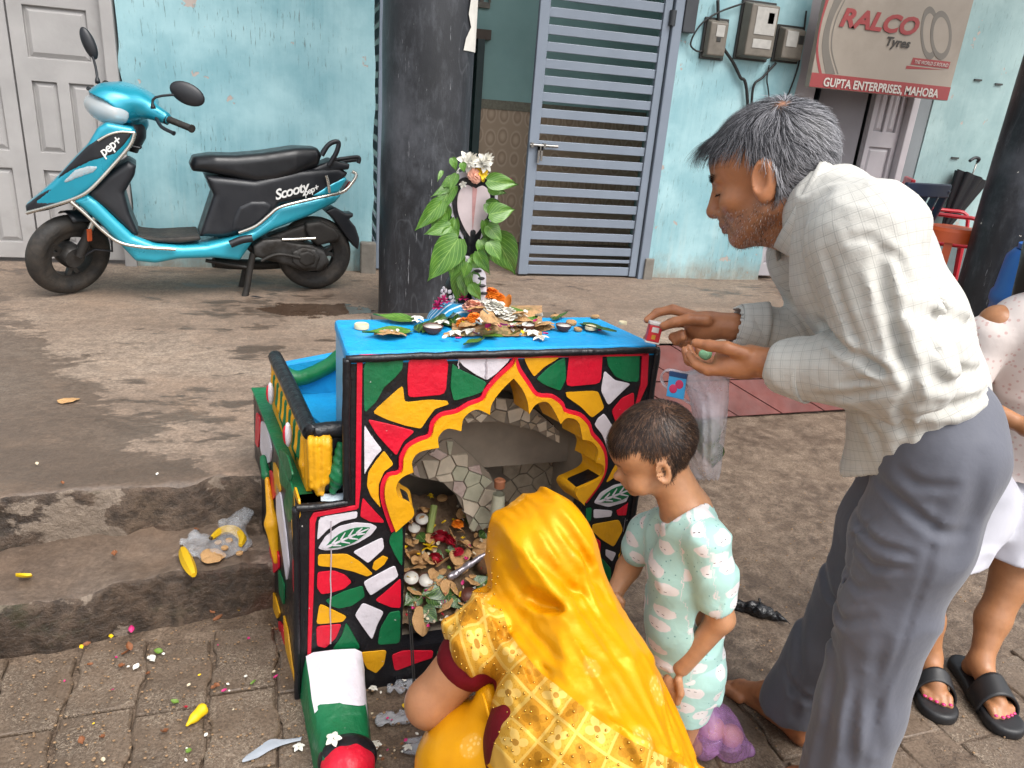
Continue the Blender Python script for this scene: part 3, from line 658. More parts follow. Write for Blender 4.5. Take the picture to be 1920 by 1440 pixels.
M_TQ = pm('turquoise_metallic_paint', '#1b93ab', 0.06, 3, 0.32, metal=0.35, coat=0.6, dirt='#2d7f90', dirtamt=0.25)
M_TQ2 = pm('turquoise_body_paint', '#2ba3ba', 0.06, 3, 0.34, metal=0.25, coat=0.5)
M_BK = pm('satin_black_plastic', '#1a1c21', 0.15, 6, 0.42, dirt='#2b2c2f', dirtamt=0.35)
M_VINYL = pm('black_seat_vinyl', '#18191c', 0.12, 10, 0.36, bump=0.12, bscale=160, bdist=0.001)
M_RUB = pm('tyre_rubber', '#23211f', 0.2, 20, 0.7, dirt='#3b342d', dirtamt=0.45, bump=0.6, bscale=55, bdist=0.006)
M_CHR = pm('polished_guard_rail', '#c9c4ba', 0.08, 12, 0.25, metal=0.85)
M_ALLOY = pm('dirty_engine_alloy', '#4b4a49', 0.2, 14, 0.5, metal=0.5, dirt='#2b2723', dirtamt=0.5, bump=0.3, bscale=70)
M_DKIRON = pm('dark_grimy_iron', '#2c2926', 0.25, 20, 0.6, metal=0.3, dirt='#4b3c2f', dirtamt=0.3, bump=0.3)
def m_glass(name, col, rough=0.05):
    t = NT(name); t.set(Base_Color=col, Roughness=rough); t.b.inputs['Transmission Weight'].default_value = 0.62; t.b.inputs['IOR'].default_value = 1.3
    t.bump(t.wave(70, 0, dirn='X'), 0.25, 0.002); return t.m
M_LENS = m_glass('headlamp_lens', hx('#f0f2f2'), 0.08)
M_AMB = pm('orange_reflector', '#b5502a', 0.1, 30, 0.2)
xf, xr = WB/2, -WB/2; WR = 0.212
# steering frame: axis leans back; everything on it is turned to the scooter's left
RAKE, STEER = math.radians(24), math.radians(38)
ax = np.array([-math.sin(RAKE), 0, math.cos(RAKE)]); ac = np.array([xf, 0, WR])
RS = np.array(Matrix.Rotation(STEER, 3, Vector(ax)))
def st(p): return (np.asarray(p, float)-ac)@RS.T+ac
def stg(g): g.v = [tuple(st(p)) for p in g.v]; return g
def wheel(cx, steer, r, tw, rimr):
    w_ = obj('wheel', (lambda g: stg(g) if steer else g)(G().lathe([(rimr-.012, -tw*.42), (rimr+.004, -tw*.46), (rimr+.02, -tw*.55), (r-.055, -tw*.62), (r-.026, -tw*.6), (r-.01, -tw*.42), (r-.002, -tw*.2), (r, 0), (r-.002, tw*.2), (r-.01, tw*.42), (r-.026, tw*.6), (r-.055, tw*.62), (rimr+.02, tw*.55), (rimr+.004, tw*.46), (rimr-.012, tw*.42), (rimr-.012, -tw*.42)], (cx, 0, WR), 56, axis='y')), M_RUB, sc_, smooth=50, world=False)
    g = G().lathe([(rimr-.02, -tw*.40), (rimr, -tw*.44), (rimr, tw*.44), (rimr-.02, tw*.40), (rimr-.024, 0), (rimr-.02, -tw*.40)], (cx, 0, WR), 40, axis='y')
    if steer: stg(g)
    obj('rim', g, M_DKIRON, w_, smooth=40, world=False)
    g = G().lathe([(0, -.05), (.05, -.05), (.062, -.03), (.062, .03), (.045, .048), (0.02, .055), (0, .055)], (cx, 0, WR), 24, axis='y')
    for k in range(3 if steer else 5):
        a = 2*math.pi*k/(3 if steer else 5)+0.5; c_, s_ = math.cos(a), math.sin(a)
        for dd in (-.25, .25):
            c2, s2 = math.cos(a+dd), math.sin(a+dd); g.bar((cx+.05*c_, 0.008, WR+.05*s_), (cx+(rimr-.01)*c2, 0.012, WR+(rimr-.01)*s2), 0.022, 0.02, up=(0, 1, 0))
    if steer: stg(g)
    obj('hub', g, M_ALLOY, w_, smooth=35, world=False)
    return w_
wheel(xf, True, WR, 0.076, 0.128); wheel(xr, False, WR-.002, 0.076, 0.128)
# fork, reflector, front mudguard
for sgn in (-1, 1):
    b = ac+np.array([0, sgn*.072, 0]); g = G().tube([b+ax*t for t in (0.02, .17)], 0.024, 12).tube([b+ax*t for t in (.17, .40)], 0.014, 10); obj('fork_leg', stg(g), [M_DKIRON][0], sc_, smooth=40, world=False)
    g = G().tube([b+ax*t for t in (.171, .30)], 0.0145, 10); obj('fork_tube', stg(g), M_CHR, sc_, smooth=40, world=False)
g = G().box((xf-.012-.045, .098, WR+.11), (xf+.012-.045, .108, WR+.175)); obj('reflector', stg(g), M_AMB, sc_, bev=.003, world=False)
th = np.linspace(math.radians(88), math.radians(150), 12); P = np.array([[(xf+(WR+.022-.006*abs(l))*math.cos(a), l*.062, WR+(WR+.022-.03*l*l)*math.sin(a)) for l in np.linspace(-1, 1, 7)] for a in th])
o = obj('front_mudguard', stg(G().grid(P)), M_BK, sc_, smooth=True, world=False); o.modifiers.new('s', 'SOLIDIFY').thickness = 0.006
g = G().tube([st(ac+np.array([0, .09, .02])), st(ac+np.array([-.08, .09, .05])), S3(505, 1130, .1), S3(500, 1060, .09), S3(480, 1000, .05)], 0.006, 8); obj('brake_cable', g, M_BK, sc_, smooth=True, world=False)
# body panels traced from the side
wl = lambda x, z: 0.055+np.clip((SP(105, 935, .1)[0]-x)/0.33, 0, 1)**0.7*0.14
panel('front_apron', [(105, 932), (170, 880), (240, 815), (340, 705), (390, 655), (440, 572), (480, 548), (600, 572), (614, 598), (590, 650), (510, 745), (430, 838), (325, 912), (210, 945), (112, 972)], .14, wl, 0.022, M_TQ, sc_)
wl2 = lambda x, z: wl(x, z)+0.0025
ap = panel('apron_stripe', [(246, 812), (345, 705), (395, 655), (455, 608), (520, 592), (602, 594), (560, 652), (520, 690), (410, 725), (330, 765)], .15, wl2, 0.006, M_BK, sc_)
panel('beak_trim', [(104, 936), (170, 884), (240, 838), (232, 860), (160, 915), (300, 905), (315, 912), (210, 950), (114, 974)], .13, lambda x, z: wl(x, z)+0.002, 0.006, M_BK, sc_)
panel('turn_signal', [(285, 815), (340, 760), (400, 742), (448, 742), (425, 772), (350, 800), (290, 828)], .15, lambda x, z: wl(x, z)+0.004, 0.006, M_LENS, sc_)
panel('leg_shield', [(396, 868), (470, 790), (575, 722), (614, 745), (606, 790), (560, 868), (585, 960), (625, 1055), (600, 1060), (480, 945), (420, 900)], .15, 0.168, 0.03, M_BK, sc_)
wt = lambda x, z: np.interp(x, [-.85, -.5, -.2, 0, .3, .5], [.075, .115, .165, .185, .185, .17])
panel('side_skirt', [(330, 908), (395, 876), (440, 905), (520, 985), (600, 1060), (700, 1098), (820, 1108), (930, 1102), (1050, 1075), (1140, 1040), (1215, 985), (1262, 934), (1400, 905), (1520, 878), (1556, 888), (1530, 922), (1400, 985), (1235, 1042), (1140, 1095), (1082, 1176), (960, 1162), (800, 1166), (700, 1186), (610, 1176), (555, 1118), (440, 1000)], .17, wt, 0.03, M_TQ2, sc_)
panel('floor_mat', [(590, 1048), (640, 1066), (720, 1072), (900, 1062), (905, 1082), (800, 1096), (690, 1090), (600, 1064)], .15, 0.155, 0.008, M_RUB, sc_)
wb = lambda x, z: np.interp(x, [-.85, -.6, -.3, -.05], [.07, .11, .135, .13])
rbp = panel('rear_body', [(925, 795), (962, 880), (935, 960), (900, 1068), (1000, 1072), (1075, 1055), (1160, 1030), (1225, 985), (1262, 925), (1400, 900), (1525, 870), (1582, 785), (1540, 760), (1350, 770), (1150, 815), (1000, 800)], .14, wb, 0.03, M_BK, sc_)
panel('rear_cowl_stripe', [(1400, 885), (1480, 835), (1560, 800), (1572, 812), (1530, 868), (1470, 884)], .12, lambda x, z: wb(x, z)+.004, 0.012, M_TQ2, sc_)
panel('side_cover', [(1040, 1050), (1046, 990), (1075, 930), (1130, 905), (1200, 905), (1236, 925), (1215, 970), (1150, 1020), (1090, 1046)], .15, lambda x, z: wb(x, z)+.008, 0.02, M_BK, sc_)
panel('seat', [(856, 745), (872, 708), (950, 698), (1060, 700), (1180, 690), (1340, 666), (1435, 668), (1458, 700), (1440, 748), (1340, 788), (1240, 822), (1150, 828), (1050, 802), (940, 782), (868, 776)], .12, lambda x, z: np.interp(x, [-.75, -.5, -.1, .1], [.085, .13, .125, .07]), 0.045, M_VINYL, sc_)
panel('tail_panel', [(1345, 786), (1440, 745), (1500, 720), (1580, 740), (1575, 765), (1480, 778), (1380, 792)], .1, .085, .015, M_BK, sc_)
panel('tail_lamp', [(1540, 868), (1575, 815), (1588, 822), (1560, 868)], .06, .055, .008, pm('red_tail_lens', '#7a2a22', 0.1, 20, 0.2), sc_)
panel('rear_mudguard', [(1462, 950), (1505, 932), (1560, 962), (1590, 960), (1590, 975), (1570, 985), (1600, 1020), (1618, 1075), (1612, 1128), (1560, 1070), (1500, 985)], .05, .06, .01, M_BK, sc_)
# guard rails
def rail(name, pts, lat, r=0.0085, m=None): return obj(name, G().tube(smoothline(spath(pts, lat), 5), r, 10), m or M_CHR, sc_, smooth=50, world=False)
rail('guard_rail', [(606, 597), (540, 594), (490, 606), (440, 634)], .20, .006)
rail('guard_rail', [(606, 597), (585, 655), (500, 755), (410, 850), (345, 890), (240, 925), (120, 958)], [.2, .2, .2, .2, .19, .15, .08])
rail('guard_rail', [(318, 908), (380, 960), (470, 1045), (540, 1092), (640, 1112), (790, 1122)], .205)
rail('guard_rail', [(1075, 1048), (1150, 1018), (1210, 970), (1255, 935), (1350, 908), (1460, 884), (1545, 862), (1590, 815), (1603, 785), (1585, 772)], [.15, .16, .16, .155, .15, .14, .12, .1, .09, .085])
rail('guard_rail', [(1468, 790), (1478, 830), (1482, 868)], .135)
rail('grab_handle', [(1448, 700), (1475, 655), (1505, 638), (1524, 645), (1512, 690), (1480, 745)], [.1, .1, .1, .1, .1, .09], 0.013, M_BK)
rail('grab_handle', [(1448, 690), (1475, 655), (1505, 638), (1524, 645), (1512, 690), (1480, 735)], [-.1]*6, 0.013, M_BK)
rail('carrier_bar', [(1495, 722), (1560, 712), (1614, 708), (1612, 735)], .07, 0.011, M_BK)
rail('carrier_bar', [(1495, 735), (1560, 725), (1610, 718)], -.02, 0.011, M_BK)
# engine, air filter, exhaust, stands
panel('engine_case', [(1135, 1105), (1180, 1075), (1260, 1070), (1330, 1090), (1400, 1098), (1460, 1130), (1482, 1180), (1450, 1215), (1370, 1220), (1290, 1190), (1200, 1170), (1140, 1150)], .1, 0, .018, M_ALLOY, sc_, one=(-.05, .125))
panel('engine_cover', [(1310, 1130), (1360, 1108), (1420, 1120), (1440, 1155), (1420, 1205), (1360, 1215), (1315, 1180)], .12, 0, .016, M_ALLOY, sc_, one=(.08, .145))
panel('engine_cover', [(1345, 1140), (1385, 1128), (1418, 1145), (1415, 1185), (1375, 1200), (1345, 1180)], .14, 0, .008, M_DKIRON, sc_, one=(.1, .152))
panel('air_filter', [(1375, 1005), (1440, 995), (1510, 1030), (1532, 1062), (1520, 1085), (1430, 1108), (1395, 1080), (1375, 1040)], .1, 0, .018, M_DKIRON, sc_, one=(.03, .11))
panel('engine_block', [(1100, 1110), (1240, 1050), (1390, 1000), (1420, 1060), (1300, 1120), (1150, 1160)], .05, .07, .02, M_DKIRON, sc_)
rail('kick_lever', [(1350, 1160), (1250, 1145), (1175, 1175)], .15, .009, M_DKIRON)
rail('crossbar', [(1270, 1078), (1340, 1076), (1420, 1072)], .13, .008, M_CHR)
rail('foot_rest', [(1035, 1100), (1085, 1080), (1135, 1072)], .215, .02, M_BK)
rail('exhaust', [(960, 1180), (1100, 1190), (1300, 1180), (1500, 1120)], [-.02, -.06, -.1, -.12], .03, M_DKIRON)
rail('centre_stand', [(1140, 1140), (1128, 1190), (1112, 1290), (1098, 1352)], [.1, .1, .11, .12], .018, M_DKIRON)
rail('centre_stand', [(1110, 1185), (1085, 1300)], [-.08, -.1], .018, M_DKIRON)
rail('stand_foot', [(1100, 1348), (1150, 1338), (1250, 1368)], [.12, .14, .22], .009, M_BK)
rail('stand_brace', [(925, 1172), (1010, 1186), (1120, 1205)], .09, .01, M_DKIRON)
# handlebar cowl, headlamp, levers, grips, mirrors in the steered frame
hc = S3(560, 470, 0.0)
def hb(f, l, u): 
    return hc+RS@np.array([f, l, u])
Rt = RS@np.array(Matrix.Rotation(math.radians(-8), 3, 'Y'))
def steered(name, fn, mat, ext, h=0.006):
    s = SDF(hc-ext, hc+ext, h); fn(s); V, Q = s.mesh(1); return sobj(name, V, Q, mat, sc_, world=False)
def cowl(s):
    s.ell(hb(.05, 0, .0), (.135, .115, .085), .03, Rt); s.ell(hb(-.02, 0, .035), (.15, .12, .06), .03, Rt)
    s.cone(hb(-.03, -.05, .02), hb(-.085, -.185, -.005), .055, .032, .04); s.cone(hb(-.03, .05, .02), hb(-.085, .185, -.005), .055, .032, .04)
    s.cone(hb(-.02, 0, 0), hb(-.06, 0, -.09), .075, .06, .03); s.ell(hb(.16, 0, -.02), (.075, .14, .07), .01, Rt, 's')
steered('handlebar_cowl', cowl, M_TQ, .34)
def lamp(s):
    s.ell(hb(.088, 0, -.018), (.09, .128, .068), 0, Rt); s.cut(hb(.055, 0, 0), RS@np.array([-1, 0, -.35]))
hl = steered('headlamp', lamp, M_LENS, .3, .005)
M_REFL = pm('headlamp_reflector', '#c8ccce', 0.15, 25, 0.2, metal=0.9)
def refl(s): s.ell(hb(.07, 0, -.015), (.08, .11, .056), 0, Rt); s.ell(hb(.115, 0, -.015), (.05, .08, .045), .01, Rt, 's')
V = SDF(hc-.25, hc+.25, .006); refl(V); sobj('lamp_reflector', *V.mesh(1), M_REFL, hl, world=False)
neck = G().tube([hb(-.05, 0, -.06), hb(-.03, 0, -.14), hb(-.0, 0, -.22)], [.06, .075, .06], 14); obj('steering_neck', neck, M_BK, sc_, smooth=True, world=False)
for sg in (1, -1):
    obj('grip', G().tube([hb(-.08, sg*.18, -.005), hb(-.125, sg*.33, -.012)], .0165, 14).lathe([(0, -.004), (.02, -.004), (.02, .004), (0, .004)], hb(-.126, sg*.333, -.012), 12, M=Matrix(RS.tolist()), axis='y'), M_RUB, sc_, smooth=40, world=False)
    obj('brake_lever', G().tube(smoothline([hb(-.05, sg*.17, -.01), hb(-.02, sg*.25, -.025), hb(-.03, sg*.33, -.03)], 4), [.009]*8+[.012], 8), M_BK, sc_, smooth=40, world=False)
    obj('switch_box', G().tube([hb(-.075, sg*.155, -.005), hb(-.09, sg*.205, -.01)], .027, 12), M_BK, sc_, smooth=40, world=False)
def mirror(base, mid, c, a, b, tilt, lat):
    m = obj('mirror', G().tube(smoothline([base, mid, c], 4), [.012]*2+[.006]*7, 8), M_BK, sc_, smooth=True, world=False)
    t = math.radians(tilt); R_ = np.array([[math.cos(t), 0, -math.sin(t)], [0, 1, 0], [math.sin(t), 0, math.cos(t)]])
    Rz = np.array(Matrix.Rotation(math.radians(-14), 3, 'Z'))
    obj('mirror_shell', G().ell(c, (a, .022, b), 28, 14, Rz@R_), M_BK, m, smooth=True, world=False)
mirror(S3(690, 490, .16), S3(700, 438, .16), S3(843, 422, .18), .083, .051, 22, 0)
mirror(S3(440, 375, -.16), S3(430, 300, -.18), S3(400, 195, -.2), .031, .076, -18, 0)
rail('bag_hook', [(585, 655), (610, 662), (632, 665), (630, 650)], .1, .006, M_BK)
# lettering on the panels
def text_mesh(body, size, ext=0.0006, shear=0.0, align='LEFT', bold=0.0, spacing=1.0):
    c = bpy.data.curves.new('text', 'FONT'); c.body = body; c.size = size; c.extrude = ext; c.shear = shear; c.align_x = align; c.offset = bold; c.space_character = spacing; c.resolution_u = 3
    o = bpy.data.objects.new('text', c); COL.objects.link(o); bpy.context.view_layer.update()
    me = bpy.data.meshes.new_from_object(o.evaluated_get(bpy.context.evaluated_depsgraph_get())); bpy.data.objects.remove(o); bpy.data.curves.remove(c); return me
def place_text(name, body, size, org, ux, uy, mat, parent, **k):
    me = text_mesh(body, size, **k); ux = np.array(ux)/np.linalg.norm(ux); uy = np.array(uy)-ux*np.dot(uy, ux); uy /= np.linalg.norm(uy); n = np.cross(ux, uy)
    Mx = Matrix([[*v] for v in zip(ux, uy, n)]).to_4x4(); Mx.translation = Vector(org); me.transform(Mx)
    o = bpy.data.objects.new(name, me); COL.objects.link(o); o.parent = parent; me.materials.append(mat); return o
M_WHT = pm('white_lettering', '#d9d9d6', 0.04, 10, 0.4)
def side_text(body, size, z0, z1, lat, parent, **k):
    a, b = S3(*z0, lat), S3(*z1, lat); place_text('lettering', body, size, a, b-a, (0, 0, 1), M_WHT, parent, **k)
side_text('Scooty', 0.074, (1240, 900), (1362, 866), .142, rbp, shear=0.35, bold=0.0016, spacing=0.88)
side_text('pep+', 0.045, (1372, 882), (1428, 856), .136, rbp, shear=0.3, bold=0.0008, spacing=0.9)
side_text('pep+', 0.058, (466, 706), (530, 656), .199, ap, shear=0.2, bold=0.0010, spacing=0.92)
# ================================================================== SHRINE
_a = math.radians(3.5); FU = np.array([math.cos(_a), math.sin(_a), 0]); FN = np.array([math.sin(_a), -math.cos(_a), 0]); FA = np.array([-.022, 1.505, 0.0])
def FP(X, Y, d=0.0):
    p = onp(460+X/2, 560+Y/2, FA+FN*d, FN); return (float((p-FA)@FU), float(p[2]))
def FR(u, v, d): p = FA+FU*u+FN*d; return (p[0], p[1], v)      # d = distance in front of the face
def m_paint(name, col, gloss=0.3):
    t = NT(name); c = t.tc(); base = hx(col)
    b = t.noise(34, 4, 0.6); br = t.noise(40, 3, 0.5, vec=t.map(c, scale=(1, 1, 0.3)))
    k = t.ramp(t.noise(9, 5, 0.6), [(0.3, tuple(x*0.86 for x in base)), (0.7, tuple(min(1, x*1.08) for x in base))])
    sc = t.ramp(t.noise(55, 5, 0.7), [(0.70, 0.0), (0.74, 0.7)]); k = t.mix(sc, k, tuple(x*0.35 for x in base)); gr = t.ramp(t.noise(4.5, 7, 0.7, vec=t.map(c, loc=(3, 7, 1))), [(0.5, 0.0), (0.78, 0.5)]); k = t.mix(gr, k, tuple(x*0.55+.02 for x in base)); k = t.mix(t.ramp(t.noise(75, 3, 0.6, vec=t.map(c, loc=(9, 9, 1))), [(0.73, 0.0), (0.755, 0.75)]), k, hx('#b9b4b0'))
    t.set(Base_Color=k); t.put(t.b.inputs['Roughness'], t.ramp(b, [(0.3, gloss), (0.7, gloss+0.2)])); t.bump(t.math('ADD', t.math('ADD', b, t.math('MULTIPLY', br, 0.8)), t.math('MULTIPLY', t.noise(12, 3), 1.2)), 0.42, 0.008); t.b.inputs['Specular IOR Level'].default_value = 0.4
    return t.m
PG, PY_, PR, PW, PK = m_paint('green_gloss_paint', '#11683e'), m_paint('yellow_gloss_paint', '#dc9f17'), m_paint('red_gloss_paint', '#cf1530'), m_paint('white_gloss_paint', '#d3cdd4'), m_paint('black_gloss_paint', '#16161a', 0.25)
PB = m_paint('sky_blue_gloss_paint', '#1d9ad8')
PBY = {'G': PG, 'Y': PY_, 'R': PR, 'W': PW, 'K': PK, 'B': PB}
sh = thing('shrine', 'small brightly painted mosaic shrine with cusped arch niche and blue top', 'shrine', (0.40, 1.60, 0.0))
TOPZ, LEDZ = 0.893, 0.538
I_L = [[(600, 832), (628, 803), (622, 768), (590, 748)], [(572, 738), (562, 700), (582, 664), (627, 642)], [(627, 642), (622, 602), (650, 567), (722, 551)], [(722, 551), (720, 511), (752, 480), (805, 489)], [(805, 489), (815, 440), (860, 408), (912, 428)], [(912, 428), (920, 385), (958, 333), (1000, 292)], [(1000, 292), (1032, 332), (1052, 380), (1058, 426)], [(1058, 426), (1086, 388), (1132, 385), (1176, 463)], [(1176, 463), (1202, 440), (1242, 456), (1258, 521)], [(1258, 521), (1292, 530), (1316, 562), (1308, 606)], [(1308, 606), (1336, 622), (1328, 664), (1240, 706)], [(1240, 706), (1232, 724), (1246, 748), (1266, 768)]]
INN = []
for q in I_L:
    s_ = smoothline(q, 5); INN += [tuple(p) for p in (s_ if not INN else s_[1:])]
O_L = [(546, 872), (522, 808), (505, 745), (507, 690), (530, 652), (572, 640), (575, 592), (600, 546), (646, 518), (682, 505), (692, 462), (728, 426), (786, 412), (832, 385), (878, 368), (892, 340), (934, 290), (985, 243), (1012, 210), (1030, 255), (1064, 306), (1096, 350), (1150, 356), (1190, 385), (1202, 410), (1256, 426), (1290, 460), (1302, 496), (1332, 530), (1352, 572), (1354, 630), (1336, 682), (1302, 732), (1276, 764)]
OUT = [tuple(p) for p in smoothline(O_L, 3)]
INW, OUTW = [FP(*p) for p in INN], [FP(*p) for p in OUT]
def offset_open(P, d):
    P = np.array(P); T = np.gradient(P, axis=0); T /= np.linalg.norm(T, axis=1)[:, None]+1e-9; N = np.stack([T[:, 1], -T[:, 0]], 1)
    for _ in range(3): N[1:-1] = (N[:-2]+2*N[1:-1]+N[2:])/4
    return [tuple(p) for p in P+N*d]
MIDW = offset_open(OUTW, 0.010)
jl, fl = FP(596, 1000)[0], 0.105; jr = FP(1268, 768)[0]-.005
hole = [p for p in INW]+[(jr, INW[-1][1]-.02), (jr, fl), (jl, fl), (jl, INW[0][1]-.01)]
RX, LX, ML = 0.828, -0.012, 0.10
front = [(LX-.008, -.02), (RX, -.02), (RX, TOPZ-.004), (ML, TOPZ-.004), (ML, LEDZ), (LX, LEDZ)]
fc = obj('front_face', G().prism(front, FR, 0, -.05, [hole]), PK, sh, bev=0.0)
# raised arch bands
obj('arch_band', G().prism([p for p in OUTW]+MIDW[::-1], FR, .0005, .006), PR, fc, bev=.002)
obj('arch_band', G().prism(MIDW+INW[::-1], FR, .0008, .012), PY_, fc, bev=.003)
# deep scalloped soffit behind the yellow band
g = G(); n_ = len(INW); vs = [FR(p[0], p[1], .0) for p in INW]+[FR(p[0]*0.94+0.06*.44, p[1]-.012, -.085) for p in INW]
g.add(vs, [(i, i+1, n_+i+1, n_+i) for i in range(n_-1)]); obj('arch_soffit', g, PY_, sh, smooth=50)
# border lines
def strip(name, poly, m, d=.0045, parent=None, bev=.0015): return obj(name, G().prism([FP(*p) for p in poly], FR, .0004, d), m, parent or fc, bev=bev)
strip('border_line', [(418, 232), (428, 208), (1508, 190), (1504, 212), (440, 232), (438, 240), (432, 700), (424, 782), (412, 784), (414, 600)], PR)
strip('border_line', [(1486, 202), (1512, 180), (1506, 320), (1470, 400), (1462, 392), (1480, 320)], PR)
strip('border_line', [(240, 826), (255, 800), (416, 772), (420, 786), (270, 814), (262, 840), (256, 1100), (246, 1332), (232, 1332), (238, 1050)], PR)
PATCH = [
 ('G', [(443, 232), (592, 224), (588, 262), (560, 295), (520, 330), (490, 385), (445, 428)]), ('R', [(612, 226), (762, 224), (750, 358), (610, 370), (606, 300)]),
 ('G', [(775, 240), (800, 262), (905, 312), (888, 348), (850, 362), (780, 382), (768, 330)]), ('W', [(790, 218), (1000, 204), (985, 235), (940, 280), (905, 305), (860, 282), (815, 250)]),
 ('Y', [(1045, 213), (1196, 202), (1165, 228), (1120, 255), (1082, 292), (1062, 262), (1048, 232)]), ('G', [(1198, 218), (1202, 300), (1180, 345), (1120, 322), (1090, 300), (1130, 262), (1170, 232)]),
 ('R', [(1215, 198), (1340, 195), (1332, 318), (1200, 330)]), ('G', [(1352, 196), (1478, 190), (1474, 310), (1430, 310), (1385, 290), (1358, 250)]),
 ('W', [(1345, 268), (1385, 305), (1445, 318), (1410, 350), (1360, 400), (1332, 345)]), ('Y', [(1200, 350), (1300, 345), (1322, 348), (1345, 408), (1298, 446), (1255, 402), (1205, 368)]),
 ('R', [(1456, 350), (1456, 400), (1400, 455), (1393, 478), (1372, 420), (1410, 372)]), ('W', [(1345, 428), (1390, 500), (1390, 560), (1366, 590), (1338, 510), (1308, 472), (1320, 448)]),
 ('Y', [(475, 425), (590, 322), (597, 388), (690, 378), (756, 382), (762, 395), (710, 412), (682, 450), (658, 486), (600, 475), (530, 452)]), ('R', [(457, 450), (545, 470), (636, 495), (592, 535), (566, 588), (530, 550), (490, 505)]),
 ('W', [(445, 470), (470, 510), (512, 565), (488, 590), (455, 640), (446, 660)]), ('Y', [(520, 568), (556, 620), (520, 648), (500, 695), (500, 740), (508, 785), (470, 740), (455, 700), (460, 650), (490, 605)]),
 ('R', [(440, 745), (480, 790), (518, 830), (518, 838), (470, 835), (430, 815), (435, 770)]), ('W', [(276, 818), (420, 795), (418, 820), (360, 832), (310, 862), (268, 905)]),
 ('W', [(272, 935), (300, 890), (350, 852), (410, 838), (470, 842), (494, 855), (470, 885), (420, 915), (350, 938), (300, 942)]),
 ('W', [(402, 948), (515, 892), (520, 935), (460, 990), (430, 968)]), ('Y', [(272, 958), (380, 955), (430, 985), (478, 1030), (455, 1040), (400, 1020), (330, 1005), (272, 1000)]),
 ('Y', [(475, 1010), (482, 985), (515, 962), (535, 970), (520, 995), (490, 1018)]), ('R', [(270, 1025), (330, 1018), (375, 1035), (398, 1060), (370, 1085), (320, 1100), (285, 1105), (268, 1080)]),
 ('W', [(442, 1060), (560, 997), (575, 1040), (470, 1112), (455, 1090)]), ('G', [(300, 1130), (370, 1095), (440, 1075), (448, 1115), (400, 1150), (350, 1160), (320, 1150)]),
 ('R', [(583, 1045), (583, 1158), (545, 1156), (485, 1130), (540, 1085)]), ('Y', [(278, 1140), (380, 1190), (365, 1210), (265, 1220)]), ('R', [(265, 1227), (362, 1217), (340, 1270), (300, 1308), (268, 1300)]),
 ('G', [(378, 1210), (435, 1312), (325, 1315), (360, 1265)]), ('W', [(440, 1138), (520, 1172), (495, 1220), (475, 1278), (440, 1230), (410, 1185)]), ('G', [(540, 1175), (582, 1168), (580, 1290), (495, 1296), (505, 1235)]),
 ('G', [(545, 885), (588, 845), (590, 900), (588, 1005), (560, 960), (538, 912)]), ('Y', [(425, 1325), (530, 1315), (520, 1370), (490, 1403), (455, 1385)]),
 ('R', [(548, 1335), (590, 1318), (705, 1318), (700, 1345), (640, 1365), (560, 1395)]), ('G', [(718, 1320), (780, 1320), (780, 1342), (718, 1350)]), ('R', [(800, 1320), (950, 1320), (940, 1345), (800, 1345)]),
 ('Y', [(1376, 640), (1400, 600), (1402, 655), (1350, 690)]), ('R', [(1408, 600), (1470, 600), (1470, 652), (1412, 648)]),
 ('W', [(1305, 765), (1330, 727), (1380, 698), (1440, 686), (1488, 692), (1470, 730), (1420, 763), (1360, 780)]), ('R', [(1390, 792), (1470, 758), (1490, 758), (1475, 805), (1395, 812)]),
 ('W', [(1305, 788), (1375, 794), (1370, 815), (1305, 822)]), ('Y', [(1300, 845), (1400, 827), (1415, 865), (1380, 930), (1332, 900), (1300, 870)]), ('W', [(1422, 822), (1470, 817), (1440, 875)]), ('R', [(1300, 888), (1332, 908), (1330, 950), (1300, 940)]), ('W', [(1350, 938), (1390, 952), (1375, 985), (1350, 962)]), ('G', [(1276, 785), (1298, 782), (1295, 830), (1276, 840)]),
 ('G', [(1300, 960), (1340, 975), (1370, 1010), (1370, 1080), (1300, 1080)]), ('Y', [(1395, 960), (1460, 900), (1480, 960), (1420, 1040)]), ('R', [(1390, 1060), (1470, 1000), (1480, 1100), (1400, 1120)]), ('W', [(1300, 1100), (1370, 1100), (1380, 1180), (1300, 1160)]), ('G', [(1390, 1140), (1470, 1130), (1470, 1230), (1400, 1220)]), ('Y', [(1300, 1190), (1370, 1210), (1380, 1290), (1300, 1290)])]
def soften(poly):
    out = []; n = len(poly)
    for i in range(n):
        a, b, c = np.array(poly[i-1], float), np.array(poly[i], float), np.array(poly[(i+1) % n], float); r = 0.16
        out += [tuple(b+(a-b)*r), tuple(b+(a-b)*r*.25+(c-b)*r*.25), tuple(b+(c-b)*r)]
    return out
for k, poly in PATCH:
    w2 = [(min(p[0], RX-.016), p[1]) for p in (FP(*q) for q in soften(poly))]; obj('painted_piece', G().prism(w2, FR, .0003, .0024+random.uniform(0, .0010)), PBY[k], fc, bev=.0012)
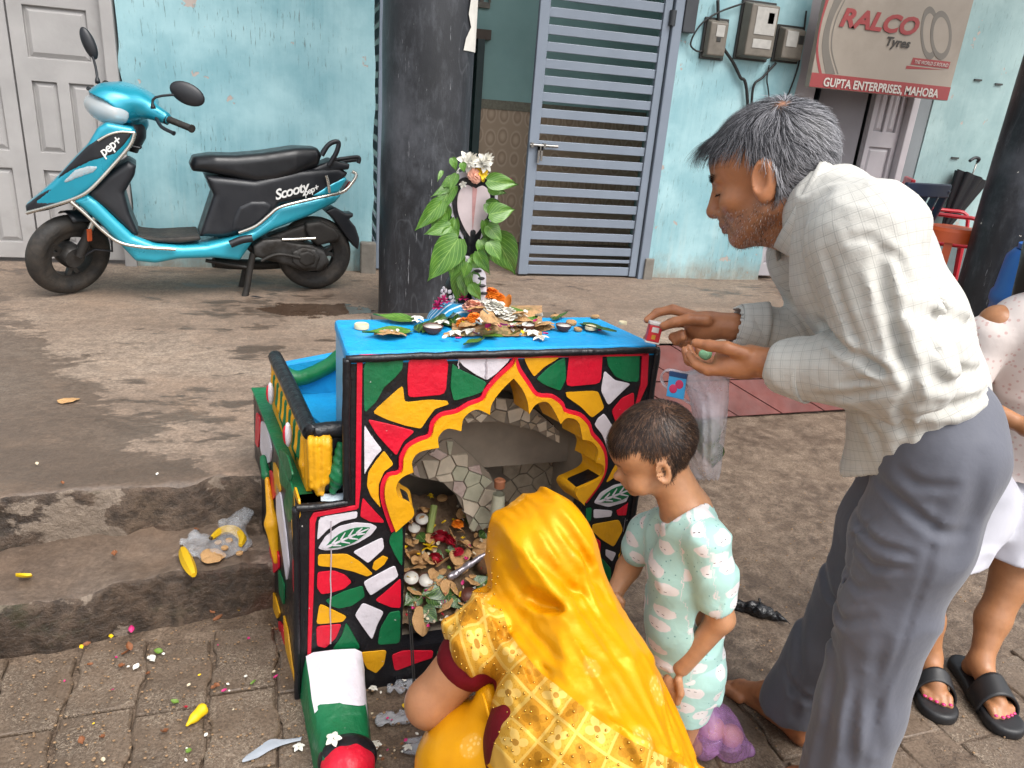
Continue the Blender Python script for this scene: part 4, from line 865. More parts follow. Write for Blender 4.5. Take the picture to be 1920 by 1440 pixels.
def leaf_mark(a, b, hw):
    """painted leaf: green field with white veins on its white lozenge"""
    a, b = np.array(a, float), np.array(b, float); t = (b-a)/np.linalg.norm(b-a); n = np.array([-t[1], t[0]]); L = np.linalg.norm(b-a)
    pts = [a+t*L*q+n*hw*s*math.sin(math.pi*q)**0.8 for s, qs in ((1, np.linspace(0, 1, 9)), (-1, np.linspace(1, 0, 9)[1:-1])) for q in qs]
    obj('painted_piece', G().prism([FP(*p) for p in pts], FR, .003, .0058), PG, fc)
    g = G(); ln = lambda p, q, w: g.prism([FP(*(p+n*w)), FP(*(p-n*w)), FP(*(q-n*w*.4)), FP(*(q+n*w*.4))], FR, .0058, .0066)
    ln(a-t*8, a+t*L*.97, 4.5)
    for q in (.15, .34, .52, .70):
        for s in (1, -1): ln(a+t*L*q+n*s*2, a+t*L*(q+.16)+n*s*hw*.86*math.sin(math.pi*(q+.12)), 4.2)
    obj('painted_veins', g, PW, fc)
leaf_mark((300, 928), (466, 855), 26); leaf_mark((1322, 758), (1474, 698), 25)
# body behind the face, blue top, side with wavy lines
def fb(u, y, z): p = FA+FU*u-FN*y; return (p[0], p[1], z)
M_SOOT = pm('sooty_plaster', '#857a6c', 0.3, 7, 0.85, bump=0.4, bscale=30)
def slab(name, u0, u1, y0, y1, z0, z1, m): return obj(name, G().hexa([fb(u0, y0, z0), fb(u1, y0, z0), fb(u1, y1, z0), fb(u0, y1, z0), fb(u0, y0, z1), fb(u1, y0, z1), fb(u1, y1, z1), fb(u0, y1, z1)]), m, sh)
slab('back_slab', ML+.003, RX-.004, .205, .235, LEDZ-.05, TOPZ-.031, M_SOOT)
slab('right_slab', jr+.042, RX-.004, .0505, .2045, LEDZ-.05, TOPZ-.031, PR)
slab('left_slab', ML+.003, jl-.031, .0505, .2045, LEDZ-.05, TOPZ-.031, PB)
def m_waves():
    t = NT('blue_paint_white_waves'); c = t.tc(); v = t.map(c, scale=(1, 1, 1))
    wv = t.wave(24, 1.4, vec=t.map(c, scale=(1, 1, 0.55)), dirn='Y', detail=1.0); col = t.mix(t.ramp(wv, [(0.78, 0.0), (0.86, 1.0)]), hx('#2391c4'), hx('#d5e6ee')); t.set(Base_Color=col, Roughness=0.4); t.bump(t.noise(30), 0.2, 0.004); return t.m
obj('side_panel', G().hexa([fb(ML-.001, .003, LEDZ+.002), fb(ML+.0028, .003, LEDZ+.002), fb(ML+.0028, .24, LEDZ+.002), fb(ML-.001, .24, LEDZ+.002), fb(ML-.001, .003, TOPZ-.031), fb(ML+.0028, .003, TOPZ-.031), fb(ML+.0028, .24, TOPZ-.031), fb(ML-.001, .24, TOPZ-.031)]), m_waves(), sh)
obj('top_slab', G().hexa([fb(ML-.004, -.002, TOPZ-.030), fb(RX+.002, -.002, TOPZ-.030), fb(RX-.05, .245, TOPZ-.030), fb(ML-.004, .245, TOPZ-.030), fb(ML-.004, -.002, TOPZ), fb(RX+.002, -.002, TOPZ), fb(RX-.05, .245, TOPZ), fb(ML-.004, .245, TOPZ)]), PB, sh, bev=.008)
obj('edge_moulding', G().rope([fb(ML-.004, -.004, TOPZ-.014), fb(.3, -.006, TOPZ-.012), fb(.5, -.005, TOPZ-.012), fb(RX+.004, -.004, TOPZ-.013)], 0.0085, seed=114.3), PK, sh, smooth=True)
obj('edge_moulding', G().rope([fb(ML-.002, -.003, TOPZ-.014), fb(ML-.003, -.003, .7), fb(ML-.001, -.003, LEDZ+.008)], 0.0093, seed=86.3), PK, sh, smooth=True)
obj('edge_moulding', G().rope([fb(ML, -.003, LEDZ), fb(.04, -.004, LEDZ-.004), fb(LX, -.003, LEDZ-.004)], 0.0082, seed=74.3), PK, sh, smooth=True)
obj('edge_moulding', G().rope([fb(LX, -.002, LEDZ-.004), fb(LX-.003, -.002, .3), fb(LX-.008, -.002, -.02)], 0.0082, seed=76.3), PK, sh, smooth=True)
obj('edge_moulding', G().rope([fb(RX+.002, -.002, TOPZ-.014), fb(RX+.004, -.002, .5), fb(RX, -.002, -.02)], 0.0082, seed=76.3), PK, sh, smooth=True)
# right side wall of the block
obj('side_wall', G().hexa([fb(RX-.05, .051, -.02), fb(RX-.0005, .051, -.02), fb(RX-.0005, .24, -.02), fb(RX-.05, .24, -.02), fb(RX-.05, .051, LEDZ-.052), fb(RX-.0005, .051, LEDZ-.052), fb(RX-.0005, .24, LEDZ-.052), fb(RX-.05, .24, LEDZ-.052)]), PK, sh)
# left wing with skewed side
W0, W1 = np.array([-.036, 1.508]), np.array([-.178, 2.24])
sv = np.array([W1[0]-W0[0], W1[1]-W0[1], 0]); SL = np.linalg.norm(sv); sv /= SL; sn = np.array([-sv[1], sv[0], 0])
def SD(u, v, d): p = np.array([W0[0], W0[1], 0])+sv*u+sn*d; return (p[0], p[1], v)
wing = obj('side_wing', G().hexa([(W0[0], W0[1]+.001, -.02), fb(.10, .0505, -.02), (.12, 2.24, -.02), (W1[0], W1[1], -.02), (W0[0]+.012, W0[1]+.001, LEDZ-.006), fb(.10, .0505, LEDZ-.006), (.12, 2.24, LEDZ-.006), (W1[0]+.012, W1[1], LEDZ-.006)]), PK, sh)
obj('wing_top', G().hexa([(W0[0]+.006, W0[1]+.004, LEDZ-.006), fb(.0985, .004, LEDZ-.006), (.12, 2.236, LEDZ-.006), (W1[0]+.006, W1[1]-.004, LEDZ-.006), (W0[0]+.006, W0[1]+.004, LEDZ), fb(.0985, .004, LEDZ), (.12, 2.236, LEDZ), (W1[0]+.006, W1[1]-.004, LEDZ)]), PG, sh, bev=.003)
def LP(X, Y):
    d0 = np.array([W0[0]+.004, W0[1], 0]); p = onp(460+X/2, 560+Y/2, d0, sn); return (float((p-d0)@sv), float(p[2]))
SIDE = [('R', [(36, 425), (48, 440), (52, 500), (46, 560), (36, 540)]), ('W', [(54, 458), (72, 470), (92, 560), (90, 610), (72, 625), (54, 560)]), ('G', [(118, 560), (150, 590), (168, 660), (150, 720), (125, 690)]),
 ('R', [(88, 640), (104, 660), (112, 740), (98, 760), (86, 700)]), ('Y', [(100, 610), (116, 640), (128, 720), (116, 742), (104, 690)]), ('W', [(112, 690), (128, 730), (150, 880), (164, 1000), (158, 1060), (140, 940), (116, 800)]), ('G', [(158, 670), (176, 740), (180, 820), (160, 840), (140, 770)]),
 ('Y', [(176, 700), (194, 760), (196, 900), (180, 950), (168, 820)]), ('R', [(190, 930), (200, 1100), (196, 1180), (182, 1080), (178, 980)]), ('W', [(80, 900), (95, 960), (112, 1075), (98, 1060), (84, 980)]), ('R', [(100, 880), (128, 960), (130, 1010), (112, 1030), (96, 940)]), ('G', [(128, 1010), (150, 1075), (150, 1150), (134, 1100)]), ('Y', [(108, 1090), (122, 1120), (138, 1180), (130, 1200), (114, 1160)]),
 ('G', [(100, 1120), (112, 1180), (130, 1260), (120, 1260), (102, 1180)]), ('R', [(134, 1205), (152, 1230), (160, 1330), (150, 1330), (138, 1260)]), ('Y', [(150, 1180), (166, 1240), (186, 1380), (200, 1440), (184, 1430), (160, 1300)])]
for k, poly in SIDE:
    w2 = [LP(*p) for p in soften(poly)]
    obj('painted_piece', G().prism(w2, lambda u, v, d: tuple(np.array(SD(u, v, d))+np.array([.012*v/LEDZ, 0, 0])), .0005, .0045), PBY[k], wing)
# relief leaf on the side wall
s = SDF((-.22, 1.75, .15), (0, 2.15, .55), .006)
q0 = np.array(SD(.40, .40, .004)); q1 = np.array(SD(.33, .30, .004)); q2 = np.array(SD(.30, .20, .003)); s.cone(q0, q1, .008, .014, .02).cone(q1, q2, .020, .008, .02); V, Q = s.mesh(1); sobj('relief_leaf', V, Q, PY_, wing)
s = SDF((-.22, 1.75, .15), (0, 2.2, .55), .006); s.cone(SD(.47, .43, .003), SD(.42, .40, .003), .010, .014, .01); V, Q = s.mesh(1); sobj('relief_leaf', V, Q, PG, wing)
# parapet with carved fringe around the blue basin
R0, R1 = np.array([.0, 1.565]), np.array([-.092, 2.06]); RZ = .692
def parapet(a, b, z0, z1, th, m, name):
    a, b = np.array([*a, 0]), np.array([*b, 0]); t = (b-a)/np.linalg.norm(b-a); n = np.array([-t[1], t[0], 0]); n_ = 26; P = []
    g = G(); L = np.linalg.norm(b-a)
    return obj(name, g.hexa([a-n*th+[0, 0, z0], b-n*th+[0, 0, z0], b+n*th+[0, 0, z0], a+n*th+[0, 0, z0], a-n*th+[0, 0, z1], b-n*th+[0, 0, z1], b+n*th+[0, 0, z1], a+n*th+[0, 0, z1]]), m, sh, bev=.004)
parapet(R0, R1, LEDZ, RZ-.012, .012, PY_, 'parapet')
parapet(R0, (.08, 1.57), LEDZ, RZ-.012, .012, PK, 'parapet')
obj('rim', G().tube(smoothline([(.085, 1.568, RZ), (.04, 1.564, RZ), (.006, 1.558, RZ), (-.004, 1.58, RZ), (-.05, 1.84, RZ+.002), (-.092, 2.07, RZ)], 6), .019, 12), PK, sh, smooth=True)
pt = (R1-R0)/np.linalg.norm(R1-R0); pn = np.array([-abs(pt[1]), pt[0]*1.0]); pn = np.array([-pt[1], pt[0]])
for i in range(15):           # hanging petals, alternately yellow and green, with red and white buds
    q = R0+pt*(.03+i*.031); c3 = np.array([q[0], q[1], 0])+np.array([pn[0], pn[1], 0])*.009; hgt = .105+.02*(i % 3 == 0)
    s = SDF((c3[0]-.06, c3[1]-.06, LEDZ-.02), (c3[0]+.06, c3[1]+.06, RZ+.02), .0045); s.cone(c3+[0, 0, RZ-.03], c3+[0, 0, RZ-.02-hgt*.6], .009, .012, .01).cone(c3+[0, 0, RZ-.02-hgt*.6], c3+[0, 0, RZ-.02-hgt], .012, .004, .01)
    V, Q = s.mesh(1); sobj('carved_petal', V, Q, PY_ if i % 2 == 0 else PG, sh)
for i in (2, 8):
    q = R0+pt*(.03+i*.045); c3 = np.array([q[0]+pn[0]*.03, q[1]+pn[1]*.03, RZ-.06]); obj('painted_bud', G().ell(c3, (.009, .012, .032)), PW, sh, smooth=True); obj('painted_bud', G().ell(c3+[-.004, -.002, 0], (.008, .006, .026)), PR, sh, smooth=True)
# the fringe's front corner: yellow tassel and green leaf
s = SDF((-.05, 1.5, LEDZ-.02), (.12, 1.62, RZ), .0045)
for dx, z0, z1, r in ((.008, RZ-.02, RZ-.12, .018), (.030, RZ-.02, RZ-.11, .018), (.018, RZ-.10, LEDZ+.012, .013)): s.cone((dx, 1.545, z0), (dx, 1.54, z1), r, r*.8, .012)
s.disp(lambda p: .0022*np.sin(p[..., 0]*420)+.002*vnoise(p*90)); V, Q = s.mesh(1); sobj('carved_tassel', V, Q, PY_, sh)
s = SDF((.0, 1.5, LEDZ-.02), (.12, 1.62, RZ+.02), .0045); s.cone((.064, 1.543, RZ-.03), (.060, 1.538, LEDZ+.055), .010, .022, .01).cone((.060, 1.538, LEDZ+.055), (.046, 1.538, LEDZ+.012), .022, .008, .01); s.disp(lambda p: .002*np.sin(p[..., 2]*300+p[..., 0]*200)); V, Q = s.mesh(1); sobj('carved_leaf', V, Q, PG, sh)
obj('basin', G().hexa([(-.07, 2.05, LEDZ+.001), (.78, 2.10, LEDZ+.001), fb(.76, .25, LEDZ+.001), fb(ML+.0, .25, LEDZ+.001), (-.07, 2.05, LEDZ+.05), (.78, 2.1, LEDZ+.05), fb(.76, .25, LEDZ+.05), fb(ML, .25, LEDZ+.05)]), PB, sh)
obj('basin_floor', G().hexa([(.012, 1.582, LEDZ+.001), (.099, 1.584, LEDZ+.001), (.08, 2.03, LEDZ+.001), (-.07, 2.03, LEDZ+.001), (.012, 1.582, LEDZ+.02), (.099, 1.584, LEDZ+.02), (.08, 2.03, LEDZ+.03), (-.07, 2.03, LEDZ+.03)]), PB, sh)
obj('basin_back', G().hexa([(-.09, 2.05, LEDZ+.001), (.16, 2.05, LEDZ+.001), (.16, 2.08, LEDZ+.001), (-.09, 2.08, LEDZ+.001), (-.09, 2.05, RZ-.02), (.16, 2.05, RZ+.03), (.16, 2.08, RZ+.03), (-.09, 2.08, RZ-.02)]), PB, sh, bev=.006)
obj('basin_trim', G().tube(smoothline([(-.085, 2.045, RZ-.03), (-.03, 2.043, RZ-.055), (.05, 2.043, RZ-.02), (.10, 2.043, RZ+.02), (.16, 2.043, RZ+.025)], 5), .022, 10), PG, sh, smooth=True)
# ---- inside of the niche
M_SOOT = pm('sooty_plaster', '#857a6c', 0.3, 7, 0.85, bump=0.4, bscale=30)
ND = .40
obj('niche_wall', G().add([FR(jl-.03, .02, -.051), FR(jr+.04, .02, -.051), FR(jr+.04, .02, -ND), FR(jl-.03, .02, -ND), FR(jl-.03, .862, -.051), FR(jr+.04, .862, -.051), FR(jr+.04, .862, -ND), FR(jl-.03, .862, -ND)], [(0, 1, 2, 3), (0, 3, 7, 4), (1, 5, 6, 2), (3, 2, 6, 7)]).add([FR(jl-.03, .56, -.236), FR(jr+.04, .56, -.236), FR(jr+.04, .56, -ND), FR(jl-.03, .56, -ND)], [(0, 1, 2, 3)]), M_SOOT, sh)
obj('niche_floor', G().hexa([fb(jl, .052, -.01), fb(jr, .052, -.01), fb(jr, .39, -.01), fb(jl, .39, -.01), fb(jl, .052, .098), fb(jr, .052, .098), fb(jr, .39, .098), fb(jl, .39, .098)]), M_SOOT, sh)
M_MARB = [pm('pinkish_marble_piece', '#b8a59d', 0.18, 30, 0.5, dirt='#7d5f5c', dirtamt=0.3), pm('greenish_marble_piece', '#aaa893', 0.15, 30, 0.5, dirt='#6b6a5c', dirtamt=0.3), pm('cream_marble_piece', '#c2b6a3', 0.15, 30, 0.5, dirt='#83756a', dirtamt=0.3), pm('grey_marble_piece', '#a0937f', 0.2, 30, 0.6, dirt='#7d7263', dirtamt=0.4)]
def crazy(poly, d0, d1, n, name, mats, parent, gap=.0016, seed=1, within=None):
    rg = np.random.default_rng(seed); P = np.array(poly); lo, hi = P.min(0), P.max(0); ins = polysdf(P); S = []
    while len(S) < n:
        c = lo+rg.random(2)*(hi-lo)
        if ins(c) < 0 and all(np.hypot(*(c-s)) > .55*math.sqrt((hi-lo).prod()/n) for s in S): S.append(c)
        if rg.random() < .0005: break
    for i, c in enumerate(S):
        cell = [np.array(q) for q in ((lo[0], lo[1]), (hi[0], lo[1]), (hi[0], hi[1]), (lo[0], hi[1]))]
        for j, o_ in enumerate(S):
            if i == j: continue
            m = (c+o_)/2; nn = (o_-c)/np.linalg.norm(o_-c); m = m-nn*gap; out = []
            for k in range(len(cell)):
                a, b = cell[k-1], cell[k]; da, db = (a-m)@nn, (b-m)@nn
                if da <= 0: out.append(a)
                if (da < 0) != (db < 0) and abs(da-db) > 1e-12: out.append(a+(b-a)*da/(da-db))
                elif db <= 0 and False: out.append(b)
            cell = out
            if len(cell) < 3: break
        if len(cell) >= 3:
            # keep inside the outline: pull outside corners back to the edge
            cc = []
            for q in cell:
                t = 1.0
                while ins(c+(q-c)*t) > -.001 and t > .1: t -= .08
                cc.append(tuple(c+(q-c)*t))
            obj(name, G().prism(cc, FR, d0, d1+random.uniform(-.001, .0015)), mats[int(rg.integers(len(mats)))], parent, bev=.0012)
stg_ = [FP(*p, -.195) for p in [(742, 535), (776, 528), (850, 590), (918, 660), (955, 740), (962, 850), (850, 878), (828, 812), (792, 740), (740, 690), (640, 672), (600, 655), (668, 598)]]
stair = obj('stone_stair', G().prism(stg_, FR, -.20, -.26), M_SOOT, sh)
crazy(stg_, -.1998, -.194, 20, 'stone_piece', M_MARB[:3], stair, seed=5)
bw = [FP(*p, -.295) for p in [(800, 470), (950, 455), (1090, 480), (1170, 540), (1190, 640), (1190, 900), (800, 900)]]
bk = obj('back_wall', G().prism(bw, FR, -.30, -.34), M_SOOT, sh)
crazy([FP(*p, -.295) for p in [(960, 480), (1090, 490), (1160, 560), (1185, 650), (1185, 850), (980, 850), (960, 720)]], -.2998, -.294, 26, 'stone_piece', M_MARB[3:], bk, seed=8)
vt = [FP(*p, -.116) for p in [(800, 470), (840, 420), (930, 370), (1010, 380), (1090, 420), (1180, 500), (1180, 545), (1090, 495), (950, 462), (860, 465)]]
va = obj('vault', G().prism(vt, FR, -.12, -.17), M_SOOT, sh)
crazy(vt, -.1198, -.115, 16, 'stone_piece', [M_MARB[2], M_MARB[3]], va, seed=11)
s = SDF((.40, 1.55, .25), (.56, 1.75, .45), .004); q = FP(950, 740, -.13); b_ = np.array(FR(q[0], q[1], -.13)); s.cone(b_+[0, 0, -.05], b_+[0, 0, .012], .019, .016, .004); sobj('small_post', *s.mesh(1), M_MARB[1], sh)
obj('post_cap', G().lathe([(0, 0), (.014, 0), (.015, .02), (.010, .024), (0, .020)], tuple(b_+[0, 0, .026]), 14), pm('terracotta', '#9a6244', 0.15, 20, 0.7), sh, smooth=40)
# ---- arm reaching forward from the front left corner
aw = [(-.022, 1.50), (.112, 1.508), (.110, 1.20), (.012, 1.20)]
def armtop(y): return .082+.055*np.clip((y-1.33)/.17, 0, 1)
g = G(); ys = np.linspace(1.498, 1.238, 16); P = []
for y in ys:
    q = (1.50-y)/.27; xl, xr_ = -.024+.036*q, .112; zt = armtop(y)
    P.append([(xl-.012, y, -.01), (xl-.004, y, zt*.6), (xl+.004, y, zt-.008), (xl+.02, y, zt), ((xl+xr_)/2, y, zt+.003), (xr_-.016, y, zt), (xr_, y, zt-.012), (xr_+.006, y, zt*.5), (xr_+.012, y, -.01)])
P = np.array(P); P += .002*np.stack([vnoise(P*30), vnoise(P*30+9), vnoise(P*30+20)], -1)
g.grid(P); arm = obj('front_arm', g, PG, sh, smooth=60)
w_ = P[0:9, 2:8].copy(); w_[..., 2] += .0025; w_[8, :, 1] += np.array([0, .012, .01, -.004, .01, .004]); w_[0, :, 1] -= 0; obj('white_panel', G().grid(w_), PW, arm, smooth=True)
ec = np.array([.066, 1.238, .050]); s = SDF(ec-.1, ec+.1, .005); s.ell(ec, (.058, .058, .048), 0); s.disp(lambda p: .0025*vnoise(p*60)); sobj('red_knob', *s.mesh(1), PR, arm)
s = SDF(ec-.1, ec+.1, .005); s.ell(ec+[0, .020, -.002], (.064, .050, .050), 0); sobj('knob_collar', *s.mesh(1), PK, arm)
# ================================================================== PEOPLE
class Fig:
    def __init__(s, M0, f, name, label):
        s.f = np.array([f[0], f[1], 0.0]); s.f /= np.linalg.norm(s.f); s.l = np.array([-s.f[1], s.f[0], 0]); s.M0 = np.array([*M0, 0.0])
        s.o = thing(name, label, 'person', tuple(s.M0), math.atan2(s.f[1], s.f[0]))
    def L(s, px, py, lat=0.0):
        p = onp(px, py, s.M0+s.l*lat, s.l)-s.M0; return np.array([p@s.f, lat, p[2]])
    def W(s, p):
        q = np.asarray(p, float)-s.M0; return np.array([q@s.f, q@s.l, q[2]])
def m_skin(name, rough=0.42):
    t = NT(name); c = t.attr('tint', 'Color'); n = t.noise(45, 5, 0.6); c = t.mix(t.ramp(n, [(0.3, 0.22), (0.7, 0.0)]), c, (0.10, 0.035, 0.02))
    t.set(Base_Color=c); t.put(t.b.inputs['Roughness'], t.ramp(t.noise(20), [(0.3, rough-.08), (0.7, rough+.1)])); t.bump(t.math('ADD', t.noise(160, 3), t.math('MULTIPLY', t.noise(50, 3), 0.8)), 0.18, 0.002)
    t.b.inputs['Subsurface Weight'].default_value = 0.12; t.b.inputs['Subsurface Radius'].default_value = (0.010, 0.004, 0.002); t.b.inputs['Subsurface Scale'].default_value = 1.0
    return t.m
def m_hair():
    t = NT('hair_strands'); t.set(Base_Color=t.attr('tint', 'Color'), Roughness=0.42); t.b.inputs['Specular IOR Level'].default_value = 0.35; return t.m
M_SKIN, M_HAIR = m_skin('brown_skin'), m_hair()
def strands(name, roots, nrm, dirs, lens, cols, parent, wid=0.0011, seg=5, lift=0.35, grav=0.0, rise=0.0, surf=None, curl=0.0, wander=0.25):
    """hair as thin tapering ribbons; they follow the skull given by surf(p) -> (distance, outward normal)"""
    n = len(roots); P = roots.copy(); D = dirs+nrm*lift; D /= np.linalg.norm(D, axis=1)[:, None]; st_ = (lens/seg)[:, None]; pts = [P.copy()]
    wd = rng.normal(size=(n, 3))*wander
    for k in range(seg):
        P = P+D*st_; 
        if surf is not None:
            d, nn = surf(P); low = d < rise+.0015; P = np.where(low[:, None], P+nn*(rise+.0015-d)[:, None], P)
            D = D-nn*np.maximum((D*nn).sum(1), 0)[:, None]*0.45
        D = D+np.array([0, 0, -grav])+wd*0.25; D /= np.linalg.norm(D, axis=1)[:, None]; pts.append(P.copy())
    pts = np.stack(pts, 1); T = np.gradient(pts, axis=1); ref = nrm[:, None, :]+0*T; B = np.cross(T, ref); B /= np.linalg.norm(B, axis=2)[:, :, None]+1e-9
    wv = wid*np.linspace(1, .25, seg+1)[None, :, None]*(0.7+0.6*rng.random((n, 1, 1)))
    V = np.stack([pts-B*wv, pts+B*wv], 2).reshape(n, -1, 3); m = (seg+1)*2
    base = (np.arange(n)*m)[:, None, None]; k = np.arange(seg)[None, :, None]*2; Q = (base+k+np.array([0, 1, 3, 2])[None, None, :]).reshape(-1, 4)
    o = sobj(name, V.reshape(-1, 3), Q, M_HAIR, parent, world=False); vattr(o, 'tint', np.repeat(np.concatenate([cols, np.ones((n, 1))], 1), m, 0), 'FLOAT_COLOR'); return o
def normals(o):
    n = np.zeros(len(o.data.vertices)*3, np.float32); o.data.vertices.foreach_get('normal', n); return n.reshape(-1, 3).astype(float)
def ellsurf(c, r, R):
    c, r, R = np.array(c), np.array(r), np.array(R)
    def fn(p):
        q = (p-c)@R; k0 = np.linalg.norm(q/r, axis=-1); g = q/(r*r); gl = np.linalg.norm(g, axis=-1)+1e-9; return k0*(k0-1)/gl, (g/gl[:, None])@R.T
    return fn
def limb_uv(V, bones):
    """cloth coordinates: for every vertex the nearest bone gives (around, along)"""
    best = np.full(len(V), 1e9); lab = np.zeros(len(V), int); UV = np.zeros((len(V), 3))
    off = 0.0
    for i, (a, b, r, refv) in enumerate(bones):
        a, b = np.array(a, float), np.array(b, float); t = b-a; Ln = np.linalg.norm(t); t /= Ln; s = np.clip((V-a)@t, 0, Ln); q = V-a-s[:, None]*t; d = np.linalg.norm(q, axis=1)-r
        e1 = np.array(refv)-t*np.dot(refv, t); e1 /= np.linalg.norm(e1); e2 = np.cross(t, e1); ang = np.arctan2(q@e2, q@e1); m = d < best
        best[m] = d[m]; lab[m] = i; UV[m] = np.stack([ang*r, (V-a)@t+off, 0*ang], 1)[m]; off += Ln if i and bones[i][4:] else 0
    return UV, lab
def hand_chain(s, pts, r0, r1, k=.006):
    n = len(pts); rs = np.linspace(r0, r1, n); s.chain(pts, rs, k)
# ------------------------------------------------------------------ the man
mn = Fig((1.12, 1.15), (-.70, .714), 'person', 'grey haired man in white checked shirt and grey trousers bending over the shrine')
L = mn.L
HS = 1.19; TH = math.radians(22); hf = np.array([math.cos(TH), 0, -math.sin(TH)]); hu = np.array([math.sin(TH), 0, math.cos(TH)]); hl_ = np.array([0, 1.0, 0]); HR = np.stack([hf, hl_, hu], 1)
hc0 = L(1434, 344, .088)-HS*(HR@np.array([-.006, .078, -.022]))
def H(x, y, z): return hc0+HS*(HR@np.array([x, y, z]))
h_ = .0036
B = SDF((-.32, -.36, -.02), (.62, .32, 1.56), h_)
def face(B, H, HR, s, child=False):
    B.ell(H(-.012, 0, .018), np.array([.096, .074, .090])*s, .01, HR); B.ell(H(.034, 0, -.046), np.array([.056, .056, .066])*s, .03, HR); B.ell(H(.052, 0, .028), np.array([.042, .060, .046])*s, .03, HR)
    for q in (-1, 1):
        B.ell(H(.058, q*.040, -.036), np.array([.024, .022, .020])*s, .022, HR); B.cone(H(.006, q*.056, -.062), H(.062, q*.022, -.098), .015*s, .016*s, .03)
    B.cone(H(.068, -.008, -.099), H(.068, .008, -.099), .018*s, .018*s, .02)
    for q in (-1, 1):
        B.cone(H(.086, q*.012, .006), H(.074, q*.046, .006), .0105*s, .009*s, .010); B.ell(H(.094, q*.031, -.012), np.array([.016, .019, .012])*s, .012, HR, 's'); B.ell(H(.0725, q*.032, -.013), np.array([.0150, .0155, .0130])*s, .002, HR)
        B.cone(H(.083, q*.020, -.004), H(.076, q*.044, -.006), .0045*s, .004*s, .004)
    B.cone(H(.086, 0, .004), H(.106, 0, -.042), .0085*s, .0125*s, .012); B.ell(H(.106, 0, -.046), np.array([.0125, .0125, .011])*s, .008, HR)
    for q in (-1, 1): B.ell(H(.094, q*.013, -.050), np.array([.010, .008, .008])*s, .006, HR)
    B.ell(H(.078, 0, -.066), np.array([.020, .030, .016])*s, .014, HR); B.cone(H(.093, -.012, -.072), H(.093, .012, -.072), .0065*s, .0065*s, .006); B.cone(H(.090, -.010, -.084), H(.090, .010, -.084), .0075*s, .0075*s, .006)
    B.ell(H(.101, 0, -.0775), np.array([.014, .021, .0018])*s, .002, HR, 's'); B.ell(H(.093, 0, -.091), np.array([.009, .02, .004])*s, .006, HR, 's')
    for q in (-1, 1):
        Re = HR@np.array(Matrix.Rotation(math.radians(-12), 3, 'Y'))@np.array(Matrix.Rotation(math.radians(q*22), 3, 'Z'))
        B.ell(H(-.008, q*.076, -.016), np.array([.023, .0115, .036])*s, .004, Re); B.ell(H(-.001, q*.089, -.013), np.array([.0125, .0085, .023])*s, .003, Re, 's'); B.ell(H(.001, q*.094, -.019), np.array([.010, .012, .017])*s, .003, Re, 's'); B.ell(H(-.002, q*.078, -.042), np.array([.011, .007, .012])*s, .006, Re); B.cone(H(.008, q*.076, -.018), H(.008, q*.077, -.026), .0045*s, .0045*s, .004)
face(B, H, HR, HS)
nb = L(1545, 405, 0)
B.cone(H(-.022, 0, -.045), nb, .056*HS, .066, .03); B.cone(H(.026, 0, -.098), nb+[.045, 0, -.045], .030, .040, .025)
pel, mid, che = L(1750, 810, 0), L(1700, 640, 0), L(1600, 480, 0)
for q in (-1, 1): B.chain([che+[0, q*.07, 0], mid+[0, q*.06, 0], pel+[0, q*.06, 0]], [.095, .09, .095], .03)
B.cone(nb, che, .06, .09, .03)
shL, elL, wrL = L(1615, 450, .175), L(1690, 695, .21), L(1445, 682, .15)
shR, elR, wrR = L(1520, 480, -.16), L(1575, 650, -.19), L(1372, 612, -.06)
B.chain([shL, elL, wrL], [.055, .042, .027], .02); B.chain([shR, elR, wrR], [.055, .042, .027], .02)
# left hand: open and cupped, palm up, thumb on top
P3 = lambda a: [L(*q) for q in a]
B.chain(P3([(1445, 682, .15), (1405, 676, .145)]), [.029, .032], .012); B.ell(L(1382, 676, .13), (.046, .040, .024), .014)
B.ell(L(1376, 690, .155), (.040, .022, .020), .014)
hand_chain(B, P3([(1398, 664, .165), (1362, 652, .172), (1330, 648, .170), (1304, 643, .165)]), .0145, .0095)
hand_chain(B, P3([(1360, 694, .165), (1328, 694, .165), (1305, 683, .160), (1292, 665, .152)]), .0125, .0085)
hand_chain(B, P3([(1358, 692, .14), (1318, 690, .135), (1292, 676, .130), (1284, 656, .124)]), .0125, .0085)
hand_chain(B, P3([(1358, 688, .115), (1322, 684, .108), (1298, 670, .104), (1292, 652, .10)]), .0120, .008)
hand_chain(B, P3([(1362, 682, .092), (1332, 676, .082), (1312, 662, .080), (1308, 648, .078)]), .011, .0075)
# right hand: pinching the little box, other fingers curled in
B.chain(P3([(1372, 612, -.06), (1335, 610, -.05)]), [.029, .032], .012); B.ell(L(1316, 612, -.04), (.042, .028, .034), .014)
hand_chain(B, P3([(1325, 600, -.015), (1292, 598, .004), (1266, 604, .010), (1244, 611, .012)]), .0145, .0095)
hand_chain(B, P3([(1300, 592, -.05), (1262, 580, -.045), (1232, 586, -.035), (1213, 600, -.018)]), .0125, .0085)
hand_chain(B, P3([(1298, 604, -.06), (1258, 606, -.055), (1226, 620, -.042), (1212, 634, -.022)]), .0125, .0085)
hand_chain(B, P3([(1302, 620, -.055), (1268, 634, -.045), (1262, 632, -.020), (1280, 624, -.004)]), .0120, .0085)
hand_chain(B, P3([(1310, 632, -.045), (1280, 644, -.035), (1268, 640, -.012), (1282, 634, .002)]), .011, .008)
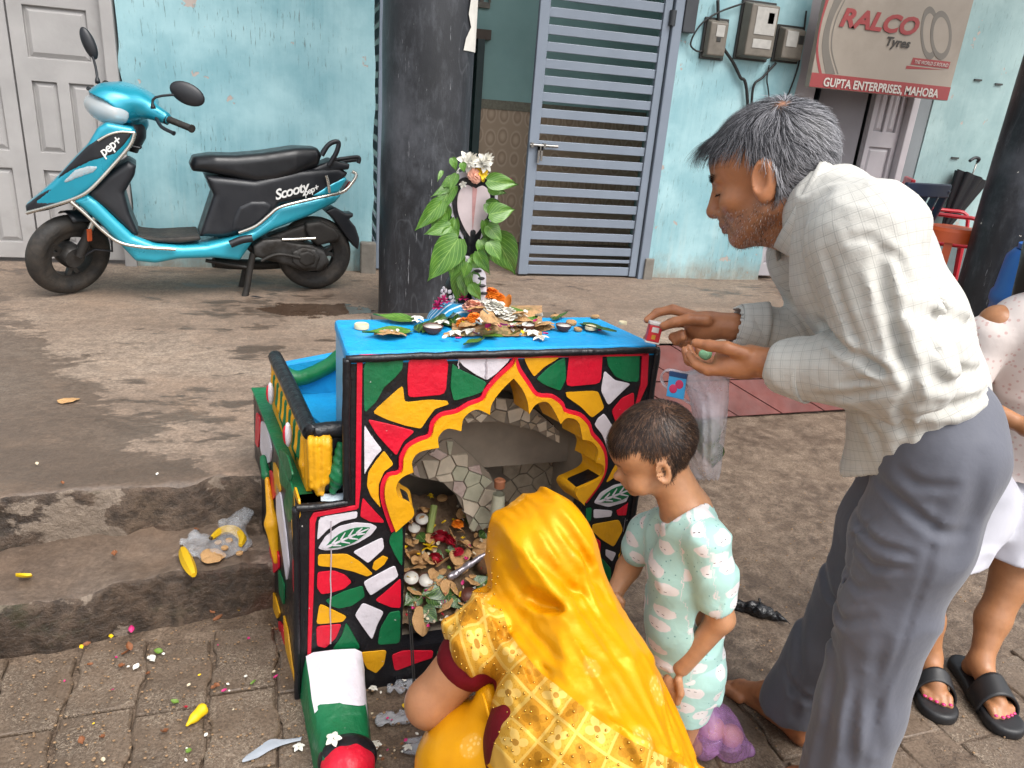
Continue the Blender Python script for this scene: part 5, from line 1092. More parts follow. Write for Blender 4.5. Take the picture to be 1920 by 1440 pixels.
# legs and feet
hiL, knL, anL = L(1765, 855, .085), L(1662, 1150, .125), np.array([-.108, .17, .08]); hiR, knR = L(1735, 850, -.085), L(1610, 1120, -.085)
anR = np.array([.010, -.030, .085])
B.chain([hiL, knL, anL], [.085, .06, .042], .03); B.chain([hiR, knR, anR], [.085, .06, .040], .03)
def foot(B, an, heel, ball, toe, r=.03):
    an, heel, ball, toe = [np.array(q, float) for q in (an, heel, ball, toe)]; B.chain([an, heel], [.040, .030], .02); B.chain([an+[0, 0, -.02], (an+ball)/2+[0, 0, .012], ball], [.036, .031, .020], .02); B.cone(heel, ball, .026, .022, .02)
    d = (toe-ball)/np.linalg.norm(toe-ball); n = np.array([-d[1], d[0], 0]); side = np.cross([0, 0, 1.0], d)
    for i, (o_, ln, r_) in enumerate(((.030, .046, .0125), (.011, .046, .0095), (-.006, .040, .009), (-.020, .034, .0085), (-.033, .026, .0085))):
        b = ball+side*o_+[0, 0, -.004]; B.chain([b-d*.02, b+d*ln*.6+[0, 0, .001], b+d*ln+[0, 0, -.004]], [.013, r_, r_*.9], .006)
foot(B, anR, (-.012, -.022, .030), (.155, -.088, .022), (.215, -.115, .012))
a2 = anL*np.array([1, 1, 0]); foot(B, a2+[0, 0, .085], a2+[-.03, 0, .030], a2+[.15, .02, .022], a2+[.21, .03, .012])
V, Q = B.mesh(1); del B
body = sobj('body', V, Q, M_SKIN, mn.o, world=False)
# natural colouring of the skin, plus shade painted into wrinkles and folds
tint = np.tile(np.array(hx('#b0754f')), (len(V), 1))
hq = ((V-hc0)@HR)/HS; hd = (V[:, 2] > 1.12) & (np.linalg.norm(hq, axis=1) < .2)
def blend(mask, col): 
    global tint; mask = np.clip(mask, 0, 1)[:, None]; tint = tint*(1-mask)+np.array(hx(col) if isinstance(col, str) else col)*mask
sm = lambda x, a, b: np.clip((x-a)/(b-a), 0, 1)
beard = hd*sm(hq[:, 2], -.042, -.062)*sm(hq[:, 0], -.03, .0)*(1-sm(hq[:, 2], -.128, -.14)); blend(beard*(.30+.4*fbm(V*160, 2)), '#7d6a5f')
lip = hd*np.exp(-((hq[:, 2]+.078)/.0075)**2)*np.exp(-(hq[:, 1]/.020)**2)*sm(hq[:, 0], .080, .086); blend(lip*.8, '#5f332a')
brow = hd*np.exp(-((hq[:, 2]-.009)/.0058)**2)*sm(np.abs(hq[:, 1]), .010, .016)*(1-sm(np.abs(hq[:, 1]), .052, .058))*sm(hq[:, 0], .030, .040); blend(brow*.85, '#241d1a')
eye = hd*np.exp(-((hq[:, 2]+.019+.10*(np.abs(hq[:, 1])-.031))/.0030)**2)*np.exp(-((np.abs(hq[:, 1])-.034)/.013)**2)*sm(hq[:, 0], .045, .056); blend(eye*.9, '#1c1310')
def hairline(q): return np.where(q[:, 0] > .02, .070+(.09-q[:, 0])*-.25, np.where(q[:, 0] > -.02, .005+1.1*np.maximum(q[:, 0], -.02)+.022, -.052))
scalp = hd*sm(hq[:, 2]-hairline(hq), -.004, .006)*(np.abs(hq[:, 1])+0 < .2); ear_ = (np.abs(hq[:, 1]) > .077) & (hq[:, 2] < .03); scalp = scalp*~ear_
wh = np.array([-.045, .028, .093]); bald = np.exp(-(np.linalg.norm(hq-wh, axis=1)/.013)**2); blend(scalp*(1-.6*bald), '#45423f')
wr1 = hd*sm(hq[:, 0], .03, .05)*sm(hq[:, 2], .018, .024)*(1-sm(hq[:, 2], .06, .07))*np.clip(np.sin(hq[:, 2]*620+30*hq[:, 1]**2*20+3*np.sin(hq[:, 1]*90))-.45, 0, 1); blend(wr1*1.0, '#7d4c33')  # forehead wrinkles: crease shade drawn as dark lines, no relief
blend(hd*np.exp(-((hq[:, 2]+.024)/.006)**2)*np.exp(-((np.abs(hq[:, 1])-.036)/.014)**2)*.45*sm(hq[:, 0], .045, .056), '#5d3626')
blend(hd*np.exp(-(((hq[:, 0]-.088)-(hq[:, 2]+.05)*.45)/.004)**2)*sm(-hq[:, 2], .052, .058)*(1-sm(-hq[:, 2], .09, .10))*sm(np.abs(hq[:, 1]), .012, .02)*.5, '#5d3626')  # cheek fold, its shade drawn as a darker line too
blend((~hd)*(V[:, 2] > .8)*sm(fbm(V*60, 3), .05, .3)*.35, '#8a5537'); blend((~hd)*(V[:, 2] < .2)*sm(fbm(V*40, 3), .0, .3)*.4, '#6d4530')
vattr(body, 'tint', np.concatenate([tint, np.ones((len(tint), 1))], 1), 'FLOAT_COLOR')
nv = normals(body); ok = np.where((scalp > .5))[0]; pick = rng.choice(ok, 12000); pr = V[pick]+rng.normal(size=(12000, 3))*.0015; pn_ = nv[pick]; q = hq[pick]
keep = rng.random(12000) > .7*np.exp(-(np.linalg.norm(q-wh, axis=1)/.009)**2); pr, pn_, q = pr[keep], pn_[keep], q[keep]
dv = q-wh; swirl = np.stack([-dv[:, 1], dv[:, 0], 0*dv[:, 0]], 1); dv = dv/np.linalg.norm(dv, axis=1)[:, None]+.5*swirl/np.linalg.norm(swirl+1e-6, axis=1)[:, None]+.55*np.stack([vnoise(q*55), vnoise(q*55+9), vnoise(q*55+17)], 1)+rng.normal(size=dv.shape)*.08; dv = dv@HR.T; dv -= pn_*(dv*pn_).sum(1)[:, None]; dv /= np.linalg.norm(dv, axis=1)[:, None]
fq = sm(q[:, 0], .045, .08)*sm(q[:, 2], .04, .065); dv = dv*(1-.65*fq[:, None])+(HR@np.array([.85, .05, .28]))*.65*fq[:, None]
front = sm(q[:, 0], -.02, .07)*sm(q[:, 2], .03, .07); ln = .030+.034*front+.014*sm(q[:, 2], .0, .09)+rng.random(len(q))*.012; ln[np.linalg.norm(q-wh, axis=1) < .03] *= .9
gr = rng.random(len(q)); side = sm(-q[:, 2], -.07, .02); cols = np.where((gr < .42+.28*side)[:, None], np.array(hx('#8f8e92')), np.array(hx('#343438')))*(.7+.6*rng.random((len(q), 1)))*(1-.35*front[:, None])
hs_ = ellsurf(H(-.012, 0, .018), np.array([.098, .076, .092])*HS, HR)
strands('hair', pr, pn_, dv, ln, cols, mn.o, .00062, 6, .36, .004, .0, hs_, wander=.14)
# eyebrows and moustache stubble
pk = rng.choice(np.where(brow > .4)[0], 260); strands('eyebrow', V[pk], nv[pk], np.tile(HR@np.array([-.2, .75, .3]), (260, 1)), np.full(260, .010), np.tile(np.array(hx('#1d1a19')), (260, 1)), mn.o, .0006, 3, .3)
lsh = np.array([H(.0865-.55*max(0, y_-.03), sg_*y_, -.0175-.05*(y_-.03)) for sg_ in (-1, 1) for y_ in np.linspace(.016, .050, 60)]); strands('eyelash', lsh, np.tile(HR@np.array([1.0, 0, 0]), (120, 1)), np.tile(HR@np.array([.7, 0, -.6]), (120, 1))+rng.normal(size=(120, 3))*.1, np.full(120, .007), np.tile(np.array(hx('#171310')), (120, 1)), mn.o, .0007, 3, .1)
mo = np.where((beard > .25))[0]; pk = rng.choice(mo, 2200); cg = np.where((rng.random(2200) < .55)[:, None], np.array(hx('#b0a9a3')), np.array(hx('#2b2623'))); strands('beard_stubble', V[pk]+rng.normal(size=(2200, 3))*.001, nv[pk], np.tile(HR@np.array([.3, 0, -.9]), (2200, 1))+rng.normal(size=(2200, 3))*.3, .003+.003*rng.random(2200), cg, mn.o, .00035, 2, .5)
# ---- shirt
def m_check():
    t = NT('white_checked_cotton'); uv = t.sep(t.attr('cloth')); f = None
    def lines(x, sp, w, ph=0.0):
        a = t.math('FRACT', t.math('ADD', t.math('DIVIDE', x, sp), ph)); return t.math('LESS_THAN', a, w)
    ln_ = None
    for x in (uv[0], uv[1]):
        for sp, w, ph, s_ in ((.0190, .050, .0, .50), (.0190, .045, .20, .20), (.0063, .10, .3, .10)):
            m = t.math('MULTIPLY', lines(x, sp, w, ph), s_); ln_ = m if ln_ is None else t.math('MAXIMUM', ln_, m)
    n = t.noise(6, 4); base = t.ramp(n, [(0.3, hx('#b4b2ab')), (0.7, hx('#c2c0b9'))]); col = t.mix(ln_, base, hx('#6f706c'))
    t.set(Base_Color=col, Roughness=0.8); t.b.inputs['Sheen Weight'].default_value = 0.15; t.b.inputs['Subsurface Weight'].default_value = 0.0
    t.bump(t.math('ADD', t.math('MULTIPLY', t.noise(28, 5, 0.6, dist=0.6), 1.0), t.math('MULTIPLY', t.noise(700, 2), 0.05)), 0.35, 0.006); return t.m
M_CHECK = m_check()
S = SDF((-.34, -.40, .62), (.42, .36, 1.42), .0062)
sp = [L(1555, 405, 0), L(1620, 500, 0), L(1682, 620, 0), L(1722, 740, 0), L(1735, 850, 0)]
rs_ = [.078, .115, .116, .110, .112]
for q in (-1, 1): S.chain([p+[0, q*w_, 0] for p, w_ in zip(sp, (.035, .07, .065, .06, .055))], rs_, .03)
S.cone(L(1560, 395, .02), shL+[-.01, -.01, .01], .070, .088, .05); S.cone(L(1560, 395, -.02), shR+[0, .01, .0], .070, .085, .05)
S.cone(L(1665, 830, .05), L(1625, 880, .06), .06, .05, .05); S.cone(L(1655, 830, -.05), L(1625, 880, -.05), .06, .05, .05)
S.chain([shL, elL+[0, .0, 0], L(1480, 690, .165)], [.090, .078, .050], .022); S.cone(L(1505, 690, .17), L(1475, 690, .163), .054, .050, .004)
S.chain([shR, elR, L(1400, 614, -.075)], [.088, .075, .050], .022)
# hem: plane through the shirt's lower edge
a_, b_, c_ = L(1565, 878, .02), L(1760, 862, .15), L(1905, 770, 0); hn = np.cross(b_-a_, c_-a_); hn = hn if hn[2] < 0 else -hn
S.cut(a_, hn)
for wr_, d_, r_ in ((L(1468, 690, .16), L(1445, 682, .15)-L(1500, 690, .168), .060), (L(1386, 612, -.068), L(1372, 612, -.06)-L(1420, 616, -.085), .060)):
    d_ = d_/np.linalg.norm(d_); S.cone(wr_+d_*r_, wr_+d_*(r_+.03), r_, r_, .0, 's'); S.cone(wr_-d_*.02, wr_+d_*.03, .040, .040, .003, 's')
ns = L(1490, 440, 0)
S.ell(L(1500, 395, 0), (.075, .058, .085), .012, HR, 's'); S.cone(H(-.02, 0, -.05), nb+[.01, 0, .01], .060, .064, .008, 's')
# folds: drag lines from shoulder and elbow, slack at the waist
sx_ = (sp[4]-sp[0])/np.linalg.norm(sp[4]-sp[0])
def folds(p):
    s_ = p@sx_; q = p-s_[..., None]*sx_; a = np.stack([q[..., 0]*15+s_*2.0, p[..., 1]*15+s_*3, s_*3.0+q[..., 0]*4], -1); r = 1-np.abs(vnoise(a))*2; r2 = 1-np.abs(vnoise(a*1.9+7))*2
    return -.0050*np.clip(r, 0, 1)**3-.0030*np.clip(r2, 0, 1)**2
S.disp(folds)
def foldline(pts, w_, depth, lat=.2, lo=.03, S=S):
    P = [L(*q, lat) for q in pts]; P2 = np.array(P)[:, [0, 2]]
    def fn(p):
        q = p[..., [0, 2]]; d = np.full(p.shape[:-1], 9.0); tt = np.zeros(p.shape[:-1])
        for i in range(len(P2)-1):
            e = P2[i+1]-P2[i]; t = np.clip(((q-P2[i])@e)/(e@e), 0, 1); dd = np.linalg.norm(q-P2[i]-t[..., None]*e, axis=-1); m = dd < d; d = np.where(m, dd, d); tt = np.where(m, (i+t)/(len(P2)-1), tt)
        env = np.sin(np.pi*np.clip(tt*.9+.05, 0, 1))**.5*np.clip((p[..., 1]-lo)/.05, 0, 1); return depth*env*(np.exp(-(d/w_)**2)-.55*np.exp(-((d-1.9*w_)/(w_*.9))**2))
    a = np.array(P); S.disp(fn, (a[:, 0].min()-.08, lo, a[:, 2].min()-.08), (a[:, 0].max()+.08, .40, a[:, 2].max()+.08))
for pts, w_, dp in (([(1655, 470), (1672, 560), (1700, 650), (1722, 700), (1700, 745)], .010, .016), ([(1560, 470), (1590, 560), (1625, 640), (1680, 690)], .008, .007), ([(1530, 610), (1590, 640), (1650, 665), (1700, 680)], .008, .010), ([(1540, 735), (1610, 722), (1660, 705), (1705, 700)], .008, .010), ([(1590, 700), (1640, 690), (1690, 690)], .006, .007),
                    ([(1700, 560), (1760, 600), (1830, 650), (1870, 700)], .011, .008), ([(1700, 640), (1760, 690), (1820, 730), (1885, 745)], .010, .009), ([(1690, 760), (1760, 775), (1830, 775), (1890, 765)], .010, .008), ([(1650, 790), (1700, 815), (1790, 820), (1870, 800)], .011, .008), ([(1600, 790), (1640, 830), (1650, 870)], .009, .007), ([(1720, 420), (1740, 500), (1745, 600), (1760, 700)], .012, .007), ([(1600, 440), (1640, 440), (1690, 480), (1715, 540)], .007, .006), ([(1690, 720), (1700, 780), (1690, 860)], .009, .007), ([(1770, 800), (1780, 830), (1770, 860)], .008, .005)):
    foldline(pts, w_, dp)
V, Q = S.mesh(1)
shirt = sobj('shirt', V, Q, M_CHECK, mn.o, world=False)
UV, lab = limb_uv(V, [(sp[0], sp[4], .19, (-1, 0, 0.2)), (shL, elL, .085, (0, -1, 0)), (elL, L(1480, 690, .165), .065, (0, -1, 0)), (shR, elR, .085, (0, 1, 0)), (elR, L(1400, 614, -.075), .065, (0, 1, 0))])
UV[lab == 0, 0] *= 1.0; vattr(shirt, 'cloth', UV)
# collar, cuffs, placket, pocket and buttons
M_CHECK2 = M_CHECK
def ribbon(name, A, Bp, mat, parent, th=.003, uv=True):
    A, Bp = np.array(A), np.array(Bp); n = len(A); m = 6; P = np.array([[A[i]+(Bp[i]-A[i])*j/(m-1) for j in range(m)] for i in range(n)]); V = P.reshape(-1, 3); Q = np.array([(i*m+j, i*m+j+1, (i+1)*m+j+1, (i+1)*m+j) for i in range(n-1) for j in range(m-1)])
    o = sobj(name, V, Q, mat, parent, world=False); o.modifiers.new('s', 'SOLIDIFY').thickness = th
    if uv:
        s_ = np.concatenate([[0], np.cumsum(np.linalg.norm(np.diff(A, axis=0), axis=1))]); w_ = np.linspace(0, 1, m); vattr(o, 'cloth', np.array([[(s_[i], w_[j]*np.linalg.norm(Bp[i]-A[i]), 0) for j in range(m)] for i in range(n)]).reshape(-1, 3))
    return o
ct = smoothline([L(1540, 296, -.02), L(1538, 300, .045), L(1512, 350, .098), L(1484, 400, .108), L(1462, 440, .082), L(1452, 462, .04)], 5)
cb = smoothline([L(1566, 318, -.02), L(1572, 330, .060), L(1560, 390, .118), L(1545, 440, .128), L(1512, 492, .120), L(1462, 468, .05)], 5)
ribbon('collar', ct, cb, M_CHECK, mn.o)
ct2 = smoothline([L(1540, 296, .02), L(1528, 305, -.05), L(1490, 360, -.095), L(1462, 420, -.08), L(1450, 462, -.02)], 5); cb2 = smoothline([L(1566, 318, .02), L(1560, 340, -.065), L(1530, 410, -.115), L(1480, 470, -.10), L(1455, 490, -.03)], 5)
ribbon('collar', ct2, cb2, M_CHECK, mn.o)
for wr_, d_, nm in ((L(1474, 690, .162), L(1445, 682, .15)-L(1500, 690, .168), 'cuff'), (L(1394, 613, -.072), L(1372, 612, -.06)-L(1420, 616, -.085), 'cuff')):
    d_ = d_/np.linalg.norm(d_); e1 = np.cross(d_, [0, 0, 1]); e1 /= np.linalg.norm(e1); e2 = np.cross(d_, e1); an_ = np.linspace(0, 2*math.pi, 25)
    A = [wr_+d_*.010+.0465*(math.cos(t)*e1+math.sin(t)*e2*1.1) for t in an_]; Bb = [wr_-d_*.048+.056*(math.cos(t)*e1+math.sin(t)*e2*1.1) for t in an_]; ribbon(nm, A, Bb, M_CHECK, mn.o, .004)
M_BTN = pm('shirt_button', '#d8d5cc', 0.03, 30, 0.3)
for px, py, la in ((1603, 794, .095), (1423, 655, -.02)):
    obj('button', G().ell(L(px, py, la), (.0055, .003, .0055)), M_BTN, mn.o, smooth=True, world=False)
# ---- trousers
M_TROU = pm('grey_trouser_cloth', '#53555f', 0.06, 6, 0.75, bump=0.25, bscale=35, bdist=0.006, Sheen_Weight=0.2)
T = SDF((-.42, -.30, .0), (.30, .30, 1.02), .0065)
T.chain([L(1770, 800, .055), hiL+[0, .005, 0], (hiL+knL)/2+[.0, .005, 0], knL, (knL+anL)/2, anL], [.096, .104, .102, .086, .080, .082], .03)
hemR = np.array([.018, -.045, .075])
T.chain([L(1755, 800, -.055), hiR, (hiR+knR)/2, knR, (knR+hemR)/2, hemR], [.096, .104, .098, .086, .082, .086], .03)
T.ell(L(1762, 800, 0), (.088, .130, .105), .05)
T.cut((0, 0, .075), (-.15, 0, -1))
def tf(p):
    a = np.stack([p[..., 0]*9+p[..., 2]*5, p[..., 1]*9, p[..., 2]*6.5-p[..., 0]*5], -1); r = 1-np.abs(vnoise(a+3))*2; k = np.exp(-((p[..., 2]-.60)/.16)**2)+.5*np.exp(-((p[..., 2]-.15)/.1)**2)+.25; return -.006*np.clip(r, -.1, 1)**2*k
T.disp(tf)
for pts, w_, dp in (([(1640, 905), (1700, 940), (1760, 985), (1800, 1000)], .010, .008), ([(1600, 985), (1650, 1010), (1710, 1020)], .008, .008), ([(1590, 1020), (1640, 1050), (1700, 1045)], .008, .008), ([(1570, 1080), (1610, 1100), (1660, 1085)], .008, .007), ([(1545, 1130), (1580, 1160), (1640, 1140)], .009, .007), ([(1760, 930), (1740, 1050), (1690, 1200), (1640, 1330), (1620, 1430)], .006, .0035), ([(1560, 1190), (1570, 1260), (1560, 1340), (1540, 1420)], .012, .009), ([(1620, 1250), (1600, 1320), (1600, 1400)], .011, .007), ([(1690, 880), (1720, 900), (1790, 905)], .009, .006), ([(1840, 860), (1820, 960), (1780, 1060)], .014, .006), ([(1660, 1180), (1640, 1280), (1650, 1380)], .012, .006)): foldline(pts, w_, dp, .18, .02, S=T)
for pts, w_, dp in (([(1540, 1060), (1560, 1100), (1590, 1120)], .009, .008), ([(1480, 1230), (1500, 1260), (1540, 1280)], .009, .007), ([(1500, 1150), (1510, 1220), (1500, 1300)], .010, .007)): foldline(pts, w_, dp, -.05, -.20, S=T)
T.cone(L(1762, 870, .215), L(1738, 930, .222), .006, .004, .004, 's')
T.chain([L(1690, 900, .215), L(1600, 1010, .16), L(1585, 1100, .15)], [.004]*3, .01, 's')
V, Q = T.mesh(1); sobj('trousers', V, Q, M_TROU, mn.o, world=False)
# ------------------------------------------------------------------ the woman in the yellow sari
wo = Fig((.47, .98), (-.22, .975), 'person', 'woman squatting in gold bordered yellow satin sari with veiled head, seen from behind')
def WP(px, py, Y): return wo.W(ony(px, py, Y))
WH = WP(1012, 1035, 1.15); wnk = WP(1045, 1135, 1.10); wsL, wsR = WP(915, 1190, 1.08), WP(1112, 1190, 1.09); wbk = WP(1060, 1280, .99); wpe = WP(1050, 1400, .90)
weL = WP(806, 1318, 1.08); whL = WP(880, 1225, 1.36); weR = WP(1150, 1310, 1.20); whR = WP(1000, 1180, 1.38)
knl, knr = WP(858, 1400, 1.16), WP(1110, 1385, 1.22)
B = SDF((-.26, -.45, -.01), (.55, .42, .80), .005)
B.ell(WH, (.085, .070, .095), .01).cone(WH, wnk, .045, .05, .03).cone(wnk, wsL, .05, .045, .04).cone(wnk, wsR, .05, .045, .04).chain([wnk, wbk, wpe], [.07, .095, .10], .05)
for a, b, c in ((wsL, weL, whL), (wsR, weR, whR)): B.chain([a, b, c], [.052, .043, .028], .02); d = (c-b)/np.linalg.norm(c-b); B.ell(c+d*.04, (.035, .03, .022), .015)
for a, b, c in ((wsL, weL, whL), (wsR, weR, whR)):
    d = (c-b)/np.linalg.norm(c-b); sd = np.cross(d, [0, 0, 1]); sd /= np.linalg.norm(sd)
    for i in range(4): q = c+d*.06+sd*(i-1.5)*.017; B.chain([q, q+d*.035, q+d*.06+[0, 0, -.014]], [.010, .009, .0075], .005)
    q = c+d*.025+sd*.03; B.chain([q, q+sd*.018+d*.02, q+sd*.02+d*.045], [.012, .010, .008], .006)
for k_, h_s in ((knl, .05), (knr, -.05)):
    B.chain([wpe+[0, h_s, 0], k_, np.array([k_[0]-.10, k_[1], .08])], [.055, .05, .045], .03); ft = np.array([k_[0]-.10, k_[1], .03]); B.chain([ft+[-.05, 0, 0], ft+[.10, 0, -.005], ft+[.15, 0, -.012]], [.03, .028, .014], .02)
V, Q = B.mesh(1); o = sobj('body', V, Q, M_SKIN, wo.o, world=False); vattr(o, 'tint', np.tile(np.array([*hx('#a5714d'), 1]), (len(V), 1)), 'FLOAT_COLOR')
# blouse of crimson velvet
t = NT('crimson_velvet'); t.set(Base_Color=t.ramp(t.noise(9), [(0.3, hx('#4a030e')), (0.7, hx('#6b0714'))]), Roughness=0.7); t.b.inputs['Specular IOR Level'].default_value = .2; t.bump(t.noise(18, 3), 0.4, 0.01); M_VEL = t.m
S = SDF((-.30, -.30, .10), (.30, .36, .68), .0065); S.chain([wnk+[.01, 0, -.02], wbk+[.01, 0, 0], wpe], [.050, .106, .128], .04).cone(wnk+[.01, 0, -.02], wsL+[.008, 0, -.006], .044, .050, .03).cone(wnk+[.01, 0, -.02], wsR+[.008, 0, -.006], .044, .048, .03)
S.cone(wsL+(weL-wsL)*.12, wsL+(weL-wsL)*.36, .054, .056, .02); S.cone(wsR+(weR-wsR)*.1, wsR+(weR-wsR)*.30, .046, .046, .02);
S.disp(lambda p: -.005*np.clip(1-np.abs(vnoise(np.stack([p[..., 0]*18, p[..., 1]*18, p[..., 2]*7], -1)))*2, 0, 1)); V, Q = S.mesh(1); sobj('blouse', V, Q, M_VEL, wo.o, world=False)
# satin
def m_satin():
    t = NT('yellow_brocade_satin'); c = t.tc(); bd_ = t.sep(t.attr('band')); ac, al, mk = bd_[0], bd_[1], bd_[2]
    base = t.ramp(t.noise(7, 4), [(0.3, hx('#c27d00')), (0.7, hx('#d99604'))])
    v = t.n('TexVoronoi'); t.put(v.inputs['Vector'], c); v.inputs['Scale'].default_value = 9.0; v.inputs['Randomness'].default_value = 0.55
    r = v.outputs['Distance']; ring = t.math('MULTIPLY', t.ramp(r, [(0.20, 1.0), (0.24, 0.0)]), t.ramp(t.voro(120), [(0.25, 1.0), (0.45, 0.25)])); base = t.mix(t.math('MULTIPLY', ring, 0.55), base, hx('#e8c376'))
    # woven border: pale gold ground, squares with rosettes, dotted lattice, plain selvedge
    gx = t.math('FRACT', t.math('DIVIDE', al, .046)); gy = t.math('FRACT', t.math('DIVIDE', t.math('ADD', ac, 1.0), .046)); cx = t.math('SUBTRACT', gx, .5); cy = t.math('SUBTRACT', gy, .5)
    rad = t.math('SQRT', t.math('ADD', t.math('MULTIPLY', cx, cx), t.math('MULTIPLY', cy, cy))); ang = t.math('ARCTAN2', cy, cx); pet = t.math('ABSOLUTE', t.math('SINE', t.math('MULTIPLY', ang, 2.0)))
    ros = t.math('LESS_THAN', rad, t.math('ADD', .14, t.math('MULTIPLY', pet, .26))); core = t.math('LESS_THAN', rad, .10); edge = t.math('GREATER_THAN', t.math('MAXIMUM', t.math('ABSOLUTE', cx), t.math('ABSOLUTE', cy)), .45)
    chk = t.math('GREATER_THAN', t.math('FRACT', t.math('MULTIPLY', t.math('ADD', t.math('FLOOR', t.math('DIVIDE', al, .046)), t.math('FLOOR', t.math('DIVIDE', t.math('ADD', ac, 1.0), .046))), .5)), .25)
    dots = t.math('LESS_THAN', t.voro(210, rnd=0.1), .32)
    bc = t.mix(chk, hx('#bd8122'), hx('#c99636')); bc = t.mix(t.math('MULTIPLY', dots, .35), bc, hx('#96600c')); bc = t.mix(t.math('MULTIPLY', t.math('MULTIPLY', ros, chk), .8), bc, hx('#dcb564')); bc = t.mix(t.math('MULTIPLY', t.math('MULTIPLY', ros, t.math('SUBTRACT', 1.0, chk)), .6), bc, hx('#8f5a08')); bc = t.mix(t.math('MULTIPLY', core, .8), bc, hx('#8d5a10')); bc = t.mix(t.math('MULTIPLY', edge, .7), bc, hx('#d9b45e'))
    selv = t.math('LESS_THAN', ac, -.082); bc = t.mix(t.math('MULTIPLY', selv, .9), bc, hx('#c99a45')); piping = t.math('LESS_THAN', ac, -.106); bc = t.mix(piping, bc, hx('#e09a0c'))
    inb = t.math('MULTIPLY', mk, t.math('LESS_THAN', ac, .048)); col = t.mix(inb, base, bc); t.set(Base_Color=col, Metallic=0.05); t.put(t.b.inputs['Roughness'], t.math('ADD', .36, t.math('MULTIPLY', inb, .14)))
    t.b.inputs['Specular Tint'].default_value = (1.0, .78, .22, 1); t.b.inputs['Specular IOR Level'].default_value = .75; t.b.inputs['Anisotropic'].default_value = 0.4
    t.bump(t.math('ADD', t.math('MULTIPLY', t.noise(14, 4, 0.5, dist=0.5), 0.8), t.math('ADD', t.math('ADD', t.math('MULTIPLY', ring, .06), t.math('MULTIPLY', t.noise(420, 2, 0.6), .05)), t.math('MULTIPLY', t.math('MULTIPLY', ros, inb), .06))), 0.30, 0.010); return t.m
M_SATIN = m_satin()
# centre line of the woven border: left shoulder, across the back, to the right hip
bcl = smoothline([WP(885, 1130, 1.14), WP(905, 1205, 1.03), WP(955, 1285, .955), WP(1030, 1362, .90), WP(1115, 1425, .85), WP(1215, 1470, .82), WP(1310, 1510, .80)], 8)
bt = np.gradient(bcl, axis=0); bt /= np.linalg.norm(bt, axis=1)[:, None]; bs_ = np.concatenate([[0], np.cumsum(np.linalg.norm(np.diff(bcl, axis=0), axis=1))])
outw = wo.W(wo.M0+np.array([-.1, -.75, .66])); outw = outw/np.linalg.norm(outw); bside = np.cross(bt, outw); bside /= np.linalg.norm(bside, axis=1)[:, None]
if bside[10]@(WP(1100, 1150, .95)-WP(1000, 1265, .945)) < 0: bside = -bside
def bandc(P):
    sh_ = P.shape[:-1]; P = P.reshape(-1, 3); ac = np.zeros(len(P)); al = np.zeros(len(P)); best = np.full(len(P), 9.0)
    for i in range(len(bcl)):
        q = P-bcl[i]; d = np.linalg.norm(q, axis=1); m = d < best; best[m] = d[m]; ac[m] = q[m]@bside[i]; al[m] = bs_[i]+q[m]@bt[i]
    return ac.reshape(sh_), al.reshape(sh_), best.reshape(sh_)
S = SDF((-.36, -.48, .0), (.34, .34, .82), .0050)
S.ell(WH+[-.004, 0, .002], (.108, .091, .110), .01); S.ell(WH+[-.04, 0, -.05], (.080, .080, .09), .03); S.cone(WH+[-.03, 0, -.06], wnk+[-.03, 0, 0], .076, .072, .03)
S.cone(wnk+[-.02, 0, -.02], wsL, .064, .064, .035).cone(wnk+[-.02, 0, -.02], wsR, .064, .066, .035)
S.chain([wnk+[-.03, 0, 0], wbk+[-.02, -.01, 0], wpe+[-.02, -.03, 0]], [.072, .124, .146], .045); S.chain([wsR, WP(1135, 1290, 1.02), WP(1180, 1400, .93), WP(1215, 1480, .88)], [.062, .082, .090, .09], .04)
dvv = WP(1190, 1400, .90)-WP(1000, 970, 1.08); dvv /= np.linalg.norm(dvv); acr = np.cross(dvv, outw); acr /= np.linalg.norm(acr)
def sf(p):
    u, v, w_ = p@acr, p@dvv, p@outw; u = u+.02*vnoise(np.stack([u*5, v*5, w_*5], -1)); a = np.stack([u*15, v*3.2+u*2, w_*6], -1)
    r = 1-np.abs(vnoise(a+2))*2; r2 = 1-np.abs(vnoise(a*np.array([1.8, 1.5, 1.5])+5))*2; r3 = 1-np.abs(vnoise(a*np.array([3.3, 2.0, 2.0])+11))*2
    return -.011*np.clip(r, 0, 1)**1.3-.007*np.clip(r2, 0, 1)**1.3-.0035*np.clip(r3, 0, 1)**1.2
S.disp(sf)
def wline(pts, w_, depth, Ys):
    P = [WP(x, y, Y) for (x, y), Y in zip(pts, Ys)]
    def fn(p):
        d = np.full(p.shape[:-1], 9.0); tt = np.zeros(p.shape[:-1])
        for i in range(len(P)-1):
            e = P[i+1]-P[i]; q = p-P[i]; t = np.clip((q@e)/(e@e), 0, 1); r = q-t[..., None]*e; r = r-(r@outw)[..., None]*outw*.8; dd = np.linalg.norm(r, axis=-1); m = dd < d; d = np.where(m, dd, d); tt = np.where(m, (i+t)/(len(P)-1), tt)
        return depth*np.sin(np.pi*np.clip(tt*.9+.05, 0, 1))**.5*(np.exp(-(d/w_)**2)-.5*np.exp(-((d-1.9*w_)/w_)**2))
    a = np.array(P); S.disp(fn, a.min(0)-.07, a.max(0)+.07)
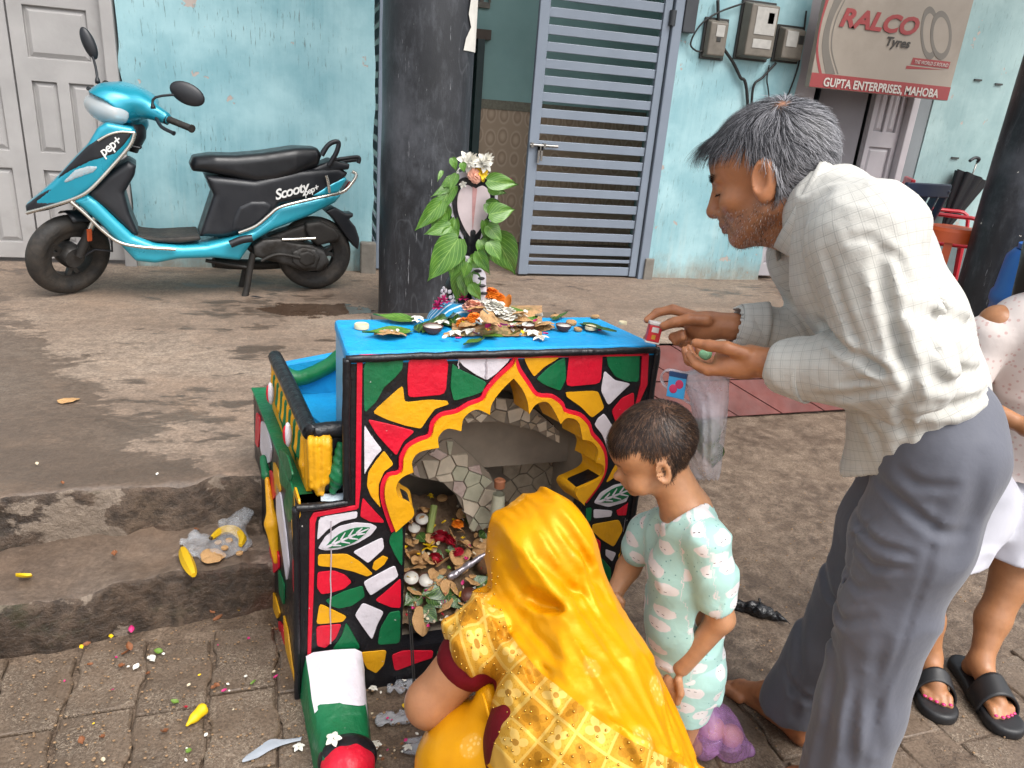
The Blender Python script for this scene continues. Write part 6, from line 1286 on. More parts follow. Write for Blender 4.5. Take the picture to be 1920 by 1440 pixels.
for pts, w_, dp, Ys in (([(930, 990), (945, 1060), (985, 1110), (1045, 1150)], .010, .011, (1.09, 1.06, 1.03, 1.02)), ([(985, 960), (1010, 1040), (1060, 1100), (1110, 1130)], .010, .009, (1.07, 1.04, 1.03, 1.05)), ([(1040, 950), (1075, 1010), (1100, 1060)], .009, .009, (1.08, 1.06, 1.06)), ([(930, 1130), (1000, 1120), (1060, 1150), (1120, 1180)], .010, .006, (1.06, 1.03, 1.0, 1.02)), ([(1050, 1170), (1090, 1230), (1110, 1290), (1100, 1330)], .010, .013, (1.0, .96, .93, .91)), ([(1110, 1160), (1150, 1230), (1175, 1310), (1200, 1380)], .010, .012, (1.03, .99, .95, .91)), ([(1000, 1180), (1040, 1240), (1080, 1290)], .008, .009, (.99, .95, .92)), ([(1150, 1150), (1190, 1220), (1220, 1300), (1240, 1370)], .010, .012, (1.05, 1.02, .99, .95)), ([(1080, 1180), (1120, 1260), (1150, 1330)], .008, .010, (1.0, .96, .92))): wline(pts, w_, dp, Ys)
# face opening and the edge of the cloth along the border
S.ell(WH+[.10, 0, -.01], (.075, .062, .105), .01, None, 's')
G0 = S.pts((0, 0, 0), S.n); ac, al, bd_ = bandc(G0); near_ = (bd_ < .30) & (G0[..., 2] < wnk[2]+.02)
rip = .006*np.sin(al*55+ac*40)+.004*np.sin(al*120); S.F = np.where(near_ & (ac < .06), S.F+rip-.004, S.F).astype(np.float32)
S.F = np.where(near_, np.maximum(S.F, -(ac+.112)), S.F).astype(np.float32); del G0
V, Q = S.mesh(1); V[:, 2] = np.maximum(V[:, 2], .006)
sari = sobj('sari', V, Q, M_SATIN, wo.o, world=False); ac, al, bdist = bandc(V); vattr(sari, 'band', np.stack([ac, al, (bdist < .17)*(np.linalg.norm(V-WH, axis=1) > .145)*1.0], 1))
# beads and sequins sewn on the border, too many to count
nvv = normals(sari); idx = np.where((bdist < .14) & (ac < .044) & (ac > -.08) & (nvv@outw > .1))[0]; idx = rng.permutation(idx); taken = []; g = G()
for i in idx:
    if len(taken) > 230: break
    if all(np.linalg.norm(V[i]-q) > .011 for q in taken[-230:]): taken.append(V[i])
for q in taken: g.ell(q+outw*.001, (.0022, .0022, .0022), 6, 4)
tag(obj('border_beads', g, pm('gold_beads', '#c9a14a', 0.2, 60, 0.2, metal=0.9), wo.o, smooth=True, world=False), kind='stuff')
# skirt folds over the thighs, left
S = SDF((-.32, -.50, .0), (.50, .50, .60), .0065); wp2 = WP(1030, 1450, .93); kl2, kr2 = WP(868, 1425, 1.12), WP(1110, 1380, 1.22)
S.chain([wp2, WP(960, 1440, .96), WP(900, 1432, 1.0), kl2], [.125, .112, .098, .080], .05); S.chain([wp2, WP(1160, 1430, 1.0), kr2], [.11, .105, .085], .05); S.cone(kl2, np.array([kl2[0]-.05, kl2[1], .03]), .082, .11, .05); S.cone(kr2, np.array([kr2[0]-.05, kr2[1], .03]), .085, .10, .05); S.ell(wpe*[1, 1, 0]+[-.03, 0, .08], (.17, .21, .10), .06); S.cone(WP(915, 1300, 1.03), WP(905, 1400, .97), .022, .035, .02)
S.disp(lambda p: -.010*np.clip(1-np.abs(vnoise(np.stack([p[..., 0]*9+p[..., 2]*5, p[..., 1]*13+p[..., 2]*6, p[..., 2]*5], -1)+9))*2, -.2, 1)**2); S.cut((0, 0, .004), (0, 0, -1)); V, Q = S.mesh(1); V[:, 2] = np.maximum(V[:, 2], .004)
o = sobj('sari_skirt', V, Q, M_SATIN, wo.o, world=False); vattr(o, 'band', np.zeros((len(V), 3)))
tq = [WP(905, 1300, .98), WP(918, 1345, .955), WP(912, 1390, .94), WP(915, 1415, .935)]; obj('tassel', G().tube(tq, [.003, .003, .006, .003], 8).tube([tq[-1], tq[-1]+[0, 0, -.03]], [.006, .009], 10), M_SATIN, wo.o, smooth=True, world=False)
# ------------------------------------------------------------------ the small boy
bo = Fig((.80, 1.24), (-.93, .36), 'person', 'small boy in mint cloud print shirt standing with hand on the yellow sari')
L = bo.L
HS2 = .84; TH = math.radians(24); yaw = math.radians(8)
HRb = np.array(Matrix.Rotation(yaw, 3, 'Z'))@np.stack([np.array([math.cos(TH), 0, -math.sin(TH)]), np.array([0, 1.0, 0]), np.array([math.sin(TH), 0, math.cos(TH)])], 1)
hcb = L(1243, 884, .062)-HS2*(HRb@np.array([-.006, .078, -.022]))
def Hb(x, y, z): return hcb+HS2*(HRb@np.array([x, y, z]))
B = SDF((-.22, -.22, -.01), (.24, .24, .90), .0036); s2 = HS2
B.ell(Hb(-.016, 0, .030), np.array([.106, .086, .094])*s2, .01, HRb); B.ell(Hb(.032, 0, -.046), np.array([.056, .058, .060])*s2, .03, HRb); B.ell(Hb(.050, 0, .030), np.array([.046, .064, .050])*s2, .03, HRb)
for q in (-1, 1):
    B.ell(Hb(.052, q*.038, -.058), np.array([.030, .028, .028])*s2, .02, HRb); B.ell(Hb(.096, q*.030, -.016), np.array([.012, .016, .010])*s2, .012, HRb, 's'); B.ell(Hb(.072, q*.030, -.018), np.array([.013, .014, .012])*s2, .004, HRb)
    Re = HRb@np.array(Matrix.Rotation(math.radians(q*24), 3, 'Z')); B.ell(Hb(-.010, q*.082, -.022), np.array([.026, .0095, .036])*s2, .004, Re); B.ell(Hb(-.002, q*.090, -.020), np.array([.014, .007, .022])*s2, .004, Re, 's')
B.ell(Hb(.098, 0, -.040), np.array([.014, .014, .012])*s2, .014, HRb); B.ell(Hb(.086, 0, -.066), np.array([.012, .022, .012])*s2, .012, HRb); B.ell(Hb(.070, 0, -.092), np.array([.018, .02, .014])*s2, .014, HRb); B.ell(Hb(.098, 0, -.068), np.array([.010, .016, .0016])*s2, .002, HRb, 's')
bnk = L(1285, 955, 0); B.cone(Hb(-.022, 0, -.06), bnk, .042, .052, .025)
bsL, beL, bwL = L(1325, 1015, .085), L(1352, 1160, .105), L(1278, 1250, .10); bsR, beR, bwR = L(1215, 1000, -.085), L(1178, 1065, -.09), L(1150, 1115, -.05)
btor = [L(1280, 1000, 0), L(1280, 1120, 0), L(1285, 1240, 0)]
for q in (-1, 1): B.chain([p+[0, q*.026, 0] for p in btor], [.040, .050, .050], .02)
B.cone(bnk+[-.008, 0, -.004], bsL, .036, .030, .03).cone(bnk+[-.008, 0, -.004], bsR, .036, .030, .03)
B.chain([bsL, beL, bwL], [.034, .027, .020], .015).chain([bsR, beR, bwR], [.035, .027, .020], .015)
B.ell(L(1258, 1280, .098), (.020, .016, .026), .012)
for i in range(4): q = [(1246+6*i, 1300, .085+.008*i), (1238+7*i, 1322, .085+.008*i), (1246+7*i, 1338, .088+.008*i)]; B.chain([L(*k_) for k_ in q], [.0085, .0078, .0068], .004)
B.chain([L(1272, 1275, .115), L(1276, 1300, .12), L(1270, 1318, .12)], [.0095, .0085, .007], .005)
B.ell(L(1150, 1124, -.045), (.018, .014, .018), .012)
for i in range(4): q = [(1146+3*i, 1128, -.06+.012*i), (1146+4*i, 1140, -.056+.012*i), (1150+4*i, 1150, -.052+.012*i)]; B.chain([L(*k_) for k_ in q], [.0080, .0075, .0065], .004)
B.chain([L(1156, 1118, -.03), L(1166, 1128, -.022), L(1166, 1140, -.02)], [.0085, .008, .0065], .004)
for q, px in ((.045, 1300), (-.045, 1275)):
    hp = L(px, 1260, q); B.chain([hp, np.array([hp[0]+.005, q, .22]), np.array([hp[0]-.01, q, .06])], [.058, .042, .030], .02); ft = np.array([hp[0]-.01, q, .022]); B.chain([ft+[-.025, 0, 0], ft+[.06, 0, -.004], ft+[.10, 0, -.010]], [.022, .020, .012], .015)
V, Q = B.mesh(1); del B; body = sobj('body', V, Q, M_SKIN, bo.o, world=False)
tint = np.tile(np.array(hx('#bd8b66')), (len(V), 1)); hq = ((V-hcb)@HRb)/HS2; hd = (V[:, 2] > .55)
hl2 = np.where(hq[:, 0] > .03, .052+(hq[:, 0]-.09)*.1, np.where(hq[:, 0] > -.005, .010+.9*np.maximum(hq[:, 0], 0), -.052)); ear_ = (np.abs(hq[:, 1]) > .084) & (hq[:, 2] < .02) & (hq[:, 0] > -.045)
scalp = hd*sm(hq[:, 2]-hl2, -.004, .006)*~ear_; blend(scalp*.85, '#38281f'); blend(hd*np.exp(-((hq[:, 2]+.068)/.006)**2)*np.exp(-(hq[:, 1]/.018)**2)*sm(hq[:, 0], .075, .085)*.7, '#8d4a3c'); blend(hd*np.exp(-((hq[:, 2]-.008)/.004)**2)*sm(np.abs(hq[:, 1]), .012, .018)*(1-sm(np.abs(hq[:, 1]), .042, .05))*sm(hq[:, 0], .05, .06)*.7, '#2b1d15'); blend(hd*np.exp(-((hq[:, 2]+.020)/.003)**2)*np.exp(-((np.abs(hq[:, 1])-.031)/.012)**2)*sm(hq[:, 0], .06, .068)*.8, '#1c1310')
vattr(body, 'tint', np.concatenate([tint, np.ones((len(tint), 1))], 1), 'FLOAT_COLOR')
nv = normals(body); ok = np.where(scalp > .4)[0]; N_ = 8000; pick = rng.choice(ok, N_); pr = V[pick]+rng.normal(size=(N_, 3))*.0012; pn_ = nv[pick]; q = hq[pick]; wh = np.array([-.06, .02, .112]); dv = q-wh; sw = np.stack([-dv[:, 1], dv[:, 0], 0*dv[:, 0]], 1); dv = dv/np.linalg.norm(dv, axis=1)[:, None]+.4*sw/(np.linalg.norm(sw, axis=1)[:, None]+1e-6)+rng.normal(size=dv.shape)*.15
dv = dv@HRb.T; dv -= pn_*(dv*pn_).sum(1)[:, None]; dv /= np.linalg.norm(dv, axis=1)[:, None]; cols = np.array(hx('#2a1f1a'))*(.6+.9*rng.random((N_, 1)))+np.array(hx('#6b513c'))*(rng.random((N_, 1)) < .22)*.6
strands('hair', pr, pn_, dv, .011+.007*rng.random(N_)+.008*sm(q[:, 0], .03, .08)*sm(q[:, 2], .03, .05), cols, bo.o, .0006, 4, .22, .02, 0, ellsurf(Hb(-.016, 0, .030), np.array([.107, .087, .095])*s2, HRb), wander=.1)
# shirt with clouds
def m_clouds():
    t = NT('mint_cloud_print'); c = t.attr('cloth'); warp = t.n('VectorMath'); warp.operation = 'ADD'; t.link(c, warp.inputs[0]); nz = t.n('VectorMath'); nz.operation = 'SCALE'; t.link(t.noise(70, 2, 0.5, vec=c, out='Color'), nz.inputs[0]); nz.inputs[3].default_value = .010; t.link(nz.outputs[0], warp.inputs[1])
    v = t.n('TexVoronoi'); v.voronoi_dimensions = '2D'; t.put(v.inputs['Vector'], t.map(warp.outputs[0], scale=(1, 1.75, 1))); v.inputs['Scale'].default_value = 13; v.inputs['Randomness'].default_value = .7
    cl = t.ramp(v.outputs['Distance'], [(.30, 1.0), (.33, 0.0)])
    pos = t.n('VectorMath'); pos.operation = 'SUBTRACT'; t.link(t.map(c, scale=(1, 1.75, 1)), pos.inputs[0]); sc3 = t.n('VectorMath'); sc3.operation = 'SCALE'; t.link(v.outputs['Position'], sc3.inputs[0]); sc3.inputs[3].default_value = 1.0; t.link(sc3.outputs[0], pos.inputs[1]); q = t.sep(pos.outputs[0])
    ex = t.math('SUBTRACT', t.math('ABSOLUTE', q[0]), .0060); eyes = t.math('MULTIPLY', t.math('LESS_THAN', t.math('ABSOLUTE', ex), .0026), t.math('LESS_THAN', t.math('ABSOLUTE', t.math('SUBTRACT', q[1], .001)), .0011))
    drops = t.math('MULTIPLY', t.math('LESS_THAN', t.voro(95, vec=c, rnd=0.6), .16), t.ramp(t.noise(14, 2, vec=c), [(.48, 0.0), (.52, 1.0)]))
    col = t.mix(t.math('MULTIPLY', drops, .8), hx('#a6cdc6'), hx('#5d8f8f')); col = t.mix(cl, col, hx('#dcd8d8')); col = t.mix(t.math('MULTIPLY', eyes, cl), col, hx('#2d2b33')); t.set(Base_Color=col, Roughness=0.8); t.b.inputs['Sheen Weight'].default_value = 0.15; t.bump(t.noise(24, 4, 0.5, dist=0.5), 0.35, 0.008); return t.m
M_CLOUD = m_clouds()
S = SDF((-.22, -.24, .16), (.22, .24, .66), .005)
for q in (-1, 1): S.chain([p+[0, q*.030, 0] for p in (L(1290, 985, 0), L(1282, 1060, 0), L(1282, 1150, 0), L(1286, 1262, 0))], [.058, .072, .080, .084], .02)
S.cone(L(1290, 965, .02), bsL, .042, .046, .03).cone(L(1285, 965, -.02), bsR, .042, .046, .03); S.chain([bsL, L(1338, 1075, .098), L(1342, 1120, .10)], [.045, .044, .043], .012); S.chain([bsR, L(1200, 1025, -.09)], [.046, .044], .012)
d_ = beL-bsL; d_ = d_/np.linalg.norm(d_); S.cone(L(1346, 1136, .102)+d_*.05, L(1346, 1136, .102)+d_*.09, .06, .06, 0, 's'); S.cut(L(1286, 1268, 0), (-.05, 0, -1))
S.ell(L(1258, 938, 0), (.080, .062, .050), .006, None, 's')
S.disp(lambda p: -.0055*np.clip(1-np.abs(vnoise(np.stack([p[..., 0]*20+p[..., 2]*9, p[..., 1]*20, p[..., 2]*9], -1)+4))*2, -.1, 1)**2)
V, Q = S.mesh(1); o = sobj('shirt', V, Q, M_CLOUD, bo.o, world=False); UV, lab = limb_uv(V, [(L(1290, 960, 0), L(1286, 1268, 0), .085, (0, -1, .01)), (bsL, beL, .045, (0, -1, .01)), (bsR, beR, .045, (0, 1, .01))]); vattr(o, 'cloth', UV)
# neckband
an_ = np.linspace(0, 2*math.pi, 40); nc = L(1268, 950, .004); nxv = HRb@np.array([1, 0, -.25]); nxv /= np.linalg.norm(nxv)
ring = [nc+nxv*.066*math.cos(a)+np.array([0, .060, 0])*math.sin(a)+np.array([0, 0, -.010*math.cos(a)]) for a in an_]
# shorts
S = SDF((-.22, -.20, .06), (.22, .22, .36), .0055)
for q, px in ((.045, 1300), (-.045, 1275)): hp = L(px, 1255, q); S.chain([hp, np.array([hp[0]+.004, q*1.05, .14])], [.072, .060], .02)
S.disp(lambda p: -.004*np.clip(1-np.abs(vnoise(p*16))*2, 0, 1)); S.cut((0, 0, .13), (0, 0, -1)); V, Q = S.mesh(1); o = sobj('trousers', V, Q, M_CLOUD, bo.o, world=False); vattr(o, 'cloth', np.stack([V[:, 0]+V[:, 1], V[:, 2], 0*V[:, 0]], 1))
for dx in (0, 8): obj('drawstring', G().tube(smoothline([L(1283+dx, 1270, .082), L(1280+dx*1.5, 1300, .092), L(1288+dx, 1335, .094)], 4), .0018, 6), pm('mint_cord', '#a9cfc8', 0.05, 10, 0.8), bo.o, smooth=True, world=False)
# ------------------------------------------------------------------ the girl at the right
gi = Fig((1.68, 1.32), (-.30, -.954), 'person', 'girl in white shorts and black slide sandals behind the grey trousers')
def GP(px, py, Y): return gi.W(ony(px, py, Y))
B = SDF((-.20, -.26, -.01), (.34, .26, 1.22), .0045)
feet = [(onz(1722, 1262), onz(1758, 1345)), (onz(1812, 1270), onz(1884, 1372))]; toes = []
hips = [GP(1815, 960, 1.36), GP(1905, 960, 1.36)]; knees = [GP(1738, 1105, 1.33), GP(1892, 1095, 1.31)]
for (a, b), hp, kn in zip(feet, hips, knees):
    a, b = gi.W(a), gi.W(b); d = (b-a)/np.linalg.norm(b-a); an = a+d*.03+[0, 0, .085]; B.chain([hp, kn, (kn+an)/2-d*.012, an], [.066, .046, .042, .027], .02); B.chain([an, a+d*.01+[0, 0, .045]], [.030, .028], .015); B.chain([an+[0, 0, -.015], a+d*.10+[0, 0, .055], b-d*.05+[0, 0, .040]], [.030, .027, .022], .015); sd = np.cross([0, 0, 1], d); tt = []
    for i, (o_, ln_, r_) in enumerate(((.026, .044, .011), (.009, .046, .0085), (-.006, .040, .008), (-.019, .033, .0075), (-.030, .025, .0075))):
        sg = 1 if hp[1] > 0 else -1; q = b-d*.06+sd*o_*-sg+[0, 0, .036]; e = q+d*ln_+[0, 0, -.006]; B.chain([q, q+d*ln_*.6+[0, 0, .003], e], [.011, r_, r_*.9], .005); tt.append((e, d, r_))
    toes.append((a, b, d, sd, tt))
ch, wa = GP(1945, 640, 1.36), GP(1930, 860, 1.37)
B.chain([ch, wa], [.075, .075], .03); nk = ch+[0, 0, .09]; B.cone(ch, nk+[0, 0, .05], .04, .035, .02); B.ell(nk+[0.01, 0, .15], (.075, .062, .095), .015)
for q in (-1, 1):
    s_, e_ = ch+[0, q*.105, .035], ch+[.03, q*.16, -.15]; w_ = GP(1900, 790, 1.27) if q == -1 else ch+[.13, .06, -.24]; B.chain([s_, e_, w_], [.038, .030, .021], .015); B.cone(ch+[0, 0, .03], s_, .05, .04, .03); d = (w_-e_)/np.linalg.norm(w_-e_); B.ell(w_+d*.03, (.022, .022, .024), .012)
    for i in range(4): k_ = w_+d*.045+np.array([0, .012, 0])*(i-1.5); B.chain([k_, k_+d*.03, k_+d*.045+[0, 0, -.012]], [.0085, .008, .007], .004)
V, Q = B.mesh(1); o = sobj('body', V, Q, M_SKIN, gi.o, world=False); vattr(o, 'tint', np.tile(np.array([*hx('#a8754f'), 1]), (len(V), 1)), 'FLOAT_COLOR')
s = SDF(nk+[-.14, -.12, -.02], nk+[.12, .12, .30], .006); s.ell(nk+[-.012, 0, .165], (.088, .078, .098), 0).cone(nk+[-.05, 0, .12], nk+[-.06, 0, .0], .06, .05, .03).ell(nk+[.085, 0, .13], (.05, .06, .075), .01, None, 's'); s.disp(lambda p: .003*np.sin(p[..., 1]*300)); sobj('hair', *s.mesh(1), pm('black_hair', '#15110f', 0.2, 60, 0.4), gi.o, world=False)
M_NAIL = pm('pink_nail_polish', '#c22c6b', 0.05, 20, 0.25)
M_SLIDE = pm('black_foam_rubber', '#1b1b1d', 0.15, 20, 0.5, bump=0.15, bscale=120, bdist=.001)
for k_, (a, b, d, sd, tt) in enumerate(toes):
    for e, d2, r_ in tt: obj('toenail', G().ell(e+d2*.003+[0, 0, r_*.62], (.0055, .0055, .003)), M_NAIL, gi.o, smooth=True, world=False)
    sdl = thing('sandal', 'chunky black slide sandal on the girl\'s foot ' + ('with ankle thread' if k_ == 0 else 'without ankle thread'), 'sandal', tuple(gi.M0+gi.f*((a+b)/2)[0]+gi.l*((a+b)/2)[1]), math.atan2(gi.f[1], gi.f[0])); c0 = (a+b)/2*np.array([1, 1, 0])
    s = SDF((c0-.18)*[1, 1, 0]+[0, 0, -.01]-c0, (c0+.18)*[1, 1, 0]+[0, 0, .12]-c0, .005)
    A2, B2 = a-d*.025-c0, b+d*.012-c0; s.chain([A2+[0, 0, .014], (A2+B2)/2+[0, 0, .014], B2-d*.03+[0, 0, .014]], [.040, .042, .050], .02)
    s.F = np.maximum(np.maximum(s.F, s.pts((0, 0, 0), s.n)[..., 2]-.030), -s.pts((0, 0, 0), s.n)[..., 2]).astype(np.float32); V, Q = s.mesh(1); sobj('sole', V, Q, M_SLIDE, sdl, world=False)
    m0, m1 = a+d*.090-c0, b-d*.045-c0; P = []
    for u in np.linspace(0, 1, 9):
        c_ = m0+(m1-m0)*u; P.append([c_+sd*.052*math.cos(t)*(1+.06*u)+np.array([0, 0, .016+(.082-.020*u)*math.sin(t)]) for t in np.linspace(0, math.pi, 17)])
    o = obj('strap', G().grid(np.array(P)), M_SLIDE, sdl, smooth=True, world=False); o.modifiers.new('s', 'SOLIDIFY').thickness = .006
obj('ankle_thread', G().lathe([(.030, -.0015), (.0315, 0), (.030, .0015), (.0285, 0), (.030, -.0015)], tuple(toes[0][0]+toes[0][2]*.026+[0, 0, .10]), 20), M_SLIDE, gi.o, smooth=True, world=False)
S = SDF((-.20, -.24, .36), (.22, .24, .78), .006); 
for hp, kn in zip(hips, knees): S.chain([hp+[0, 0, .05], hp, hp+(kn-hp)*.62], [.10, .098, .092], .03)
S.disp(lambda p: -.005*np.clip(1-np.abs(vnoise(p*np.array([14, 14, 8])))*2, 0, 1)); S.cut(hips[0]+(knees[0]-hips[0])*.55, (0, 0, -1)); sobj('shorts', *S.mesh(1), pm('white_cotton_shorts', '#c9c9d2', 0.04, 8, 0.8, bump=.2, bscale=40), gi.o, world=False)
t = NT('pale_floral_cotton'); fl_ = t.ramp(t.voro(70, rnd=.9), [(.22, 1.0), (.28, 0.0)]); t.set(Base_Color=t.mix(t.math('MULTIPLY', fl_, .6), hx('#cfc4bf'), hx('#b98a84')), Roughness=.8); t.bump(t.noise(20), .3, .008)
S = SDF((-.20, -.26, .60), (.22, .26, 1.10), .006); S.chain([ch+[0, .03, .03], wa+[0, .03, 0], wa+[0, .03, -.09]], [.085, .098, .112], .03).chain([ch+[0, -.03, .03], wa+[0, -.03, 0], wa+[0, -.03, -.09]], [.085, .098, .112], .03)
for q in (-1, 1): S.chain([ch+[0, q*.05, .03], ch+[.005, q*.115, .0], ch+[.025, q*.15, -.12]], [.06, .052, .046], .02)
S.cut(wa+[0, 0, -.13], (0, 0, -1)); S.disp(lambda p: -.005*np.clip(1-np.abs(vnoise(p*np.array([14, 14, 8])))*2, 0, 1)); sobj('blouse', *S.mesh(1), t.m, gi.o, world=False)
# ================================================================== ON THE WALL
SY = 4.70
def SG(px, py): p = ony(px, py, SY); return np.array([p[0], SY, p[2]])
sg = thing('shop_sign', 'large cream and red tyre shop sign board above the white panelled shop doors', 'sign', (3.85, SY, 1.67))
s0, s1, s2 = SG(1518, 166), SG(1776, 186), SG(1532, 0); X0, X1, Z0 = s0[0]-.01, s1[0]+.005, (s0[2]+s1[2])/2; Z1 = 2.46
M_CREAM = pm('faded_cream_sign', '#948a7e', 0.08, 3, 0.5, dirt='#80766b', dirtamt=0.35); M_SRED = pm('faded_sign_red', '#8d3a3a', 0.08, 5, 0.5); M_SGREY = pm('sign_grey', '#6d675f', 0.08, 8, 0.5); M_SDK = pm('sign_dark', '#3b3733', 0.08, 8, 0.5)
obj('board', G().box((X0, SY, Z0), (X1, SY+.05, Z1)), M_CREAM, sg, bev=.004)
def flat(name, pts, m, d0, d1, parent, y=SY): return obj(name, G().prism([(p[0], p[2]) for p in pts], lambda u, v, d: (u, y-d, v), d0, d1), m, parent)
zr = (SG(1521, 139)[2]+SG(1779, 160)[2])/2
obj('red_band', G().box((X0+.002, SY-.002, Z0+.002), (X1-.002, SY-.0002, zr)), M_SRED, sg)
arc = lambda pts: smoothline([SG(*p) for p in pts], 5)
a1, a2 = arc([(1548, 0), (1536, 50), (1530, 100), (1536, 139)]), arc([(1556, -6), (1540, 45), (1534, 95), (1541, 139)]); flat('red_swoosh', list(a1)+list(a2)[::-1], M_SRED, .0004, .0016, sg)
a1, a2 = arc([(1566, -6), (1548, 45), (1541, 90), (1548, 139)]), arc([(1584, -10), (1560, 40), (1554, 90), (1566, 139)]); flat('grey_swoosh', list(a1)+list(a2)[::-1], M_SGREY, .0004, .0016, sg)
a1, a2 = arc([(1588, -10), (1565, 40), (1558, 90), (1570, 139)]), arc([(1590, -10), (1567, 40), (1560, 90), (1572, 139)]); flat('grey_swoosh', list(a1)+list(a2)[::-1], M_SGREY, .0004, .0016, sg)
def sign_text(body, pa, pb, hpx, m, **k):
    a, b = SG(*pa), SG(*pb); size = abs(SG(pa[0], pa[1]-hpx)[2]-a[2])/.70; me = text_mesh(body, size, **k); xs = [v.co.x for v in me.vertices]; wdt = max(xs)-min(xs); sc = (b[0]-a[0])/wdt
    for v in me.vertices: v.co.x = (v.co.x-min(xs))*sc
    zc = (a[2]+b[2])/2; Mx = Matrix([(1, 0, 0, a[0]-sg.location[0]), (0, 0, -1, -.0055), (0, 1, 0, zc-sg.location[2]), (0, 0, 0, 1)]); me.transform(Mx); o = bpy.data.objects.new('lettering', me); COL.objects.link(o); o.parent = sg; me.materials.append(m); return o
M_SWHT = pm('sign_white', '#b9b2aa', 0.05, 8, 0.5)
sign_text('RALCO', (1572, 48), (1718, 66), 34, M_SRED, shear=0.25, bold=.006, ext=.0006)
sign_text('Tyres', (1660, 84), (1704, 91), 17, M_SDK, shear=0.2, bold=.002, ext=.0006)
sign_text('GUPTA ENTERPRISES, MAHOBA', (1541, 165), (1758, 179), 16, M_SWHT, bold=.002, ext=.0006)
for k_, (cx, cy, rx, ry) in enumerate(((1743, 62, 17, 50), (1764, 66, 20, 46))):
    ring = lambda f: [SG(cx+rx*f*math.cos(t), cy+ry*f*math.sin(t)) for t in np.linspace(0, 2*math.pi, 40)[:-1]]
    obj('painted_tyre', G().prism([(p[0], p[2]) for p in ring(1)], lambda u, v, d: (u, SY-d, v), .0006+.0012*k_, .0018+.0012*k_, [[(p[0], p[2]) for p in ring(.74)]]), M_SGREY, sg)
    flat('painted_rim', ring(.74), M_CREAM, .0005+.0012*k_, .0012+.0012*k_, sg)
flat('slogan_tag', [SG(1712, 108), SG(1782, 116), SG(1778, 129), SG(1707, 121)], M_SRED, .0004, .0016, sg)
sign_text('THE WORLD IS ROUND', (1713, 120), (1776, 125), 7, M_SWHT, shear=.2, ext=.0004)
flat('slogan_line', [SG(1700, 123), SG(1770, 131), SG(1698, 129)], M_SRED, .0004, .0016, sg)
# electricity meters
M_MET = pm('grey_meter_case', '#6e675d', 0.12, 10, 0.5, dirt='#4b453d', dirtamt=0.35); M_MDK = pm('meter_dark', '#2b2a28', 0.1, 10, 0.5); M_LBL = pm('meter_label', '#a9a6a0', 0.12, 30, 0.4, dirt='#77736d', dirtamt=0.3)
def meter(x0, x1, z0, z1, dp, label, win, name='electricity_meter'):
    t = thing(name, label, 'meter', ((x0+x1)/2, WY-.001, z0)); Y = WY-dp
    obj('back_plate', G().box((x0-.012, WY-.02, z0-.01), (x1+.012, WY-.0005, z1+.012)), M_MDK, t, bev=.004); obj('case', G().hexa([(x0, WY-.02, z0), (x1, WY-.02, z0), (x1-.012, Y, z0+.012), (x0+.012, Y, z0+.012), (x0, WY-.02, z1), (x1, WY-.02, z1), (x1-.012, Y, z1-.02), (x0+.012, Y, z1-.02)]), M_MET, t, bev=.008)
    for (a, b, c, d, m) in win: obj('label_plate' if m is M_LBL else 'cover_part', G().box((x0+(x1-x0)*a, Y-.004, z0+(z1-z0)*c), (x0+(x1-x0)*b, Y-.0003, z0+(z1-z0)*d)), m, t, bev=.002)
    return t
meter(2.55, 2.70, 1.80, 2.03, .07, 'small grey fuse box, the plainest box beside the gate post', [(.35, .75, .55, .85, M_LBL), (.42, .62, .42, .54, M_MDK)])
meter(2.80, 3.03, 1.82, 2.16, .11, 'large electricity meter with pale face between two smaller boxes', [(.22, .88, .42, .9, M_LBL), (.60, .80, .62, .82, M_MDK), (.24, .84, .18, .34, M_LBL)])
meter(3.09, 3.27, 1.83, 2.04, .09, 'meter with round black dial nearest the shop sign', [(.15, .62, .40, .86, M_LBL), (.66, .88, .50, .76, M_MDK)])
M_CAB = pm('black_cable', '#1b1b1b', 0.1, 20, 0.5)
def cable(label, pts, r=.009): 
    o = obj('cable', G().tube(smoothline([ony(x, y, WY-q) for x, y, q in pts], 6), r, 8), M_CAB, smooth=True); tag(o, label, 'cable')
cable('black cable looping from the fuse box up behind the large meter', [(1395, 6, .03), (1350, 22, .04), (1315, 45, .04), (1295, 80, .03), (1305, 95, .03), (1318, 96, .03)], .006)
cable('thick black cable hanging from the large meter over the grey hair', [(1346, 0, .03), (1347, 35, .03), (1352, 80, .03), (1375, 118, .03), (1388, 145, .03), (1400, 170, .03), (1408, 330, .03)], .011)
cable('black cable dropping from the dial meter to join the thick cable', [(1455, 118, .03), (1430, 145, .03), (1412, 165, .03), (1408, 240, .025)], .009)
cable('thin wire falling from the dial meter along the blue wall', [(1442, 122, .02), (1438, 150, .02), (1442, 185, .02), (1450, 330, .02)], .005)
cable('thin black wire down the wall edge beside the shop door', [(1512, 20, .02), (1500, 110, .02), (1480, 172, .02), (1462, 210, .02), (1452, 330, .02)], .006)
